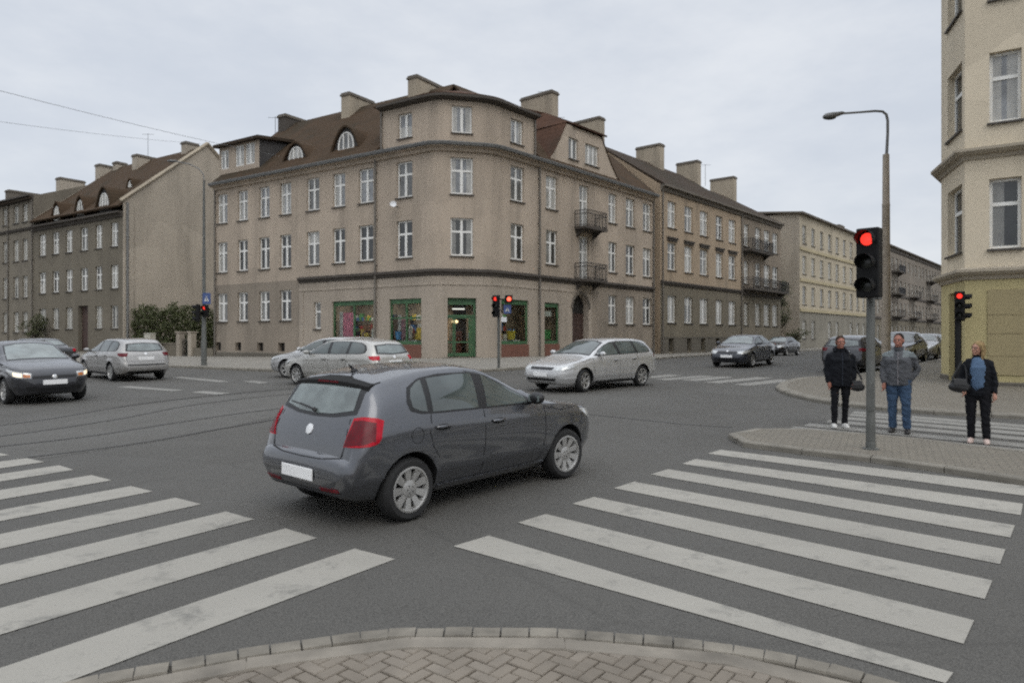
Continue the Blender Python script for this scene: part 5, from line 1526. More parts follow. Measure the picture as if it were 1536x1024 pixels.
MT['tail_lit'] = plain('tail_lamp_lit', (.4,.02,.02), .2, 0, .15, 12, coat=1, emit=.6, ecol=(1,.06,.05))
MT['lamp'] = plain('headlamp_glass', (.50,.51,.50), .12, .3, .3, 18, coat=1)
MT['lamp_on'] = plain('headlamp_lit', (.8,.72,.55), .2, 0, .1, 10, coat=1, emit=1.0, ecol=(1,.80,.52))
MT['amber'] = plain('amber_lamp', (.5,.16,.03), .2, 0, .15, 12, coat=1)
MT['plate'] = plain('number_plate', (.84,.84,.83), .45, 0, .03, 3)
MT['seam_car'] = plain('body_seam', (.008,.008,.009), .8, 0, .1, 8)
MT['chrome'] = plain('chrome', (.62,.62,.61), .2, .8, .08, 8)

class Car:
    def __init__(s, S, paint, glass='car_glass', rear='car_glass_pale'):
        s.S = S; s.paint = paint; s.gl = glass; s.rg = rear
        s.top, s.bot, s.belt, s.hw, s.tw = (pchip(S[k]) for k in ('top', 'bot', 'belt', 'hw', 'tw'))
        s.x = lambda d: S['fo'] + S['wb']/2 - d
    def section(s, d):
        S = s.S; zt, zb, w, wt = s.top(d), s.bot(d), s.hw(d), s.tw(d)
        zs = min(s.belt(d), zt-.035); cr = S.get('crown', .045) if zt > s.belt(d)+.2 else .022
        zt_e = zt-cr
        zs = min(zs, zt_e-.01); wt = min(wt, w-.03)
        f_end = min(1, min(d, S['L']-d)/.25)
        ws = w-.035
        if zt < s.belt(d)+.12: ws = max(wt+.02, w-.05)
        wb_ = w-S.get('tuck', .07)
        out = [(0, zb), (wb_*.35, zb), (wb_*.7, zb), (wb_-.05, zb), (wb_, zb+.035)]
        for i in range(1, 15):
            f = i/14; z = zb+.035+(zs-zb-.035)*f
            a = 1-(2*abs(f-.5))**2.2
            y = wb_+(ws-wb_)*f + (w-(wb_+ws)/2)*a*.96
            y += .013*math.exp(-((f-.86)/.05)**2)*f_end + .016*math.exp(-((f-.27)/.04)**2)*f_end
            for ax in (S['fo'], S['fo']+S['wb']):                # swell round the wheels
                q = math.hypot(d-ax, z-S['r']); y += .011*math.exp(-((q-S['r']-.075)/.04)**2)
            out.append((y, z))
        for i in range(1, 9):
            f = i/8; out.append((ws+(wt-ws)*f+.022*math.sin(math.pi*f)*(1 if zt_e-zs > .15 else 0), zs+(zt_e-zs)*f))
        for k_, e in ((.985, .10), (.955, .24), (.90, .42), (.8, .58), (.6, .8), (.35, .93), (0, 1)):
            out.append((wt*k_, zt_e+cr*e))
        return out
    def body(s):
        S = s.S; Ld = S['L']
        ds = [0, .012, .03, .055, .085, .12, .16, .21, .27, .34]
        n = 58; a, b = .34, Ld-.34
        ds = ds[:-1] + [a+(b-a)*i/n for i in range(n+1)] + [Ld-q for q in reversed(ds[:-1])]
        vs_, fs_ = [], []; m = None
        for d in ds:
            sec = s.section(d); ring = sec + [(-y, z) for y, z in reversed(sec[1:-1])]
            m = len(ring); X = s.x(d)
            vs_ += [(X, y, z) for y, z in ring]
        for i in range(len(ds)-1):
            for j in range(m): fs_.append((i*m+j, (i+1)*m+j, (i+1)*m+(j+1) % m, i*m+(j+1) % m))
        fs_ += [tuple(range(m)), tuple((len(ds)-1)*m+j for j in range(m-1, -1, -1))]
        me = bpy.data.meshes.new('car_body'); me.from_pydata(vs_, [], fs_)
        bm = bmesh.new(); bm.from_mesh(me); bmesh.ops.recalc_face_normals(bm, faces=bm.faces); bm.to_mesh(me)
        s.bvh = BVHTree.FromBMesh(bm); bm.free()
        me.materials.append(s.paint); me.materials.append(MT['arch'])
        return me
    def cut(s, me):
        """wheel openings"""
        S = s.S; o = bpy.data.objects.new('tmp_body', me); COL.objects.link(o)
        c = MB(); R_ = S['r']+S.get('gap', .055)
        for dx in (S['wb']/2, -S['wb']/2):
            for sd_ in (1, -1):
                c.lathe([(R_, .30), (R_, -.30)], 36, 0, Matrix.Translation((dx, sd_*(s.hw(1.5)-.20+.26), S['r']+.01)) @ Matrix.Rotation(R(90), 4, 'X'), close=True)
        cm = c.mesh('tmp_cut', MT['arch']); cm.materials.clear(); cm.materials.append(s.paint); cm.materials.append(MT['arch'])
        for p in cm.polygons: p.material_index = 1
        co_ = bpy.data.objects.new('tmp_cut', cm); COL.objects.link(co_)
        md = o.modifiers.new('b', 'BOOLEAN'); md.object = co_; md.operation = 'DIFFERENCE'; md.solver = 'EXACT'
        dg = bpy.context.evaluated_depsgraph_get(); dg.update()
        nm = bpy.data.meshes.new_from_object(o.evaluated_get(dg)); nm.name = 'car_body'
        bpy.data.objects.remove(o); bpy.data.objects.remove(co_)
        if len(nm.materials) < 2:
            nm.materials.clear(); nm.materials.append(s.paint); nm.materials.append(MT['arch'])
        smooth_mesh(nm, 42); return nm
    # ---- surfaces laid on the body
    def hit(s, phi, h, z, far=6):
        o = Vector((math.cos(phi), math.sin(phi), 0)); a = Vector((-math.sin(phi), math.cos(phi), 0))
        p = a*h + o*far + Vector((0, 0, z))
        loc, nrm, _, _ = s.bvh.ray_cast(p, -o)
        if loc is None: return None, None
        if nrm.dot(o) < 0: nrm = -nrm
        return loc, nrm
    def patch(s, name, phi, B, T, mat, par, off=.004, nu=14, nv=8, mb=None, thick=.012):
        """panel between a lower and an upper outline, lying on the body"""
        def along(pl, t):
            ls = [math.dist(pl[i], pl[i+1]) for i in range(len(pl)-1)]; tot = sum(ls) or 1; q = t*tot
            for i, l in enumerate(ls):
                if q <= l or i == len(ls)-1:
                    k_ = q/l if l else 0; k_ = min(1, k_); return (pl[i][0]+(pl[i+1][0]-pl[i][0])*k_, pl[i][1]+(pl[i+1][1]-pl[i][1])*k_)
                q -= l
        own = mb is None; m = mb or MB(); g_ = []; last = None
        for i in range(nu+1):
            b, t = along(B, i/nu), along(T, i/nu); row = []
            for j in range(nv+1):
                h, z = b[0]+(t[0]-b[0])*j/nv, b[1]+(t[1]-b[1])*j/nv
                p, nn = s.hit(phi, h, z)
                if p is None:
                    p, nn = last if last else (Vector((0, 0, z)), Vector((1, 0, 0)))
                last = (p, nn); row.append((p+nn*off, p-nn*thick))
            g_.append(row)
        vs_ = [q[0] for r in g_ for q in r]; k_ = nv+1
        fs_ = [(i*k_+j, (i+1)*k_+j, (i+1)*k_+j+1, i*k_+j+1) for i in range(nu) for j in range(nv)]
        rim = [(i, 0) for i in range(nu+1)] + [(nu, j) for j in range(1, nv+1)] + [(i, nv) for i in range(nu-1, -1, -1)] + [(0, j) for j in range(nv-1, 0, -1)]
        o0 = len(vs_); vs_ += [g_[i][j][1] for i, j in rim]; nr = len(rim)
        for q in range(nr):
            a, b = rim[q], rim[(q+1) % nr]; fs_.append((a[0]*k_+a[1], o0+q, o0+(q+1) % nr, b[0]*k_+b[1]))
        m.add(vs_, fs_, 0)
        if own: return m.build(name, MT[mat] if isinstance(mat, str) else mat, par, smooth=50, local=True)
    def side(s, name, sd_, B, T, mat, par, **kw):
        """outline points given as (distance from the nose, height) on the left (+1) or right (-1) flank"""
        phi = math.pi/2*sd_; c = lambda pl: [(-s.x(d)*sd_, z) for d, z in pl]
        return s.patch(name, phi, c(B), c(T), mat, par, **kw)
    def end(s, name, front, B, T, mat, par, **kw):
        phi = 0 if front else math.pi; sg = 1 if front else -1
        c = lambda pl: [(y*sg, z) for y, z in pl]
        return s.patch(name, phi, c(B), c(T), mat, par, **kw)
    def corner(s, name, front, sd_, B, T, mat, par, ang=45, **kw):
        """lamp wrapping a corner: points (along, z), along measured from the corner, + towards the middle of the car"""
        phi = (R(ang) if front else math.pi-R(ang))*sd_
        a = Vector((-math.sin(phi), math.cos(phi))); S = s.S
        X = s.x(0.10) if front else s.x(S['L']-.10); Y = (s.hw(.22 if front else S['L']-.22))*sd_
        h0 = a.x*X+a.y*Y; sg = 1 if (a.y*(-sd_)) > 0 else -1
        c = lambda pl: [(h0+q*sg, z) for q, z in pl]
        return s.patch(name, phi, c(B), c(T), mat, par, **kw)
    def seam(s, pts, sd_, mb, w_=.009, phi=None):
        for (d0, z0), (d1, z1) in zip(pts, pts[1:]):
            l = math.hypot(d1-d0, z1-z0) or 1; nx_, nz_ = -(z1-z0)/l*w_/2, (d1-d0)/l*w_/2
            n = max(2, int(l/.07))
            if phi is None:
                s.side('', sd_, [(d0+nx_, z0+nz_), (d1+nx_, z1+nz_)], [(d0-nx_, z0-nz_), (d1-nx_, z1-nz_)], None, None, off=.0022, nu=n, nv=1, mb=mb, thick=.003)
            else:
                s.end('', phi == 0, [(d0+nx_, z0+nz_), (d1+nx_, z1+nz_)], [(d0-nx_, z0-nz_), (d1-nx_, z1-nz_)], None, None, off=.0022, nu=n, nv=1, mb=mb, thick=.003)

WHEELS = {}
def wheel_mesh(r, spokes, dark=False):
    k_ = (r, spokes)
    if k_ in WHEELS: return WHEELS[k_]
    t = MB(); w_ = .195; rr = r*.70
    t.lathe([(rr, -w_/2+.02), (rr+.012, -w_/2), (r-.035, -w_/2-.004), (r-.010, -w_/2+.022), (r, -w_/2+.05), (r, 0), (r, w_/2-.05), (r-.010, w_/2-.022), (r-.035, w_/2+.004), (rr+.012, w_/2), (rr, w_/2-.02)], 40)
    for j in range(3):                                       # tread grooves
        z = (-.04, 0, .04)[j]
        t.lathe([(r+.0012, z-.006), (r+.0012, z+.006)], 40)
    tm = t.mesh('wheel', MT['tyre'], 35)
    g_ = MB(); f = w_/2-.012
    g_.lathe([(rr+.006, f-.01), (rr+.006, f+.012), (rr-.012, f+.014), (rr-.022, f-.004), (rr-.03, f-.05)], 40)
    g_.lathe([(rr-.03, f-.055), (.05, f-.06), (0, f-.06)], 30, 1)
    for i in range(spokes):
        a = 2*math.pi*i/spokes
        for da in ((-.12, .12) if spokes <= 6 else (0,)):
            M = Matrix.Rotation(a+da*.8, 4, 'Z'); wd0, wd1 = (.020, .016) if spokes <= 6 else (.022, .040)
            p = [(.045, -wd0, f-.018), (rr-.014, -wd1, f+.004), (rr-.014, wd1, f+.004), (.045, wd0, f-.018)]
            g_.extrude(p, (0, 0, -.028), 0, M)
    rh = .060 if spokes <= 6 else .085; g_.lathe([(rh, f-.03), (rh, f-.012), (rh-.02, f-.004), (0, f-.001)], 20)
    for i in range(5):
        a = 2*math.pi*i/5+.3; g_.lathe([(.008, f-.012), (.008, f+.000), (0, f+.001)], 8, 1, Matrix.Translation((.034*math.cos(a), .034*math.sin(a), 0)))
    WHEELS[k_] = (tm, g_.mesh('rim', [MT['rim'], MT['rim_dark']], 35)); return WHEELS[k_]

def build_car(S, name, label, cat, paint, opt=None, group=None):
    opt = opt or {}
    c = Car(S, paint, opt.get('glass', 'car_glass'), opt.get('rear', 'car_glass_pale'))
    t = thing(name, label, cat, group=group)
    raw = c.body(); me = c.cut(raw); body = link('body', me, t)
    r, Ld = S['r'], S['L']
    # wheels
    tm, rm_ = wheel_mesh(r, opt.get('spokes', 5))
    tr = c.hw(1.5)-.115
    for fx in (1, -1):
        for sd_ in (1, -1):
            o = link('wheel', tm, t, (fx*S['wb']/2, sd_*tr, r)); o.rotation_euler = (R(-90*sd_), R(opt.get('turn', 20*fx)), R(opt.get('steer', 0) if fx > 0 else 0))
            link('rim', rm_, o)
    # glass
    wb_, wt_ = S['win_b'], S['win_t']
    for sd_ in (1, -1):
        bnd = c.side('window_trim', sd_, wb_, wt_, 'trim_black', t, off=.0035, nu=40, nv=8)
        for B, T in S['panes']: c.side('side_window', sd_, B, T, c.gl, t, off=.0065, nu=16, nv=8)
    c.end('windscreen_trim', True, S['ws_b'], S['ws_t'], 'trim_black', t, off=.003, nu=24, nv=10)
    ins = lambda pl, k_, dz: [(y*k_, z+dz) for y, z in pl]
    c.end('windscreen', True, ins(S['ws_b'], .955, .025), ins(S['ws_t'], .945, -.022), opt.get('front', c.gl), t, off=.006, nu=24, nv=10)
    c.end('rear_window_trim', False, S['rw_b'], S['rw_t'], 'trim_black', t, off=.003, nu=24, nv=8)
    c.end('rear_window', False, ins(S['rw_b'], .90, .03), ins(S['rw_t'], .88, -.03), c.rg, t, off=.006, nu=24, nv=8)
    # panel gaps
    for sd_ in (1, -1):
        m = MB()
        for ln in S['seams']: c.seam(ln, sd_, m)
        m.build('body_seam', MT['seam_car'], body, local=True, fix=False)
    if S.get('seams_rear'):
        for ln in S['seams_rear']:
            m = MB(); c.seam(ln, 1, m, phi=1); m.build('body_seam', MT['seam_car'], body, local=True, fix=False)
        # sills and bumpers in black plastic
    for sd_ in (1, -1):
        d0, d1 = S['fo']+r+.09, S['fo']+S['wb']-r-.09
        c.side('sill', sd_, [(d0, .212), (d1, .212)], [(d0, .275), (d1, .275)], paint if S.get('sill') else 'trim_black', t, off=.010, nu=16, nv=2)
    # handles, mirrors
    for sd_ in (1, -1):
        for d, z in S['handles']:
            p, nn = c.hit(math.pi/2*sd_, -c.x(d)*sd_, z)
            h = MB(); h.ellipsoid((0, 0, 0), (.11, .012, .030), 14, 8, 1); h.tube([(-.095, .006*sd_, .006), (-.05, .034*sd_, .010), (.05, .034*sd_, .010), (.095, .006*sd_, .006)], .014, 8, 0)
            h.build('door_handle', [paint, MT['seam_car']], t, True, local=True, loc=p+nn*.004)
        d, z = S['mirror']; p, nn = c.hit(math.pi/2*sd_, -c.x(d)*sd_, z)
        h = MB(); h.ellipsoid((-.01, .13*sd_, .055), (.065, .105, .068), 14, 10); h.tube([(0, -.01*sd_, 0), (-.0, .07*sd_, .03)], [.035, .028], 8, 1)
        h.add([(-.062, .05*sd_, .02), (-.062, .21*sd_, .025), (-.062, .21*sd_, .09), (-.062, .05*sd_, .095)], [(0, 1, 2, 3)], 2)
        h.build('wing_mirror', [MT['trim_black'] if opt.get('black_mirror') else paint, MT['trim_black'], MT['car_glass_pale']], t, True, local=True, loc=p)
    # lamps
    tl_m = MT[opt.get('tail', 'tail')]; hl = opt.get('head', 'lamp')
    for sd_ in (1, -1):
        B, T = S['tail']
        tl = c.corner('tail_lamp', False, sd_, B, T, tl_m, t, off=.010, nu=14, nv=8)
        if 'tail_in' in S: c.corner('tail_lamp_core', False, sd_, *S['tail_in'], 'tail_core', tl, off=.0125, nu=10, nv=6)
        B, T = S['head']
        h_ = c.corner('headlamp', True, sd_, B, T, 'lamp', t, off=.006, nu=14, nv=8)
        if hl == 'lamp_on':
            q = [(.02+.30*S.get('hs', 1)*f, None) for f in (0, 1)]
            c.corner('lamp_bulb', True, sd_, *S['bulb'], 'lamp_on', h_, off=.009, nu=8, nv=6)
            c.corner('indicator', True, sd_, *S['ind'], 'amber', h_, off=.009, nu=6, nv=4)
    # grille, lower intake, plates, badge
    for B, T in S['grille']: c.end('grille', True, B, T, 'trim_black', t, off=.004, nu=18, nv=4)
    for key, fr in (('plate_f', True), ('plate_r', False)):
        y, z = S[key]; p, nn = c.hit(0 if fr else math.pi, 0, z)
        if opt.get('no_'+key): continue
        m = MB(); m.box((0, y, 0), (.012, .52, .112)); sg = 1 if fr else -1
        m.build('number_plate', MT['plate'], t, local=True, loc=Vector((p.x+sg*.016, 0, z)), bevel=.004)
    for B, T in S.get('rear_trim', []): c.end('bumper_trim', False, B, T, 'trim_black', t, off=.005, nu=20, nv=3)
    for B, T in S.get('reflectors', []):
        c.end('reflector', False, B, T, 'tail_core', t, off=.006, nu=6, nv=2)
    if S.get('badge'):
        for fr in (False, True):
            z = S['badge'][0 if not fr else 1]; p, nn = c.hit(0 if fr else math.pi, 0, z)
            m = MB(); m.lathe([(.052, 0), (.052, .008), (.044, .012), (0, .012)], 24, M=nn.to_track_quat('Z', 'Y').to_matrix().to_4x4()); m.build('badge', MT['chrome' if fr else 'white_sign'], t, True, local=True, loc=p)
    if opt.get('extra'): opt['extra'](c, t, paint)
    bpy.data.meshes.remove(raw)
    return t, c

def gnormal(x, y):
    e = .6; return Vector((zg(x-e, y)-zg(x+e, y), zg(x, y-e)-zg(x, y+e), 2*e)).normalized()
def put_car(t, x, y, hd):
    """stand the car on the road at x, y with heading hd (plan vector)"""
    n = gnormal(x, y); f = Vector((hd[0], hd[1], 0)).normalized(); f = (f-n*f.dot(n)).normalized(); l = n.cross(f)
    M = Matrix((f, l, n)).transposed(); t.rotation_euler = M.to_euler(); t.location = (x, y, zg(x, y)+.004)
def put_by_wheel(t, c, px, py, hd, fx, sd_):
    """the tyre of one wheel (front +1 / rear -1, left +1 / right -1) touches the ground at a pixel"""
    p = G(px, py); f = Vector((hd[0], hd[1], 0)).normalized(); l = Vector((-f.y, f.x, 0))
    q = p - f*(fx*c.S['wb']/2) - l*(sd_*(c.hw(1.5)-.06)); put_car(t, q.x, q.y, f)

# ---- the shapes (metres from the nose, metres above the road)
HATCH = dict(L=3.97, fo=.80, wb=2.47, r=.303, gap=.05, crown=.05,
    top=[(0,.52),(.02,.63),(.07,.735),(.18,.825),(.5,.90),(.9,.962),(1.15,1.005),(1.34,1.075),(1.62,1.205),(1.9,1.335),(2.15,1.418),(2.5,1.456),(2.85,1.450),(3.25,1.405),(3.52,1.350),(3.62,1.27),(3.76,1.03),(3.795,.97),(3.845,.86),(3.872,.72),(3.885,.672),(3.930,.650),(3.958,.61),(3.97,.52)],
    sill='paint', tuck=.115, bot=[(0,.40),(.04,.30),(.14,.23),(.5,.20),(3.3,.20),(3.75,.25),(3.92,.31),(3.97,.40)],
    belt=[(0,.72),(.25,.80),(.5,.86),(1.25,.945),(2.2,.965),(3.2,.995),(3.6,.96),(3.97,.60)],
    hw=[(0,.42),(.03,.52),(.10,.635),(.22,.73),(.45,.80),(.9,.832),(1.6,.841),(2.8,.841),(3.3,.835),(3.6,.826),(3.8,.80),(3.90,.748),(3.95,.695),(3.97,.63)],
    tw=[(0,.38),(.1,.54),(.22,.63),(.5,.71),(1.18,.70),(1.75,.612),(2.15,.58),(3.0,.575),(3.5,.60),(3.75,.625),(3.85,.645),(3.93,.62),(3.97,.54)],
    win_b=[(1.36,.965),(1.8,.972),(2.3,.982),(2.85,.993),(3.12,1.005),(3.24,1.04)],
    win_t=[(1.36,.975),(1.55,1.075),(1.8,1.205),(2.05,1.315),(2.3,1.362),(2.75,1.365),(3.02,1.335),(3.20,1.255),(3.26,1.12)],
    panes=[([(1.52,.985),(2.20,.995)], [(1.54,1.05),(1.8,1.182),(2.0,1.278),(2.12,1.322)]),
           ([(2.33,.998),(2.97,1.012)], [(2.27,1.345),(2.5,1.348),(2.92,1.328)]),
           ([(3.04,1.02),(3.13,1.035),(3.205,1.07)], [(3.00,1.318),(3.07,1.295),(3.16,1.24),(3.205,1.16)])],
    ws_b=[(-.66,.985),(-.33,1.005),(0,1.01),(.33,1.005),(.66,.985)], ws_t=[(-.545,1.335),(-.28,1.385),(0,1.395),(.28,1.385),(.545,1.335)],
    rw_b=[(-.61,1.04),(-.3,.995),(0,.985),(.3,.995),(.61,1.04)], rw_t=[(-.575,1.29),(-.25,1.32),(0,1.325),(.25,1.32),(.575,1.29)],
    seams=[[(1.24,.92),(1.24,.60),(1.28,.32),(1.38,.28)], [(2.26,.975),(2.27,.5),(2.27,.285)], [(1.38,.285),(2.85,.285)], [(3.0,1.0),(3.04,.82),(3.0,.68),(2.91,.56)], [(.62,.86),(.9,.85),(1.25,.925)]],
    seams_rear=[[(-.56,1.0),(-.60,.80),(-.57,.655),(-.3,.63),(0,.625),(.3,.63),(.57,.655),(.60,.80),(.56,1.0)], [(-.62,.345),(-.3,.335),(.3,.335),(.62,.345)]],
    handles=[(2.06,.84),(2.87,.86)], mirror=(1.50,.985),
    tail=([(-.185,.845),(-.16,.79),(-.06,.765),(.155,.758)], [(-.195,.985),(-.13,1.012),(-.02,1.02),(.065,1.008)]),
    tail_in=([(-.135,.815),(-.04,.785),(.148,.766)], [(-.135,.968),(-.02,.990),(.060,.985)]),
    head=([(-.24,.73),(-.02,.66),(.22,.64)], [(-.32,.83),(-.05,.79),(.20,.745)]),
    grille=[([(-.42,.60),(.42,.60)], [(-.42,.66),(.42,.66)]), ([(-.45,.32),(.45,.32)], [(-.48,.42),(.48,.42)])],
    plate_f=(0,.50), plate_r=(0,.475), badge=(.865,.66),
    rear_trim=[([(-.50,.245),(0,.235),(.50,.245)], [(-.55,.315),(0,.31),(.55,.315)])],
    reflectors=[([(-.60,.352),(-.34,.342)], [(-.60,.385),(-.34,.378)]), ([(.34,.342),(.60,.352)], [(.34,.378),(.60,.385)])])

ESTATE = dict(L=4.55, fo=.90, wb=2.70, r=.315, gap=.055, crown=.045,
    top=[(0,.50),(.02,.60),(.08,.685),(.25,.77),(.6,.855),(1.0,.93),(1.2,.985),(1.5,1.13),(1.9,1.32),(2.2,1.415),(2.6,1.462),(3.3,1.465),(3.9,1.42),(4.12,1.36),(4.20,1.29),(4.40,1.0),(4.46,.90),(4.50,.72),(4.53,.66),(4.55,.54)],
    bot=[(0,.40),(.04,.30),(.15,.23),(.5,.20),(3.7,.20),(4.3,.26),(4.5,.33),(4.55,.42)],
    belt=[(0,.70),(.6,.82),(1.2,.935),(2.5,.975),(3.8,1.0),(4.2,.98),(4.55,.6)],
    hw=[(0,.52),(.03,.61),(.10,.71),(.25,.79),(.5,.845),(1.0,.872),(1.8,.88),(3.4,.88),(3.9,.87),(4.2,.845),(4.38,.80),(4.48,.74),(4.53,.68),(4.55,.60)],
    tw=[(0,.46),(.1,.60),(.6,.73),(1.15,.73),(1.9,.62),(2.3,.59),(3.6,.58),(4.1,.565),(4.35,.62),(4.46,.66),(4.52,.62),(4.55,.55)],
    win_b=[(1.38,.985),(2.4,1.0),(3.3,1.015),(3.9,1.03),(4.06,1.06)],
    win_t=[(1.38,.995),(1.65,1.14),(1.95,1.27),(2.25,1.355),(2.6,1.385),(3.3,1.385),(3.75,1.35),(3.98,1.27),(4.08,1.14)],
    panes=[([(1.55,1.003),(2.42,1.015)], [(1.57,1.08),(1.9,1.235),(2.2,1.33),(2.35,1.352)]),
           ([(2.55,1.018),(3.28,1.028)], [(2.49,1.364),(2.7,1.368),(3.24,1.365)]),
           ([(3.38,1.03),(3.85,1.042),(3.99,1.075)], [(3.35,1.362),(3.72,1.33),(3.93,1.25),(4.0,1.15)])],
    ws_b=[(-.70,.995),(-.35,1.02),(0,1.025),(.35,1.02),(.70,.995)], ws_t=[(-.56,1.345),(-.28,1.395),(0,1.405),(.28,1.395),(.56,1.345)],
    rw_b=[(-.62,1.03),(0,1.0),(.62,1.03)], rw_t=[(-.55,1.28),(0,1.315),(.55,1.28)],
    seams=[[(1.28,.94),(1.3,.60),(1.36,.32),(1.45,.28)], [(2.48,.99),(2.48,.285)], [(1.45,.285),(3.1,.285)], [(3.32,1.0),(3.34,.80),(3.22,.62)], [(.7,.86),(.9,.84),(1.2,.92)]],
    seams_rear=[[(-.60,.96),(-.64,.78),(-.60,.68),(.60,.68),(.64,.78),(.60,.96)]],
    handles=[(2.28,.855),(3.16,.87)], mirror=(1.55,.99),
    tail=([(-.12,.89),(-.02,.85),(.17,.855)], [(-.17,.965),(.0,.97),(.155,.97)]),
    head=([(-.34,.70),(-.06,.615),(.26,.60)], [(-.40,.765),(-.08,.74),(.24,.715)]),
    grille=[([(-.40,.625),(.40,.625)], [(-.44,.70),(.44,.70)]), ([(-.52,.33),(.52,.33)], [(-.56,.40),(.56,.40)])],
    plate_f=(0,.50), plate_r=(0,.78), badge=(.93,.72),
    rear_trim=[([(-.58,.27),(0,.26),(.58,.27)], [(-.62,.36),(0,.35),(.62,.36)]), ([(-.60,.545),(0,.54),(.60,.545)], [(-.60,.585),(0,.58),(.60,.585)])])

SALOON = dict(ESTATE, L=4.50,
    top=[(0,.50),(.02,.60),(.08,.69),(.25,.78),(.6,.86),(1.0,.93),(1.2,.98),(1.5,1.12),(1.9,1.30),(2.2,1.385),(2.6,1.42),(3.1,1.40),(3.4,1.33),(3.8,1.12),(3.95,1.06),(4.2,1.04),(4.38,1.02),(4.43,.93),(4.46,.75),(4.49,.64),(4.50,.54)],
    hw=[(0,.52),(.03,.61),(.10,.71),(.25,.79),(.5,.845),(1.0,.872),(1.8,.88),(3.4,.88),(3.9,.865),(4.2,.83),(4.36,.78),(4.44,.72),(4.48,.66),(4.50,.58)],
    tw=[(0,.46),(.1,.60),(.6,.73),(1.15,.73),(1.9,.62),(2.3,.59),(3.0,.57),(3.4,.58),(3.85,.66),(4.2,.70),(4.4,.68),(4.50,.54)],
    bot=[(0,.40),(.04,.30),(.15,.23),(.5,.20),(3.7,.20),(4.25,.26),(4.45,.33),(4.50,.42)],
    belt=[(0,.70),(.6,.82),(1.2,.935),(2.5,.965),(3.6,.99),(4.2,.98),(4.50,.6)],
    win_b=[(1.38,.985),(2.4,.995),(3.2,1.005),(3.55,1.03)], win_t=[(1.38,.995),(1.65,1.13),(1.95,1.245),(2.25,1.32),(2.6,1.345),(3.0,1.325),(3.3,1.24),(3.56,1.07)],
    panes=[([(1.55,1.003),(2.42,1.012)], [(1.57,1.08),(1.9,1.21),(2.2,1.295),(2.35,1.315)]), ([(2.55,1.015),(3.15,1.022),(3.42,1.04)], [(2.49,1.325),(2.7,1.326),(3.0,1.30),(3.27,1.22),(3.44,1.09)])],
    ws_t=[(-.56,1.31),(-.28,1.355),(0,1.365),(.28,1.355),(.56,1.31)],
    rw_b=[(-.62,1.10),(0,1.085),(.62,1.10)], rw_t=[(-.54,1.31),(0,1.345),(.54,1.31)],
    seams=[[(1.28,.94),(1.3,.60),(1.36,.32),(1.45,.28)], [(2.48,.99),(2.48,.285)], [(1.45,.285),(3.1,.285)], [(3.30,1.0),(3.30,.80),(3.2,.62)]],
    plate_r=(0,.76), badge=(.95,.72))

# taller five-door car
def scaled(S, kx, kz, kw, **over):
    o = dict(S)
    for k_ in ('top', 'bot', 'belt'): o[k_] = [(d*kx, z*kz if z > .45 else z) for d, z in S[k_]]
    for k_ in ('hw', 'tw'): o[k_] = [(d*kx, w_*kw) for d, w_ in S[k_]]
    for k_ in ('win_b', 'win_t'): o[k_] = [(d*kx, z*kz) for d, z in S[k_]]
    o['panes'] = [([(d*kx, z*kz) for d, z in B], [(d*kx, z*kz) for d, z in T]) for B, T in S['panes']]
    for k_ in ('ws_b', 'ws_t', 'rw_b', 'rw_t'): o[k_] = [(y*kw, z*kz) for y, z in S[k_]]
    for k_ in ('tail', 'head', 'tail_in'):
        if k_ in S: o[k_] = tuple([(q, z*kz) for q, z in pl] for pl in S[k_])
    o['seams'] = [[(d*kx, z*kz) for d, z in ln] for ln in S['seams']]; o['seams_rear'] = []
    o['handles'] = [(d*kx, z*kz) for d, z in S['handles']]; o['mirror'] = (S['mirror'][0]*kx, S['mirror'][1]*kz)
    o['L'], o['fo'], o['wb'] = S['L']*kx, S['fo']*kx, S['wb']*kx
    o.update(over); return o
TALL = scaled(HATCH, 1.06, 1.045, 1.05, r=.315,
    head=([(-.36,.76),(-.06,.655),(.24,.64)], [(-.46,.86),(-.08,.80),(.22,.755)]),
    bulb=([(-.16,.70),(.06,.665)], [(-.18,.78),(.05,.75)]), ind=([(.09,.66),(.22,.655)], [(.08,.735),(.21,.72)]),
    grille=[([(-.46,.625),(.46,.625)], [(-.46,.69),(.46,.69)]), ([(-.55,.33),(.55,.33)], [(-.60,.43),(.60,.43)])],
    plate_f=(0,.53), reflectors=[])

PAINT = dict(
    slate=car_paint('slate_blue_paint', (.100,.104,.114), .70, .25, .08), silver=car_paint('silver_paint', (.50,.50,.495), .55, .36, .10),
    champagne=car_paint('champagne_paint', (.42,.41,.38), .5, .38, .15), grey=car_paint('grey_silver_paint', (.34,.33,.315), .5, .38, .15),
    dark=car_paint('dark_grey_paint', (.026,.027,.032), .35, .30, .12), navy=car_paint('navy_paint', (.030,.034,.044), .35, .32, .10),
    black=car_paint('black_paint', (.014,.014,.016), .2, .3, .15), white=car_paint('white_paint', (.55,.55,.53), 0, .4, .12), red=car_paint('red_paint', (.22,.03,.03), .1, .35, .12))

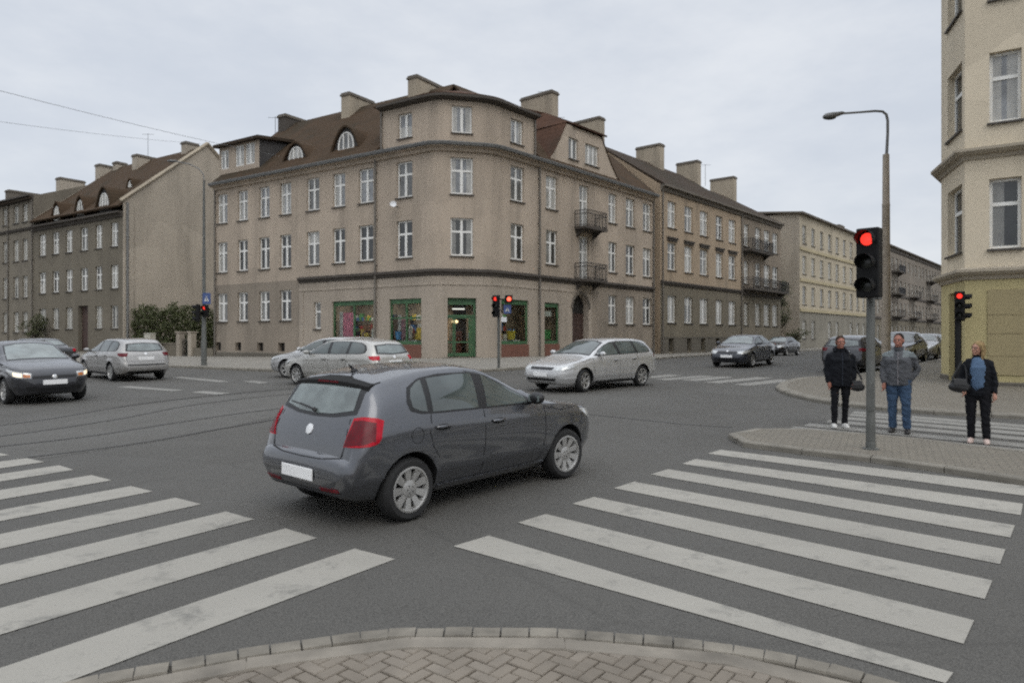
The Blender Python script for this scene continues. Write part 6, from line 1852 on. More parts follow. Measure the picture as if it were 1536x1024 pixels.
def hatch_extra(c, t, paint):
    # spoiler lip with the high brake lamp, rear wiper, aerial, exhaust
    m = MB(); pts = []
    for i in range(13):
        y = -.60+1.2*i/12; zz = 1.352-.04*(abs(y)/.60)**2; d = 3.50-.02*(abs(y)/.55)**2
        pts.append((c.x(d), y, zz))
    for (a, b) in zip(pts, pts[1:]):
        q = [(a[0]+.02, a[1], a[2]+.012), (a[0]-.13, a[1], a[2]-.026), (a[0]-.13, a[1], a[2]-.066), (a[0]-.03, a[1], a[2]-.05)]
        m.extrude(q, Vector(b)-Vector(a))
    m.build('roof_spoiler', MT['arch'], t, local=True)
    m = MB(); m.box((c.x(3.628), 0, 1.312), (.012, .34, .018)); m.build('brake_lamp', MT['tail_core'], t, local=True)
    p, nn = c.hit(math.pi, 0, 1.03); m = MB(); m.tube([p+nn*.015, p+nn*.03+Vector((0, .02, .01))], .022, 8); m.tube([p+nn*.03+Vector((0, .02, .01)), c.hit(math.pi, -.30, 1.075)[0]+nn*.02], .009, 6); m.tube([c.hit(math.pi, -.06, 1.045)[0]+nn*.012, c.hit(math.pi, -.50, 1.09)[0]+nn*.012], .006, 5)
    m.build('rear_wiper', MT['trim_black'], t, local=True)
    m = MB(); z = c.top(3.32); m.ellipsoid((c.x(3.32), 0, z), (.045, .03, .03), 10, 6); m.tube([(c.x(3.32), 0, z+.01), (c.x(3.37), 0, z+.05), (c.x(3.39), 0, z+.075)], [.018, .012, .006], 6)
    m.build('antenna', MT['trim_black'], t, True, local=True)
    # tank flap and hatch handle
    m = MB(); ring = [(3.20+.075*math.cos(a*math.pi/10), .81+.075*math.sin(a*math.pi/10)) for a in range(21)]; c.seam(ring, -1, m, .006); m.build('fuel_flap', MT['seam_car'], t, local=True, fix=False)

def near_far(px, py, rx, wb, far=True):
    """ground point at pixel column rx a wheelbase away from the wheel at px, py"""
    p = G(px, py); k_ = (rx-CX)/F; A = 1+k_*k_; B = -2*(k_*p.x+p.y); C = p.x**2+p.y**2-wb**2; dsc = max(0, B*B-4*A*C)
    Y = (-B+(1 if far else -1)*math.sqrt(dsc))/(2*A); return p, Vector((k_*Y, Y, 0))

# the dark hatchback turning in front of us
polo, pc = build_car(HATCH, 'hatchback', 'slate grey hatchback turning across the junction right in front of the camera', 'car', PAINT['slate'], dict(spokes=9, extra=hatch_extra, steer=-6, black_mirror=True))
p, q = near_far(613, 781, 847, 2.47); hd = Vector((q.x-p.x, q.y-p.y, 0))
put_by_wheel(polo, pc, 613, 781, hd, -1, -1)
# silver estate coming the other way
e1, ec = build_car(ESTATE, 'estate_car', 'silver estate car facing left towards us in the middle of the junction', 'car', PAINT['silver'], dict(spokes=6, glass='car_glass', steer=8, tail='tail_core'))
p, q = near_far(876, 588, 962, 2.70); hd = Vector((p.x-q.x, p.y-q.y, 0))
put_by_wheel(e1, ec, 876, 588, hd, 1, 1)
# pale estate behind the hatchback, heading away to the left
e2, ec2 = build_car(ESTATE, 'estate_car', 'champagne estate car half hidden behind the slate hatchback, heading left', 'car', PAINT['champagne'], dict(spokes=8))
put_by_wheel(e2, ec2, 446, 577, (-.80, .60), 1, 1)
# silver estate seen from behind on the left
e3, ec3 = build_car(ESTATE, 'estate_car', 'grey silver estate car seen from behind beside the utility cabinet', 'car', PAINT['grey'], dict(spokes=6, rear='car_glass_pale', tail='tail_core'))
put_by_wheel(e3, ec3, 167, 571.5, (-.74, .67), -1, 1)
# dark car with its lamps lit at the left edge
h2, hc2 = build_car(TALL, 'hatchback', 'dark grey car with lit headlamps cut by the left picture edge', 'car', PAINT['dark'], dict(spokes=6, head='lamp_on', front='car_glass_pale', steer=0))
put_by_wheel(h2, hc2, 8, 606, (.76, -.65), 1, -1)
# dark saloon coming down the right-hand street, another behind it
s1, sc1 = build_car(SALOON, 'saloon_car', 'dark blue grey saloon car coming towards us down the right street', 'car', PAINT['navy'], dict(spokes=6, front='car_glass_pale'))
put_by_wheel(s1, sc1, 1128, 551, (-.60, -.80), 1, 1)
SL = copy_tree(s1); tag(SL, 'black saloon car just behind the dark blue grey saloon', 'car')
def recolour(t, old, new):
    for o in [t]+list(t.children_recursive):
        if o.type != 'MESH': continue
        if any(m_ == old for m_ in o.data.materials):
            o.data = o.data.copy()
            for i, m_ in enumerate(o.data.materials):
                if m_ == old: o.data.materials[i] = new
recolour(SL, PAINT['navy'], PAINT['black'])
def put_at(t, px, py, hd): p_ = G(px, py); put_car(t, p_.x, p_.y, hd)
put_at(SL, 1171, 533, (-.62, -.78))
# cars parked and waiting along the right-hand kerb
def parked(src, old, new, label, s_, off, hd):
    t = copy_tree(src); recolour(t, old, new); tag(t, label, 'car', 'cars along the right street')
    p_ = KR + RBdir*s_ + Vector((-RBdir.y, RBdir.x, 0))*off; put_car(t, p_.x, p_.y, hd); return t
KR = KERB0.copy(); KR = Vector((KR.x, KR.y, 0))
FW, BK = tuple(RBdir.xy), tuple((-RBdir).xy)
c5 = copy_tree(e1); recolour(c5, PAINT['silver'], PAINT['dark']); tag(c5, 'dark estate car driving away behind the traffic light pole', 'car')
put_by_wheel(c5, ec, 1307, 559, FW, -1, -1)
bk = parked(h2, PAINT['dark'], PAINT['black'], 'black car parked nearest the right building corner', 9.5, 1.1, BK)
for o in bk.children_recursive:
    if o.type == 'MESH' and any(m_ in (MT['lamp_on'], MT['car_glass_pale']) for m_ in o.data.materials):
        o.data = o.data.copy()
        for i, m_ in enumerate(o.data.materials):
            if m_ in (MT['lamp_on'], MT['car_glass_pale']): o.data.materials[i] = MT['lamp'] if m_ == MT['lamp_on'] else MT['car_glass']
parked(s1, PAINT['navy'], PAINT['grey'], 'grey saloon parked second along the right kerb', 15.6, 1.1, BK)
parked(e1, PAINT['silver'], PAINT['black'], 'black estate parked behind the grey saloon', 21.8, 1.1, BK)
parked(e1, PAINT['silver'], PAINT['silver'], 'silver estate parked behind the black estate along the right kerb', 28.0, 1.1, BK)
parked(s1, PAINT['navy'], PAINT['dark'], 'dark grey saloon parked farthest along the right kerb', 35.0, 1.1, BK)
c7 = copy_tree(e1); tag(c7, 'silver estate car whose nose shows behind the champagne estate', 'car')
put_at(c7, 498, 565.5, (-.93, .36))
# car roof showing over the dark car on the left
c6 = copy_tree(s1); tag(c6, 'black saloon seen over the roof of the lit dark car', 'car'); recolour(c6, PAINT['navy'], PAINT['black'])
put_at(c6, 52, 556, (-.82, .57))
# ------------------------------------------------------------------ signals, lamps, wires
def signal_head(par, loc, rot, lit='top', n=3, k=1.0, back=True, mat='black', glow='red_on'):
    """housing with round lenses and hoods; faces -y before turning"""
    w_, d_, hh = .30*k, .20*k, .325*n*k
    m = MB(); m.box2((-w_/2, -d_/2, 0), (w_/2, d_/2, hh))
    hd_ = m.build('signal_head', MT[mat], par, local=True, loc=Vector(loc), rotz=rot, bevel=.02*k)
    for i in range(n):
        z = hh-(i+.5)*.325*k; on = (i == 0 and lit == 'top')
        M = Matrix.Translation((0, -d_/2-.004, z)) @ Matrix.Rotation(R(90), 4, 'X')
        l = MB(); l.lathe([(.086*k, -.002), (.086*k, .004), (.07*k, .014), (.04*k, .022), (0, .026)], 24, M=M)
        lo = l.build('lens', MT[glow] if on else MT['lens_off'], hd_, True, local=True)
        if on:
            l = MB(); l.lathe([(.045*k, .025), (.03*k, .032), (0, .034)], 16, M=M); l.build('lamp_glow', MT['red_core'], lo, True, local=True) if False else None
        v = MB(); nn = 14; r0, r1 = .110*k, .117*k
        for j in range(nn):
            a0, a1 = R(-35+250*j/nn), R(-35+250*(j+1)/nn)
            ln = lambda a: (.20 if math.sin(a) > 0 else .20+.14*math.sin(a))*k
            q = [(r*math.cos(a), -d_/2-.002-y, z+r*math.sin(a)) for r in (r0, r1) for a, y in ((a0, 0), (a1, 0), (a1, ln(a1)), (a0, ln(a0)))]
            v.add(q, [(0, 1, 2, 3), (7, 6, 5, 4), (0, 4, 5, 1), (1, 5, 6, 2), (2, 6, 7, 3), (3, 7, 4, 0)])
        v.build('visor', MT['black'], hd_, local=True)
    return hd_

def blue_plate(par, loc, rot, w_=.42, h_=.42, tri=True):
    m = MB(); m.box((0, 0, 0), (w_, .02, h_)); o = m.build('road_sign', MT['blue_sign'], par, local=True, loc=Vector(loc), rotz=rot, bevel=.006)
    if tri:
        m = MB(); m.extrude([(-w_*.28, -.012, -h_*.24), (w_*.28, -.012, -h_*.24), (0, -.012, h_*.26)], (0, -.004, 0)); 
        m2 = m.build('sign_symbol', MT['white_sign'], o, local=True)
        m = MB(); m.ellipsoid((0, -.018, .05), (.022, .004, .022), 8, 6); m.tube([(0, -.018, .03), (0, -.018, -.02)], .016, 6); m.tube([(0, -.018, -.02), (-.04, -.018, -.10)], .011, 5); m.tube([(0, -.018, -.02), (.04, -.018, -.10)], .011, 5)
        m.build('sign_figure', MT['black'], o, local=True)
    return o

# near signal on the refuge
b0 = G(1306, 673, KI-.006)
t = thing('traffic_light', 'large grey traffic light pole with red signal standing on the refuge', 'traffic light', b0)
m = MB(); m.lathe([(.064, 0), (.064, .40), (.062, .41), (.060, .42), (.058, 3.02), (.05, 3.05), (0, 3.06)], 20); m.build('pole', MT['pole'], t, 40, local=True)
m = MB(); m.lathe([(.11, -.02), (.11, .012), (.068, .02), (.068, .09), (.0645, .10)], 20); m.build('base_collar', MT['pole'], t, 40, local=True)
m = MB(); m.box2((-.045, -.068, .55), (.045, -.06, .95)); m.build('service_door', MT['pole'], t, local=True, rotz=R(-30), loc=Vector((0, 0, 0)), bevel=.004)
zt_ = P(1300, 345, b0.y).z - b0.z
hx = (1296-CX)/F*b0.y - b0.x
signal_head(t, (hx, -.15, zt_-.985), R(-43), k=1.01)
m = MB(); m.box2((.09, -.03, zt_-1.0), (.15, .10, zt_-.05)); m.build('signal_back', MT['metal'], t, local=True, bevel=.01)
for z in (zt_-.15, zt_-.85):
    m = MB(); m.tube([(0, 0, z), (hx, -.13, z)], .02, 8); m.tube([(0, 0, z), (.11, .03, z)], .02, 8); m.build('bracket', MT['black'], t, local=True)
m = MB(); m.box((.0, -.075, 1.02), (.09, .05, .16)); m.build('push_button_box', MT['metal'], t, local=True, bevel=.01) if False else None

# signal by the right-hand building
b1 = G(1437, 578, .094)
t = thing('traffic_light', 'black traffic light pole with red signal in front of the yellow wall', 'traffic light', b1)
m = MB(); m.lathe([(.085, -.02), (.085, 2.55), (.07, 2.6), (0, 2.61)], 16); m.build('pole', MT['black'], t, 40, local=True)
z1 = P(1433, 437, b1.y).z-b1.z
signal_head(t, (-.04, -.14, z1-.83), R(-35), n=3, k=.84)
signal_head(t, (.14, .05, z1-.86), R(55), n=3, k=.84, lit='')
# signal in front of the shop
b2 = G(748, 552, .115)
t = thing('traffic_light', 'thin traffic light pole with two red signals in front of the shop', 'traffic light', b2)
m = MB(); m.lathe([(.055, -.02), (.055, 2.9), (0, 2.92)], 14); m.build('pole', MT['pole'], t, 40, local=True)
z2 = P(745, 443, b2.y).z-b2.z; s_ = b2.y/F
signal_head(t, (-3.5*s_, -.10, z2-.88), R(-20), n=3, k=.9)
signal_head(t, (15*s_, -.10, z2-.32), R(8), n=1, k=1.0, glow='red_core', mat='black')
blue_plate(t, (13*s_, -.09, z2-.56), R(5), .30, .36)
m = MB(); m.box((8*s_, -.1, z2-.98), (.22, .03, .2)); m.build('plate', MT['white_sign'], t, local=True, bevel=.006)
m = MB(); m.tube([(0, 0, z2-.15), (15*s_, -.02, z2-.15)], .02, 6); m.tube([(0, 0, z2-.6), (13*s_, -.06, z2-.6)], .02, 6); m.build('bracket', MT['black'], t, local=True)

# tall lamp column on the left that carries signals
b3 = G(306, 548, .115)
t = thing('street_lamp', 'tall grey lamp column carrying a red signal and blue sign by the corner house', 'street lamp', b3)
s_ = b3.y/F; zt3 = P(305, 270, b3.y).z-b3.z
m = MB(); m.lathe([(.12, -.02), (.12, 1.1), (.10, 1.15), (.085, 3.2), (.075, 3.25), (.045, zt3), (0, zt3+.01)], 16); m.build('pole', MT['pole'], t, 40, local=True)
m = MB(); arm = [(0, 0, zt3-.05), (-.03, 0, zt3+.25), (-.22, -.05, zt3+.5), (-.6, -.12, zt3+.68), (-1.15, -.2, zt3+.78)]; m.tube(arm, .026, 8); m.build('lamp_arm', MT['metal'], t, True, local=True)
m = MB(); m.ellipsoid((-1.32, -.22, zt3+.79), (.24, .09, .06), 14, 8); m.build('lamp_head', MT['metal'], t, True, local=True)
z3 = P(300, 457, b3.y).z-b3.z
signal_head(t, (-9*s_, .02, z3-.76), R(-78), n=3, k=.80, lit='')
signal_head(t, (4.5*s_, -.16, z3-.55), R(-6), n=2, k=.82)
blue_plate(t, (6*s_, -.14, P(0, 448, b3.y).z-b3.z), R(12), .34, .50)
m = MB()
for z in (z3-.15, z3-.6): m.tube([(0, 0, z), (-8*s_, .02, z)], .02, 6)
m.build('bracket', MT['black'], t, local=True)

# concrete lamp column on the right pavement
Yl = 26.5; bl = Vector(((1329-CX)/F*Yl, Yl, 0)); bl.z = zg(bl.x, bl.y)+.09
t = thing('street_lamp', 'tall concrete street lamp with long curved arm on the right pavement', 'street lamp', bl)
zz = lambda y: P(0, y, Yl).z-bl.z
m = MB(); m.lathe([(.17, -.05), (.165, .3), (.135, zz(310)), (.14, zz(310)+.01), (.14, zz(306)), (.128, zz(305)), (.115, zz(232)), (.06, zz(231)), (0, zz(231)+.01)], 18); m.build('pole', MT['concrete'], t, 40, local=True)
xx = lambda px: (px-1329)/F*Yl
m = MB(); m.tube([(.02, 0, zz(234)), (xx(1331.5), 0, zz(200)), (xx(1331.5), 0, zz(181)), (xx(1329.5), 0, zz(172)), (xx(1324), 0, zz(167.5)), (xx(1312), -.02, zz(167)), (xx(1290), -.04, zz(169)), (xx(1264), -.05, zz(171))], [.055, .05, .05, .048, .046, .045, .04, .04], 10); m.build('lamp_arm', MT['metal'], t, True, local=True)
m = MB(); m.tube([(xx(1266), -.05, zz(170.5)), (xx(1262), -.05, zz(170.5)), (xx(1256), -.05, zz(172)), (xx(1247), -.05, zz(174)), (xx(1238), -.05, zz(175.5)), (xx(1234), -.05, zz(175.5))], [.05, .09, .115, .16, .15, .06], 14, sq=(.75, 1.0)); m.build('lamp_head', MT['metal'], t, True, local=True)
m = MB(); m.ellipsoid((xx(1243), -.05, zz(177)), (.26, .11, .09), 12, 8); m.build('lamp_glass', MT['lens_off'], t, True, local=True)

# overhead wires
def wire(label, a, b, sag, r=.009):
    m = MB(); m.tube([a.lerp(b, i/16)-Vector((0, 0, sag*4*(i/16)*(1-i/16))) for i in range(17)], r, 5)
    tag(m.build('overhead_wire', MT['metal'], None, True), label, 'wire')
wire('upper overhead wire crossing the sky at the left', P(-120, 105, 22), fLW.at(fLW.upx(400), 13.6, 1.2), .15)
wire('lower overhead wire crossing the sky towards the left roofs', P(-120, 166, 30), Vector((*fL1.at(fL1.upx(214), 0, 5).xy, 17.4)), .15)

# ------------------------------------------------------------------ people
def remesh(mb, name, mats, vox, smooth=6, fac=.5, fold=0, seed=0):
    me = bpy.data.meshes.new(name); me.from_pydata(mb.v, [], mb.f)
    bm = bmesh.new(); bm.from_mesh(me); bmesh.ops.remove_doubles(bm, verts=bm.verts, dist=1e-6); bmesh.ops.recalc_face_normals(bm, faces=bm.faces); bm.to_mesh(me); bm.free()
    o = bpy.data.objects.new('tmp', me); COL.objects.link(o)
    md = o.modifiers.new('r', 'REMESH'); md.mode = 'VOXEL'; md.voxel_size = vox
    if smooth: ms = o.modifiers.new('s', 'SMOOTH'); ms.iterations = smooth; ms.factor = fac
    dg = bpy.context.evaluated_depsgraph_get(); dg.update()
    nm = bpy.data.meshes.new_from_object(o.evaluated_get(dg)); nm.name = name
    bpy.data.objects.remove(o); bpy.data.meshes.remove(me)
    if fold:
        from mathutils import noise as mn
        nm.calc_smooth_groups() if False else None
        nr = [v.normal.copy() for v in nm.vertices]
        for v, n_ in zip(nm.vertices, nr):
            p = v.co; q = Vector((p.x*9+seed, p.y*9, p.z*17+p.x*6))
            v.co = p + n_*(mn.noise(q)*fold + mn.noise(q*2.3)*fold*.45)
    nm.materials.clear()
    for m_ in (mats if isinstance(mats, list) else [mats]): nm.materials.append(m_)
    nm.polygons.foreach_set('use_smooth', [True]*len(nm.polygons)); return nm

def limb(mb, pts, rs, n=14, sq=None):
    """tube with rounded ends"""
    pts = [Vector(p) for p in pts]
    d0 = (pts[0]-pts[1]).normalized(); d1 = (pts[-1]-pts[-2]).normalized()
    P_ = [pts[0]+d0*rs[0]*.9, pts[0]+d0*rs[0]*.6] + pts + [pts[-1]+d1*rs[-1]*.6, pts[-1]+d1*rs[-1]*.9]
    R_ = [rs[0]*.3, rs[0]*.78] + list(rs) + [rs[-1]*.78, rs[-1]*.3]
    mb.tube(P_, R_, n, sq=sq)

def hand(mb, wrist, dr, side_, k, curl=.45):
    """palm, four bent fingers of unequal length and a thumb; dr = way the forearm points, side_ = thumb side"""
    d = Vector(dr).normalized(); t = Vector(side_); t = (t-d*t.dot(d)).normalized(); pn = d.cross(t).normalized()
    w_ = Vector(wrist)
    limb(mb, [w_, w_+d*.045*k, w_+d*.085*k], [.026*k, .034*k, .034*k], 12, sq=None)
    for i, (ln, off) in enumerate(((.072, .030), (.080, .010), (.074, -.010), (.058, -.029))):
        b = w_+d*.085*k+t*off*k; c1_ = b+(d*math.cos(curl*.6)+pn*math.sin(curl*.6))*ln*.5*k; c2_ = c1_+(d*math.cos(curl*1.6)+pn*math.sin(curl*1.6))*ln*.5*k
        limb(mb, [b, c1_, c2_], [.0095*k, .0088*k, .0075*k], 8)
    b = w_+d*.03*k+t*.026*k; c1_ = b+(t*.55+d*.8+pn*.25).normalized()*.040*k; limb(mb, [b, c1_, c1_+(d*.9+t*.15+pn*.3).normalized()*.030*k], [.013*k, .0105*k, .009*k], 8)

def cloth(name, col, var=.2, rough=.9, sc=9):
    m, nt, b = nodes(name); v = coords(nt)
    c = mix(nt, ramp(nt, noise(nt, sc, 5, v), .3, .7), mul(col, 1-var), mul(col, 1+var)); L(nt, c, b.inputs['Base Color'])
    b.inputs['Roughness'].default_value = rough; b.inputs['Specular IOR Level'].default_value = .15
    bump(nt, b, noise(nt, 16, 3, coords(nt, 'Object', (1, 1, .55))), .8, .02); return m
MT['skin'] = plain('skin', (.38,.20,.14), .55, 0, .14, 14); MT['skin_red'] = plain('ruddy_skin', (.30,.125,.085), .55, 0, .18, 14)
MT['hair_dark'] = cloth('dark_hair', (.025,.019,.016)); MT['hair_blonde'] = cloth('blonde_hair', (.27,.19,.095), .4); MT['hair_brown'] = cloth('brown_hair', (.045,.03,.022))

def person(label, loc, rot, hgt, o):
    k = hgt/1.75
    t = thing('person', label, 'person', loc, rot)
    V = lambda x, y, z: Vector((x*k, y*k, z*k))
    sh, hip = o.get('sh', .185), o.get('hip', .095); yaw = o.get('yaw', 0)
    feet = o.get('feet', ((-.11, 0), (.11, .02)))
    arms = o['arms']
    b = MB()
    # trunk
    limb(b, [V(0, .01, .90), V(0, .0, 1.02), V(0, -.005, 1.14), V(0, 0, 1.30), V(0, .01, 1.42)], [.125*k, .115*k, .115*k, .130*k, .070*k], 18, sq=(1.12, .68))
    limb(b, [V(0, .015, 1.40), V(0, .005, 1.56)], [.062*k, .056*k], 14)
    for s in (-1, 1):
        fx, fy = feet[0 if s < 0 else 1]
        limb(b, [V(s*hip, 0, .90), V((s*hip+fx)/2, -.015+fy*.5, .50), V(fx, fy+.015, .10)], [.078*k, .048*k, .034*k], 14)
        limb(b, [V(fx, fy+.03, .05), V(fx+s*.02, fy-.12, .035)], [.04*k, .032*k], 10)
        a = arms[0 if s < 0 else 1]
        limb(b, [V(s*sh*.4, .01, 1.365), V(s*sh, .01, 1.345)], [.04*k, .042*k], 12)
        limb(b, [V(s*sh, .01, 1.36), V(*a[0]), V(*a[1])], [.044*k, .038*k, .028*k], 12)
        if a[2] is not None: hand(b, V(*a[1]), Vector(a[2]), Vector(a[3]), k)
    # head, turned on the neck
    Mh = Matrix.Translation(V(0, -.012, 1.635)) @ Matrix.Rotation(yaw, 4, 'Z') @ Matrix.Rotation(o.get('tilt', 0), 4, 'X') @ Matrix.Scale(k, 4)
    b.ellipsoid((0, .012, .025), (.076, .096, .095), 20, 14, 0, Mh); b.ellipsoid((0, -.018, -.045), (.060, .070, .072), 18, 12, 0, Mh)
    b.ellipsoid((0, -.072, -.098), (.026, .022, .020), 12, 8, 0, Mh)
    hb_ = MB()
    for pts, rs in (([(0, -.088, .018), (0, -.108, -.022)], [.009, .016]), ([(-.048, -.078, .030), (0, -.090, .034), (.048, -.078, .030)], [.010, .011, .010]),
                    ([(-.026, -.090, -.066), (0, -.097, -.066), (.026, -.090, -.066)], [.009, .011, .009])):
        limb(hb_, pts, rs, 8)
    for s in (-1, 1): hb_.ellipsoid((s*.078, .012, -.008), (.012, .022, .034), 10, 8); hb_.ellipsoid((s*.042, -.068, -.03), (.022, .018, .018), 10, 8)
    b.add(hb_.v, hb_.f, 0, Mh)
    body = link('body', remesh(b, 'body', MT[o.get('skin', 'skin')], .0055*k, 2), t)
    for s in (-1, 1):
        e = MB(); e.ellipsoid((s*.031, -.083, .008), (.011, .007, .0055), 10, 6, 0, Mh); e.ellipsoid((s*.031, -.0875, .008), (.0055, .0035, .005), 8, 6, 1, Mh); e.build('eye', [MT['white_sign'], MT['hair_dark']], t, True, local=True)
    e = MB(); e.ellipsoid((0, -.098, -.068), (.024, .008, .006), 10, 6, 0, Mh); e.build('mouth', MT['lips'], t, True, local=True)
    # hair
    h = MB(); hs = o['hair']
    if hs == 'short': h.ellipsoid((0, .024, .042), (.083, .094, .092), 18, 12, 0, Mh); h.ellipsoid((0, .055, -.01), (.080, .062, .085), 16, 10, 0, Mh)
    if hs == 'bald': h.ellipsoid((0, .056, .020), (.083, .066, .088), 16, 10, 0, Mh); [h.ellipsoid((s*.070, .015, .02), (.014, .045, .04), 10, 8, 0, Mh) for s in (-1, 1)]
    if hs == 'receding': h.ellipsoid((0, .024, .052), (.083, .095, .086), 18, 12, 0, Mh); h.ellipsoid((0, .056, .0), (.083, .064, .088), 16, 10, 0, Mh); [h.ellipsoid((s*.068, .015, .015), (.016, .045, .045), 10, 8, 0, Mh) for s in (-1, 1)]
    if hs == 'bob':
        h.ellipsoid((0, .024, .046), (.090, .098, .092), 18, 12, 0, Mh); h.ellipsoid((0, .062, -.04), (.092, .066, .13), 18, 12, 0, Mh)
        for s in (-1, 1): limb(h, [Mh @ Vector((s*.070, -.02, .06)), Mh @ Vector((s*.088, .005, -.03)), Mh @ Vector((s*.085, .01, -.125)), Mh @ Vector((s*.075, .0, -.19))], [.026*k, .028*k, .030*k, .018*k], 10)
    link('hair', remesh(h, 'hair', MT[o['hairmat']], .009*k, 2), t)
    # trousers
    c = MB(); r0 = o.get('leg', 1.0)
    limb(c, [V(0, .01, .88), V(0, .01, 1.0)], [.14*k, .135*k], 18, sq=(1.18, .82))
    for s in (-1, 1):
        fx, fy = feet[0 if s < 0 else 1]
        c.tube([V(s*hip, .0, .95), V(s*hip*1.02, 0, .80), V((s*hip+fx)/2, -.015+fy*.5, .50), V(((s*hip+fx)/2+fx)/2, (-.015+fy*.5+fy+.012)/2, .30), V(fx, fy+.012, .085)], [.095*k*r0, .096*k*r0, .070*k*r0, .062*k*r0, .058*k*r0], 16)
    link('trousers', remesh(c, 'trousers', o['trousers'], .010*k, 4, fold=.011, seed=hgt*9), t)
    # shoes
    for s in (-1, 1):
        fx, fy = feet[0 if s < 0 else 1]; c = MB()
        limb(c, [V(fx, fy+.045, .055), V(fx+s*.006, fy-.03, .050), V(fx+s*.02, fy-.15, .034)], [.046*k, .048*k, .036*k], 12)
        c.ellipsoid(V(fx+s*.01, fy-.05, .018), (.050*k, .135*k, .018*k), 14, 8)
        link('shoe', remesh(c, 'shoe', o['shoe'], .009*k, 3), t)
    # jacket
    c = MB(); hem = o.get('hem', .80); fat = o.get('fat', 1.0)
    c.tube([V(0, .01, hem), V(0, .01, hem+.03), V(0, .0, 1.0), V(0, -.01, 1.14), V(0, -.005, 1.30), V(0, .01, 1.41), V(0, .012, 1.475), V(0, .012, 1.50)],
           [.160*k*fat, .166*k*fat, .163*k*fat, .160*k*fat, .166*k*fat, .120*k, .084*k, .072*k], 22, sq=(1.16, .80))
    for s in (-1, 1):
        a = arms[0 if s < 0 else 1]; sl_ = o.get('sleeve', .074)
        limb(c, [V(s*sh*.35, .012, 1.425), V(s*sh*.7, .01, 1.40), V(s*sh, .01, 1.355)], [.050*k, .064*k, .072*k], 14)
        el, wr = V(*a[0]), V(*a[1]); limb(c, [V(s*sh, .01, 1.36), V(s*sh, .01, 1.34).lerp(el, .5), el, el.lerp(wr, .5), el.lerp(wr, .92)], [sl_*k*1.03, sl_*k*.93, sl_*k*.83, sl_*k*.74, sl_*k*.62], 14)
    jm = o['jacket'] if isinstance(o['jacket'], list) else [o['jacket']]
    me = remesh(c, 'jacket', jm, .011*k, 4, fold=.015, seed=hgt*7)
    if len(jm) > 1:                                            # paler shoulders
        for p in me.polygons:
            if p.center.z > 1.345*k and (abs(p.center.x) > .07*k): p.material_index = 1
    j = link('jacket', me, t)
    c = MB(); c.tube([V(0, .008, 1.47), V(0, .0, 1.53)], [.082*k, .074*k], 18, caps=False); c.tube([V(0, .0, 1.53), V(0, .008, 1.47)], [.066*k, .070*k], 18, caps=False); c.build('collar', jm[0], j, True, local=True)
    if o.get('hood'):
        c = MB(); limb(c, [V(-.10, -.03, 1.475), V(-.085, .06, 1.50), V(0, .105, 1.505), V(.085, .06, 1.50), V(.10, -.03, 1.475)], [.034*k, .048*k, .055*k, .048*k, .034*k], 12)
        link('hood', remesh(c, 'hood', jm[0], .009*k, 4), j)
    if o.get('zip'):
        c = MB(); c.tube([V(0, -.140*fat, hem+.03), V(0, -.137*fat, 1.0), V(0, -.140*fat, 1.14), V(0, -.142*fat, 1.30), V(0, -.110, 1.42)], .008*k, 6); c.build('zip', o['zip'], j, local=True)
    if o.get('top'):
        c = MB()
        limb(c, [V(0, -.038, 1.0), V(0, -.050, 1.14), V(0, -.055, 1.30), V(0, -.02, 1.42)], [.118*k, .118*k, .124*k, .092*k], 18, sq=(1.06, .96))
        link('shirt', remesh(c, 'shirt', o['top'], .010*k, 3), t)
    return t, V
MT['lips'] = plain('lips', (.28,.10,.085), .6, 0, .1, 10)
blk = cloth('black_jacket_cloth', (.010,.011,.014)); blkt = cloth('black_trouser_cloth', (.010,.010,.012)); den = cloth('blue_denim', (.045,.075,.125))
gry = cloth('grey_jacket_cloth', (.085,.088,.095)); gry2 = cloth('pale_grey_yoke', (.16,.18,.185)); wsh = plain('white_shoe', (.60,.59,.56), .6, 0, .08, 6)
bsh = plain('dark_shoe', (.025,.023,.022), .6, 0, .2, 6); psh = plain('pale_pink_shoe', (.55,.43,.38), .6, 0, .1, 6); blu = cloth('blue_top', (.085,.135,.215))
dn = (0, -.12, -1)
pA = G(1260.5, 641.5); pB = G(1348, 649); pC = G(1467, 664.5)
t, V = person('balding person in black jacket, black trousers and white shoes on the far crossing', pA, R(-12), 1.66, dict(
    arms=(((-.235, .04, 1.12), (-.215, -.06, .88), (.1, -.2, -1), (0, -1, 0)), ((.25, .06, 1.13), (.215, -.05, .90), (-.1, -.25, -1), (0, -1, 0))), hair='receding', hairmat='hair_brown', skin='skin_red',
    trousers=blkt, shoe=wsh, jacket=blk, hood=True, hem=.80, fat=1.16, sleeve=.082, leg=.92, zip=cloth('jacket_zip', (.03,.035,.045)), feet=((-.12, -.05), (.085, .03)), sh=.185))
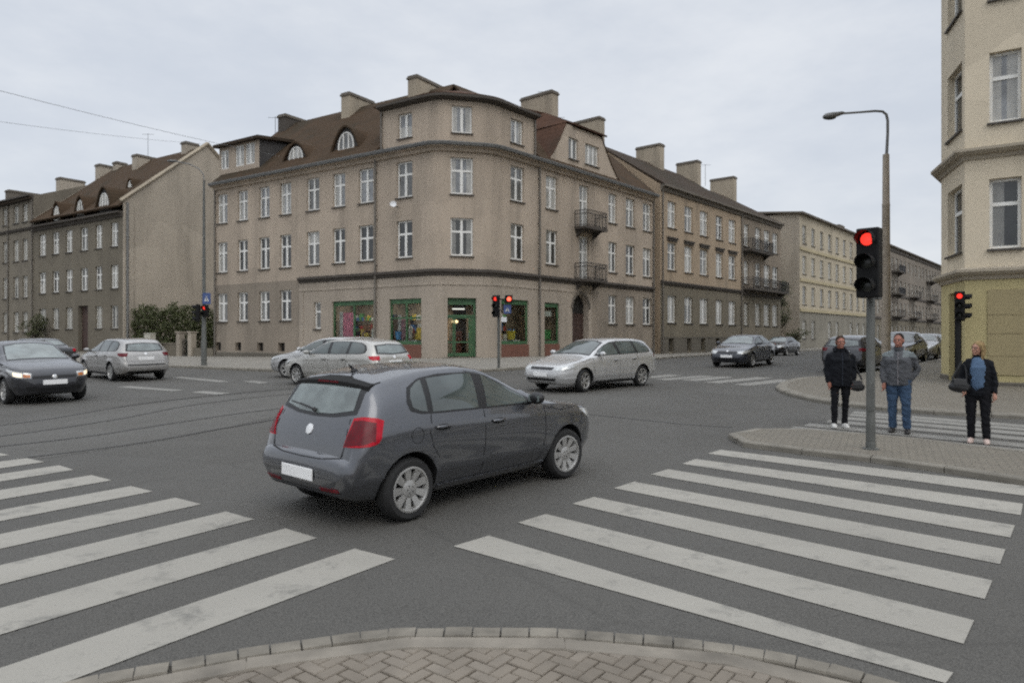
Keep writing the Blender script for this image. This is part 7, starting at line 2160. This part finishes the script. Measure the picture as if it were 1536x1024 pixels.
def bag(label, pos, rot, k, strap):
    t2 = thing('shoulder_bag', label, 'bag', pos, rot)
    m = MB(); m.ellipsoid((0, 0, .09), (.155*k, .065*k, .095*k), 18, 12); m.box((0, 0, .15), (.21*k, .06*k, .14*k)); link('bag_body', remesh(m, 'bag_body', MT['bagm'], .009, 10, fold=.008), t2)
    m = MB(); m.extrude([(-.085*k, -.060*k, .12), (.085*k, -.060*k, .12), (.09*k, -.040*k, .21), (-.09*k, -.040*k, .21)], (0, -.012, 0)); m.build('flap', MT['bagm'], t2, local=True, bevel=.004)
    m = MB(); m.tube(strap, .013, 6, sq=(1.3, .5)); m.build('strap', MT['bagm'], t2, True, local=True)
    return t2
MT['bagm'] = plain('black_leather', (.013,.013,.014), .5, 0, .25, 8)
fwd = lambda r: Vector((math.sin(r), -math.cos(r), 0)); lft = lambda r: Vector((math.cos(r), math.sin(r), 0))
r_ = R(-20); bag('black shoulder bag at the left hip of the person in black', pA+lft(r_)*.27+fwd(r_)*.05+Vector((0, 0, .66)), r_, .85, [(-.10, 0, .22), (-.14, -.02, .45), (-.12, -.02, .68), (-.08, .05, .70), (-.02, .08, .45), (.08, .02, .22)])
t, V = person('dark haired person in grey jacket and blue jeans standing right of the near pole', pB, R(-34), 1.71, dict(
    arms=(((-.24, .03, 1.12), (-.225, -.08, .88), (.05, -.25, -1), (0, -1, 0)), ((.28, .11, 1.14), (.19, .04, .95), (-.4, -.1, -1), (0, -1, 0))), hair='short', hairmat='hair_dark', skin='skin_red', yaw=R(-8),
    trousers=den, shoe=bsh, jacket=[gry, gry2], hem=.84, fat=1.12, sleeve=.080, leg=1.12, zip=cloth('pale_zip', (.20,.19,.20)), feet=((-.10, .03), (.135, -.05)), sh=.185))
t, V = person('blonde person in open black coat and blue top looking to the left', pC, R(-36), 1.60, dict(
    arms=(((-.235, .03, 1.12), (-.20, -.13, .95), (.1, -.3, -1), (0, -1, 0)), ((.23, .05, 1.11), (.24, -.03, .87), (0, -.15, -1), (0, -1, 0))), hair='bob', hairmat='hair_blonde', skin='skin', yaw=R(-38),
    trousers=blkt, shoe=psh, jacket=blk, hem=.82, fat=1.0, sleeve=.072, leg=1.04, top=blu, feet=((-.10, .02), (.12, -.04)), sh=.168, hip=.10))
r_ = R(-22); bag('black handbag hanging in front of the blonde person', pC-lft(r_)*.27+fwd(r_)*.10+Vector((0, 0, .80)), r_, 1.0, [(-.10, 0, .22), (-.04, .0, .34), (.04, .02, .50), (.09, .0, .38), (.10, 0, .22)])
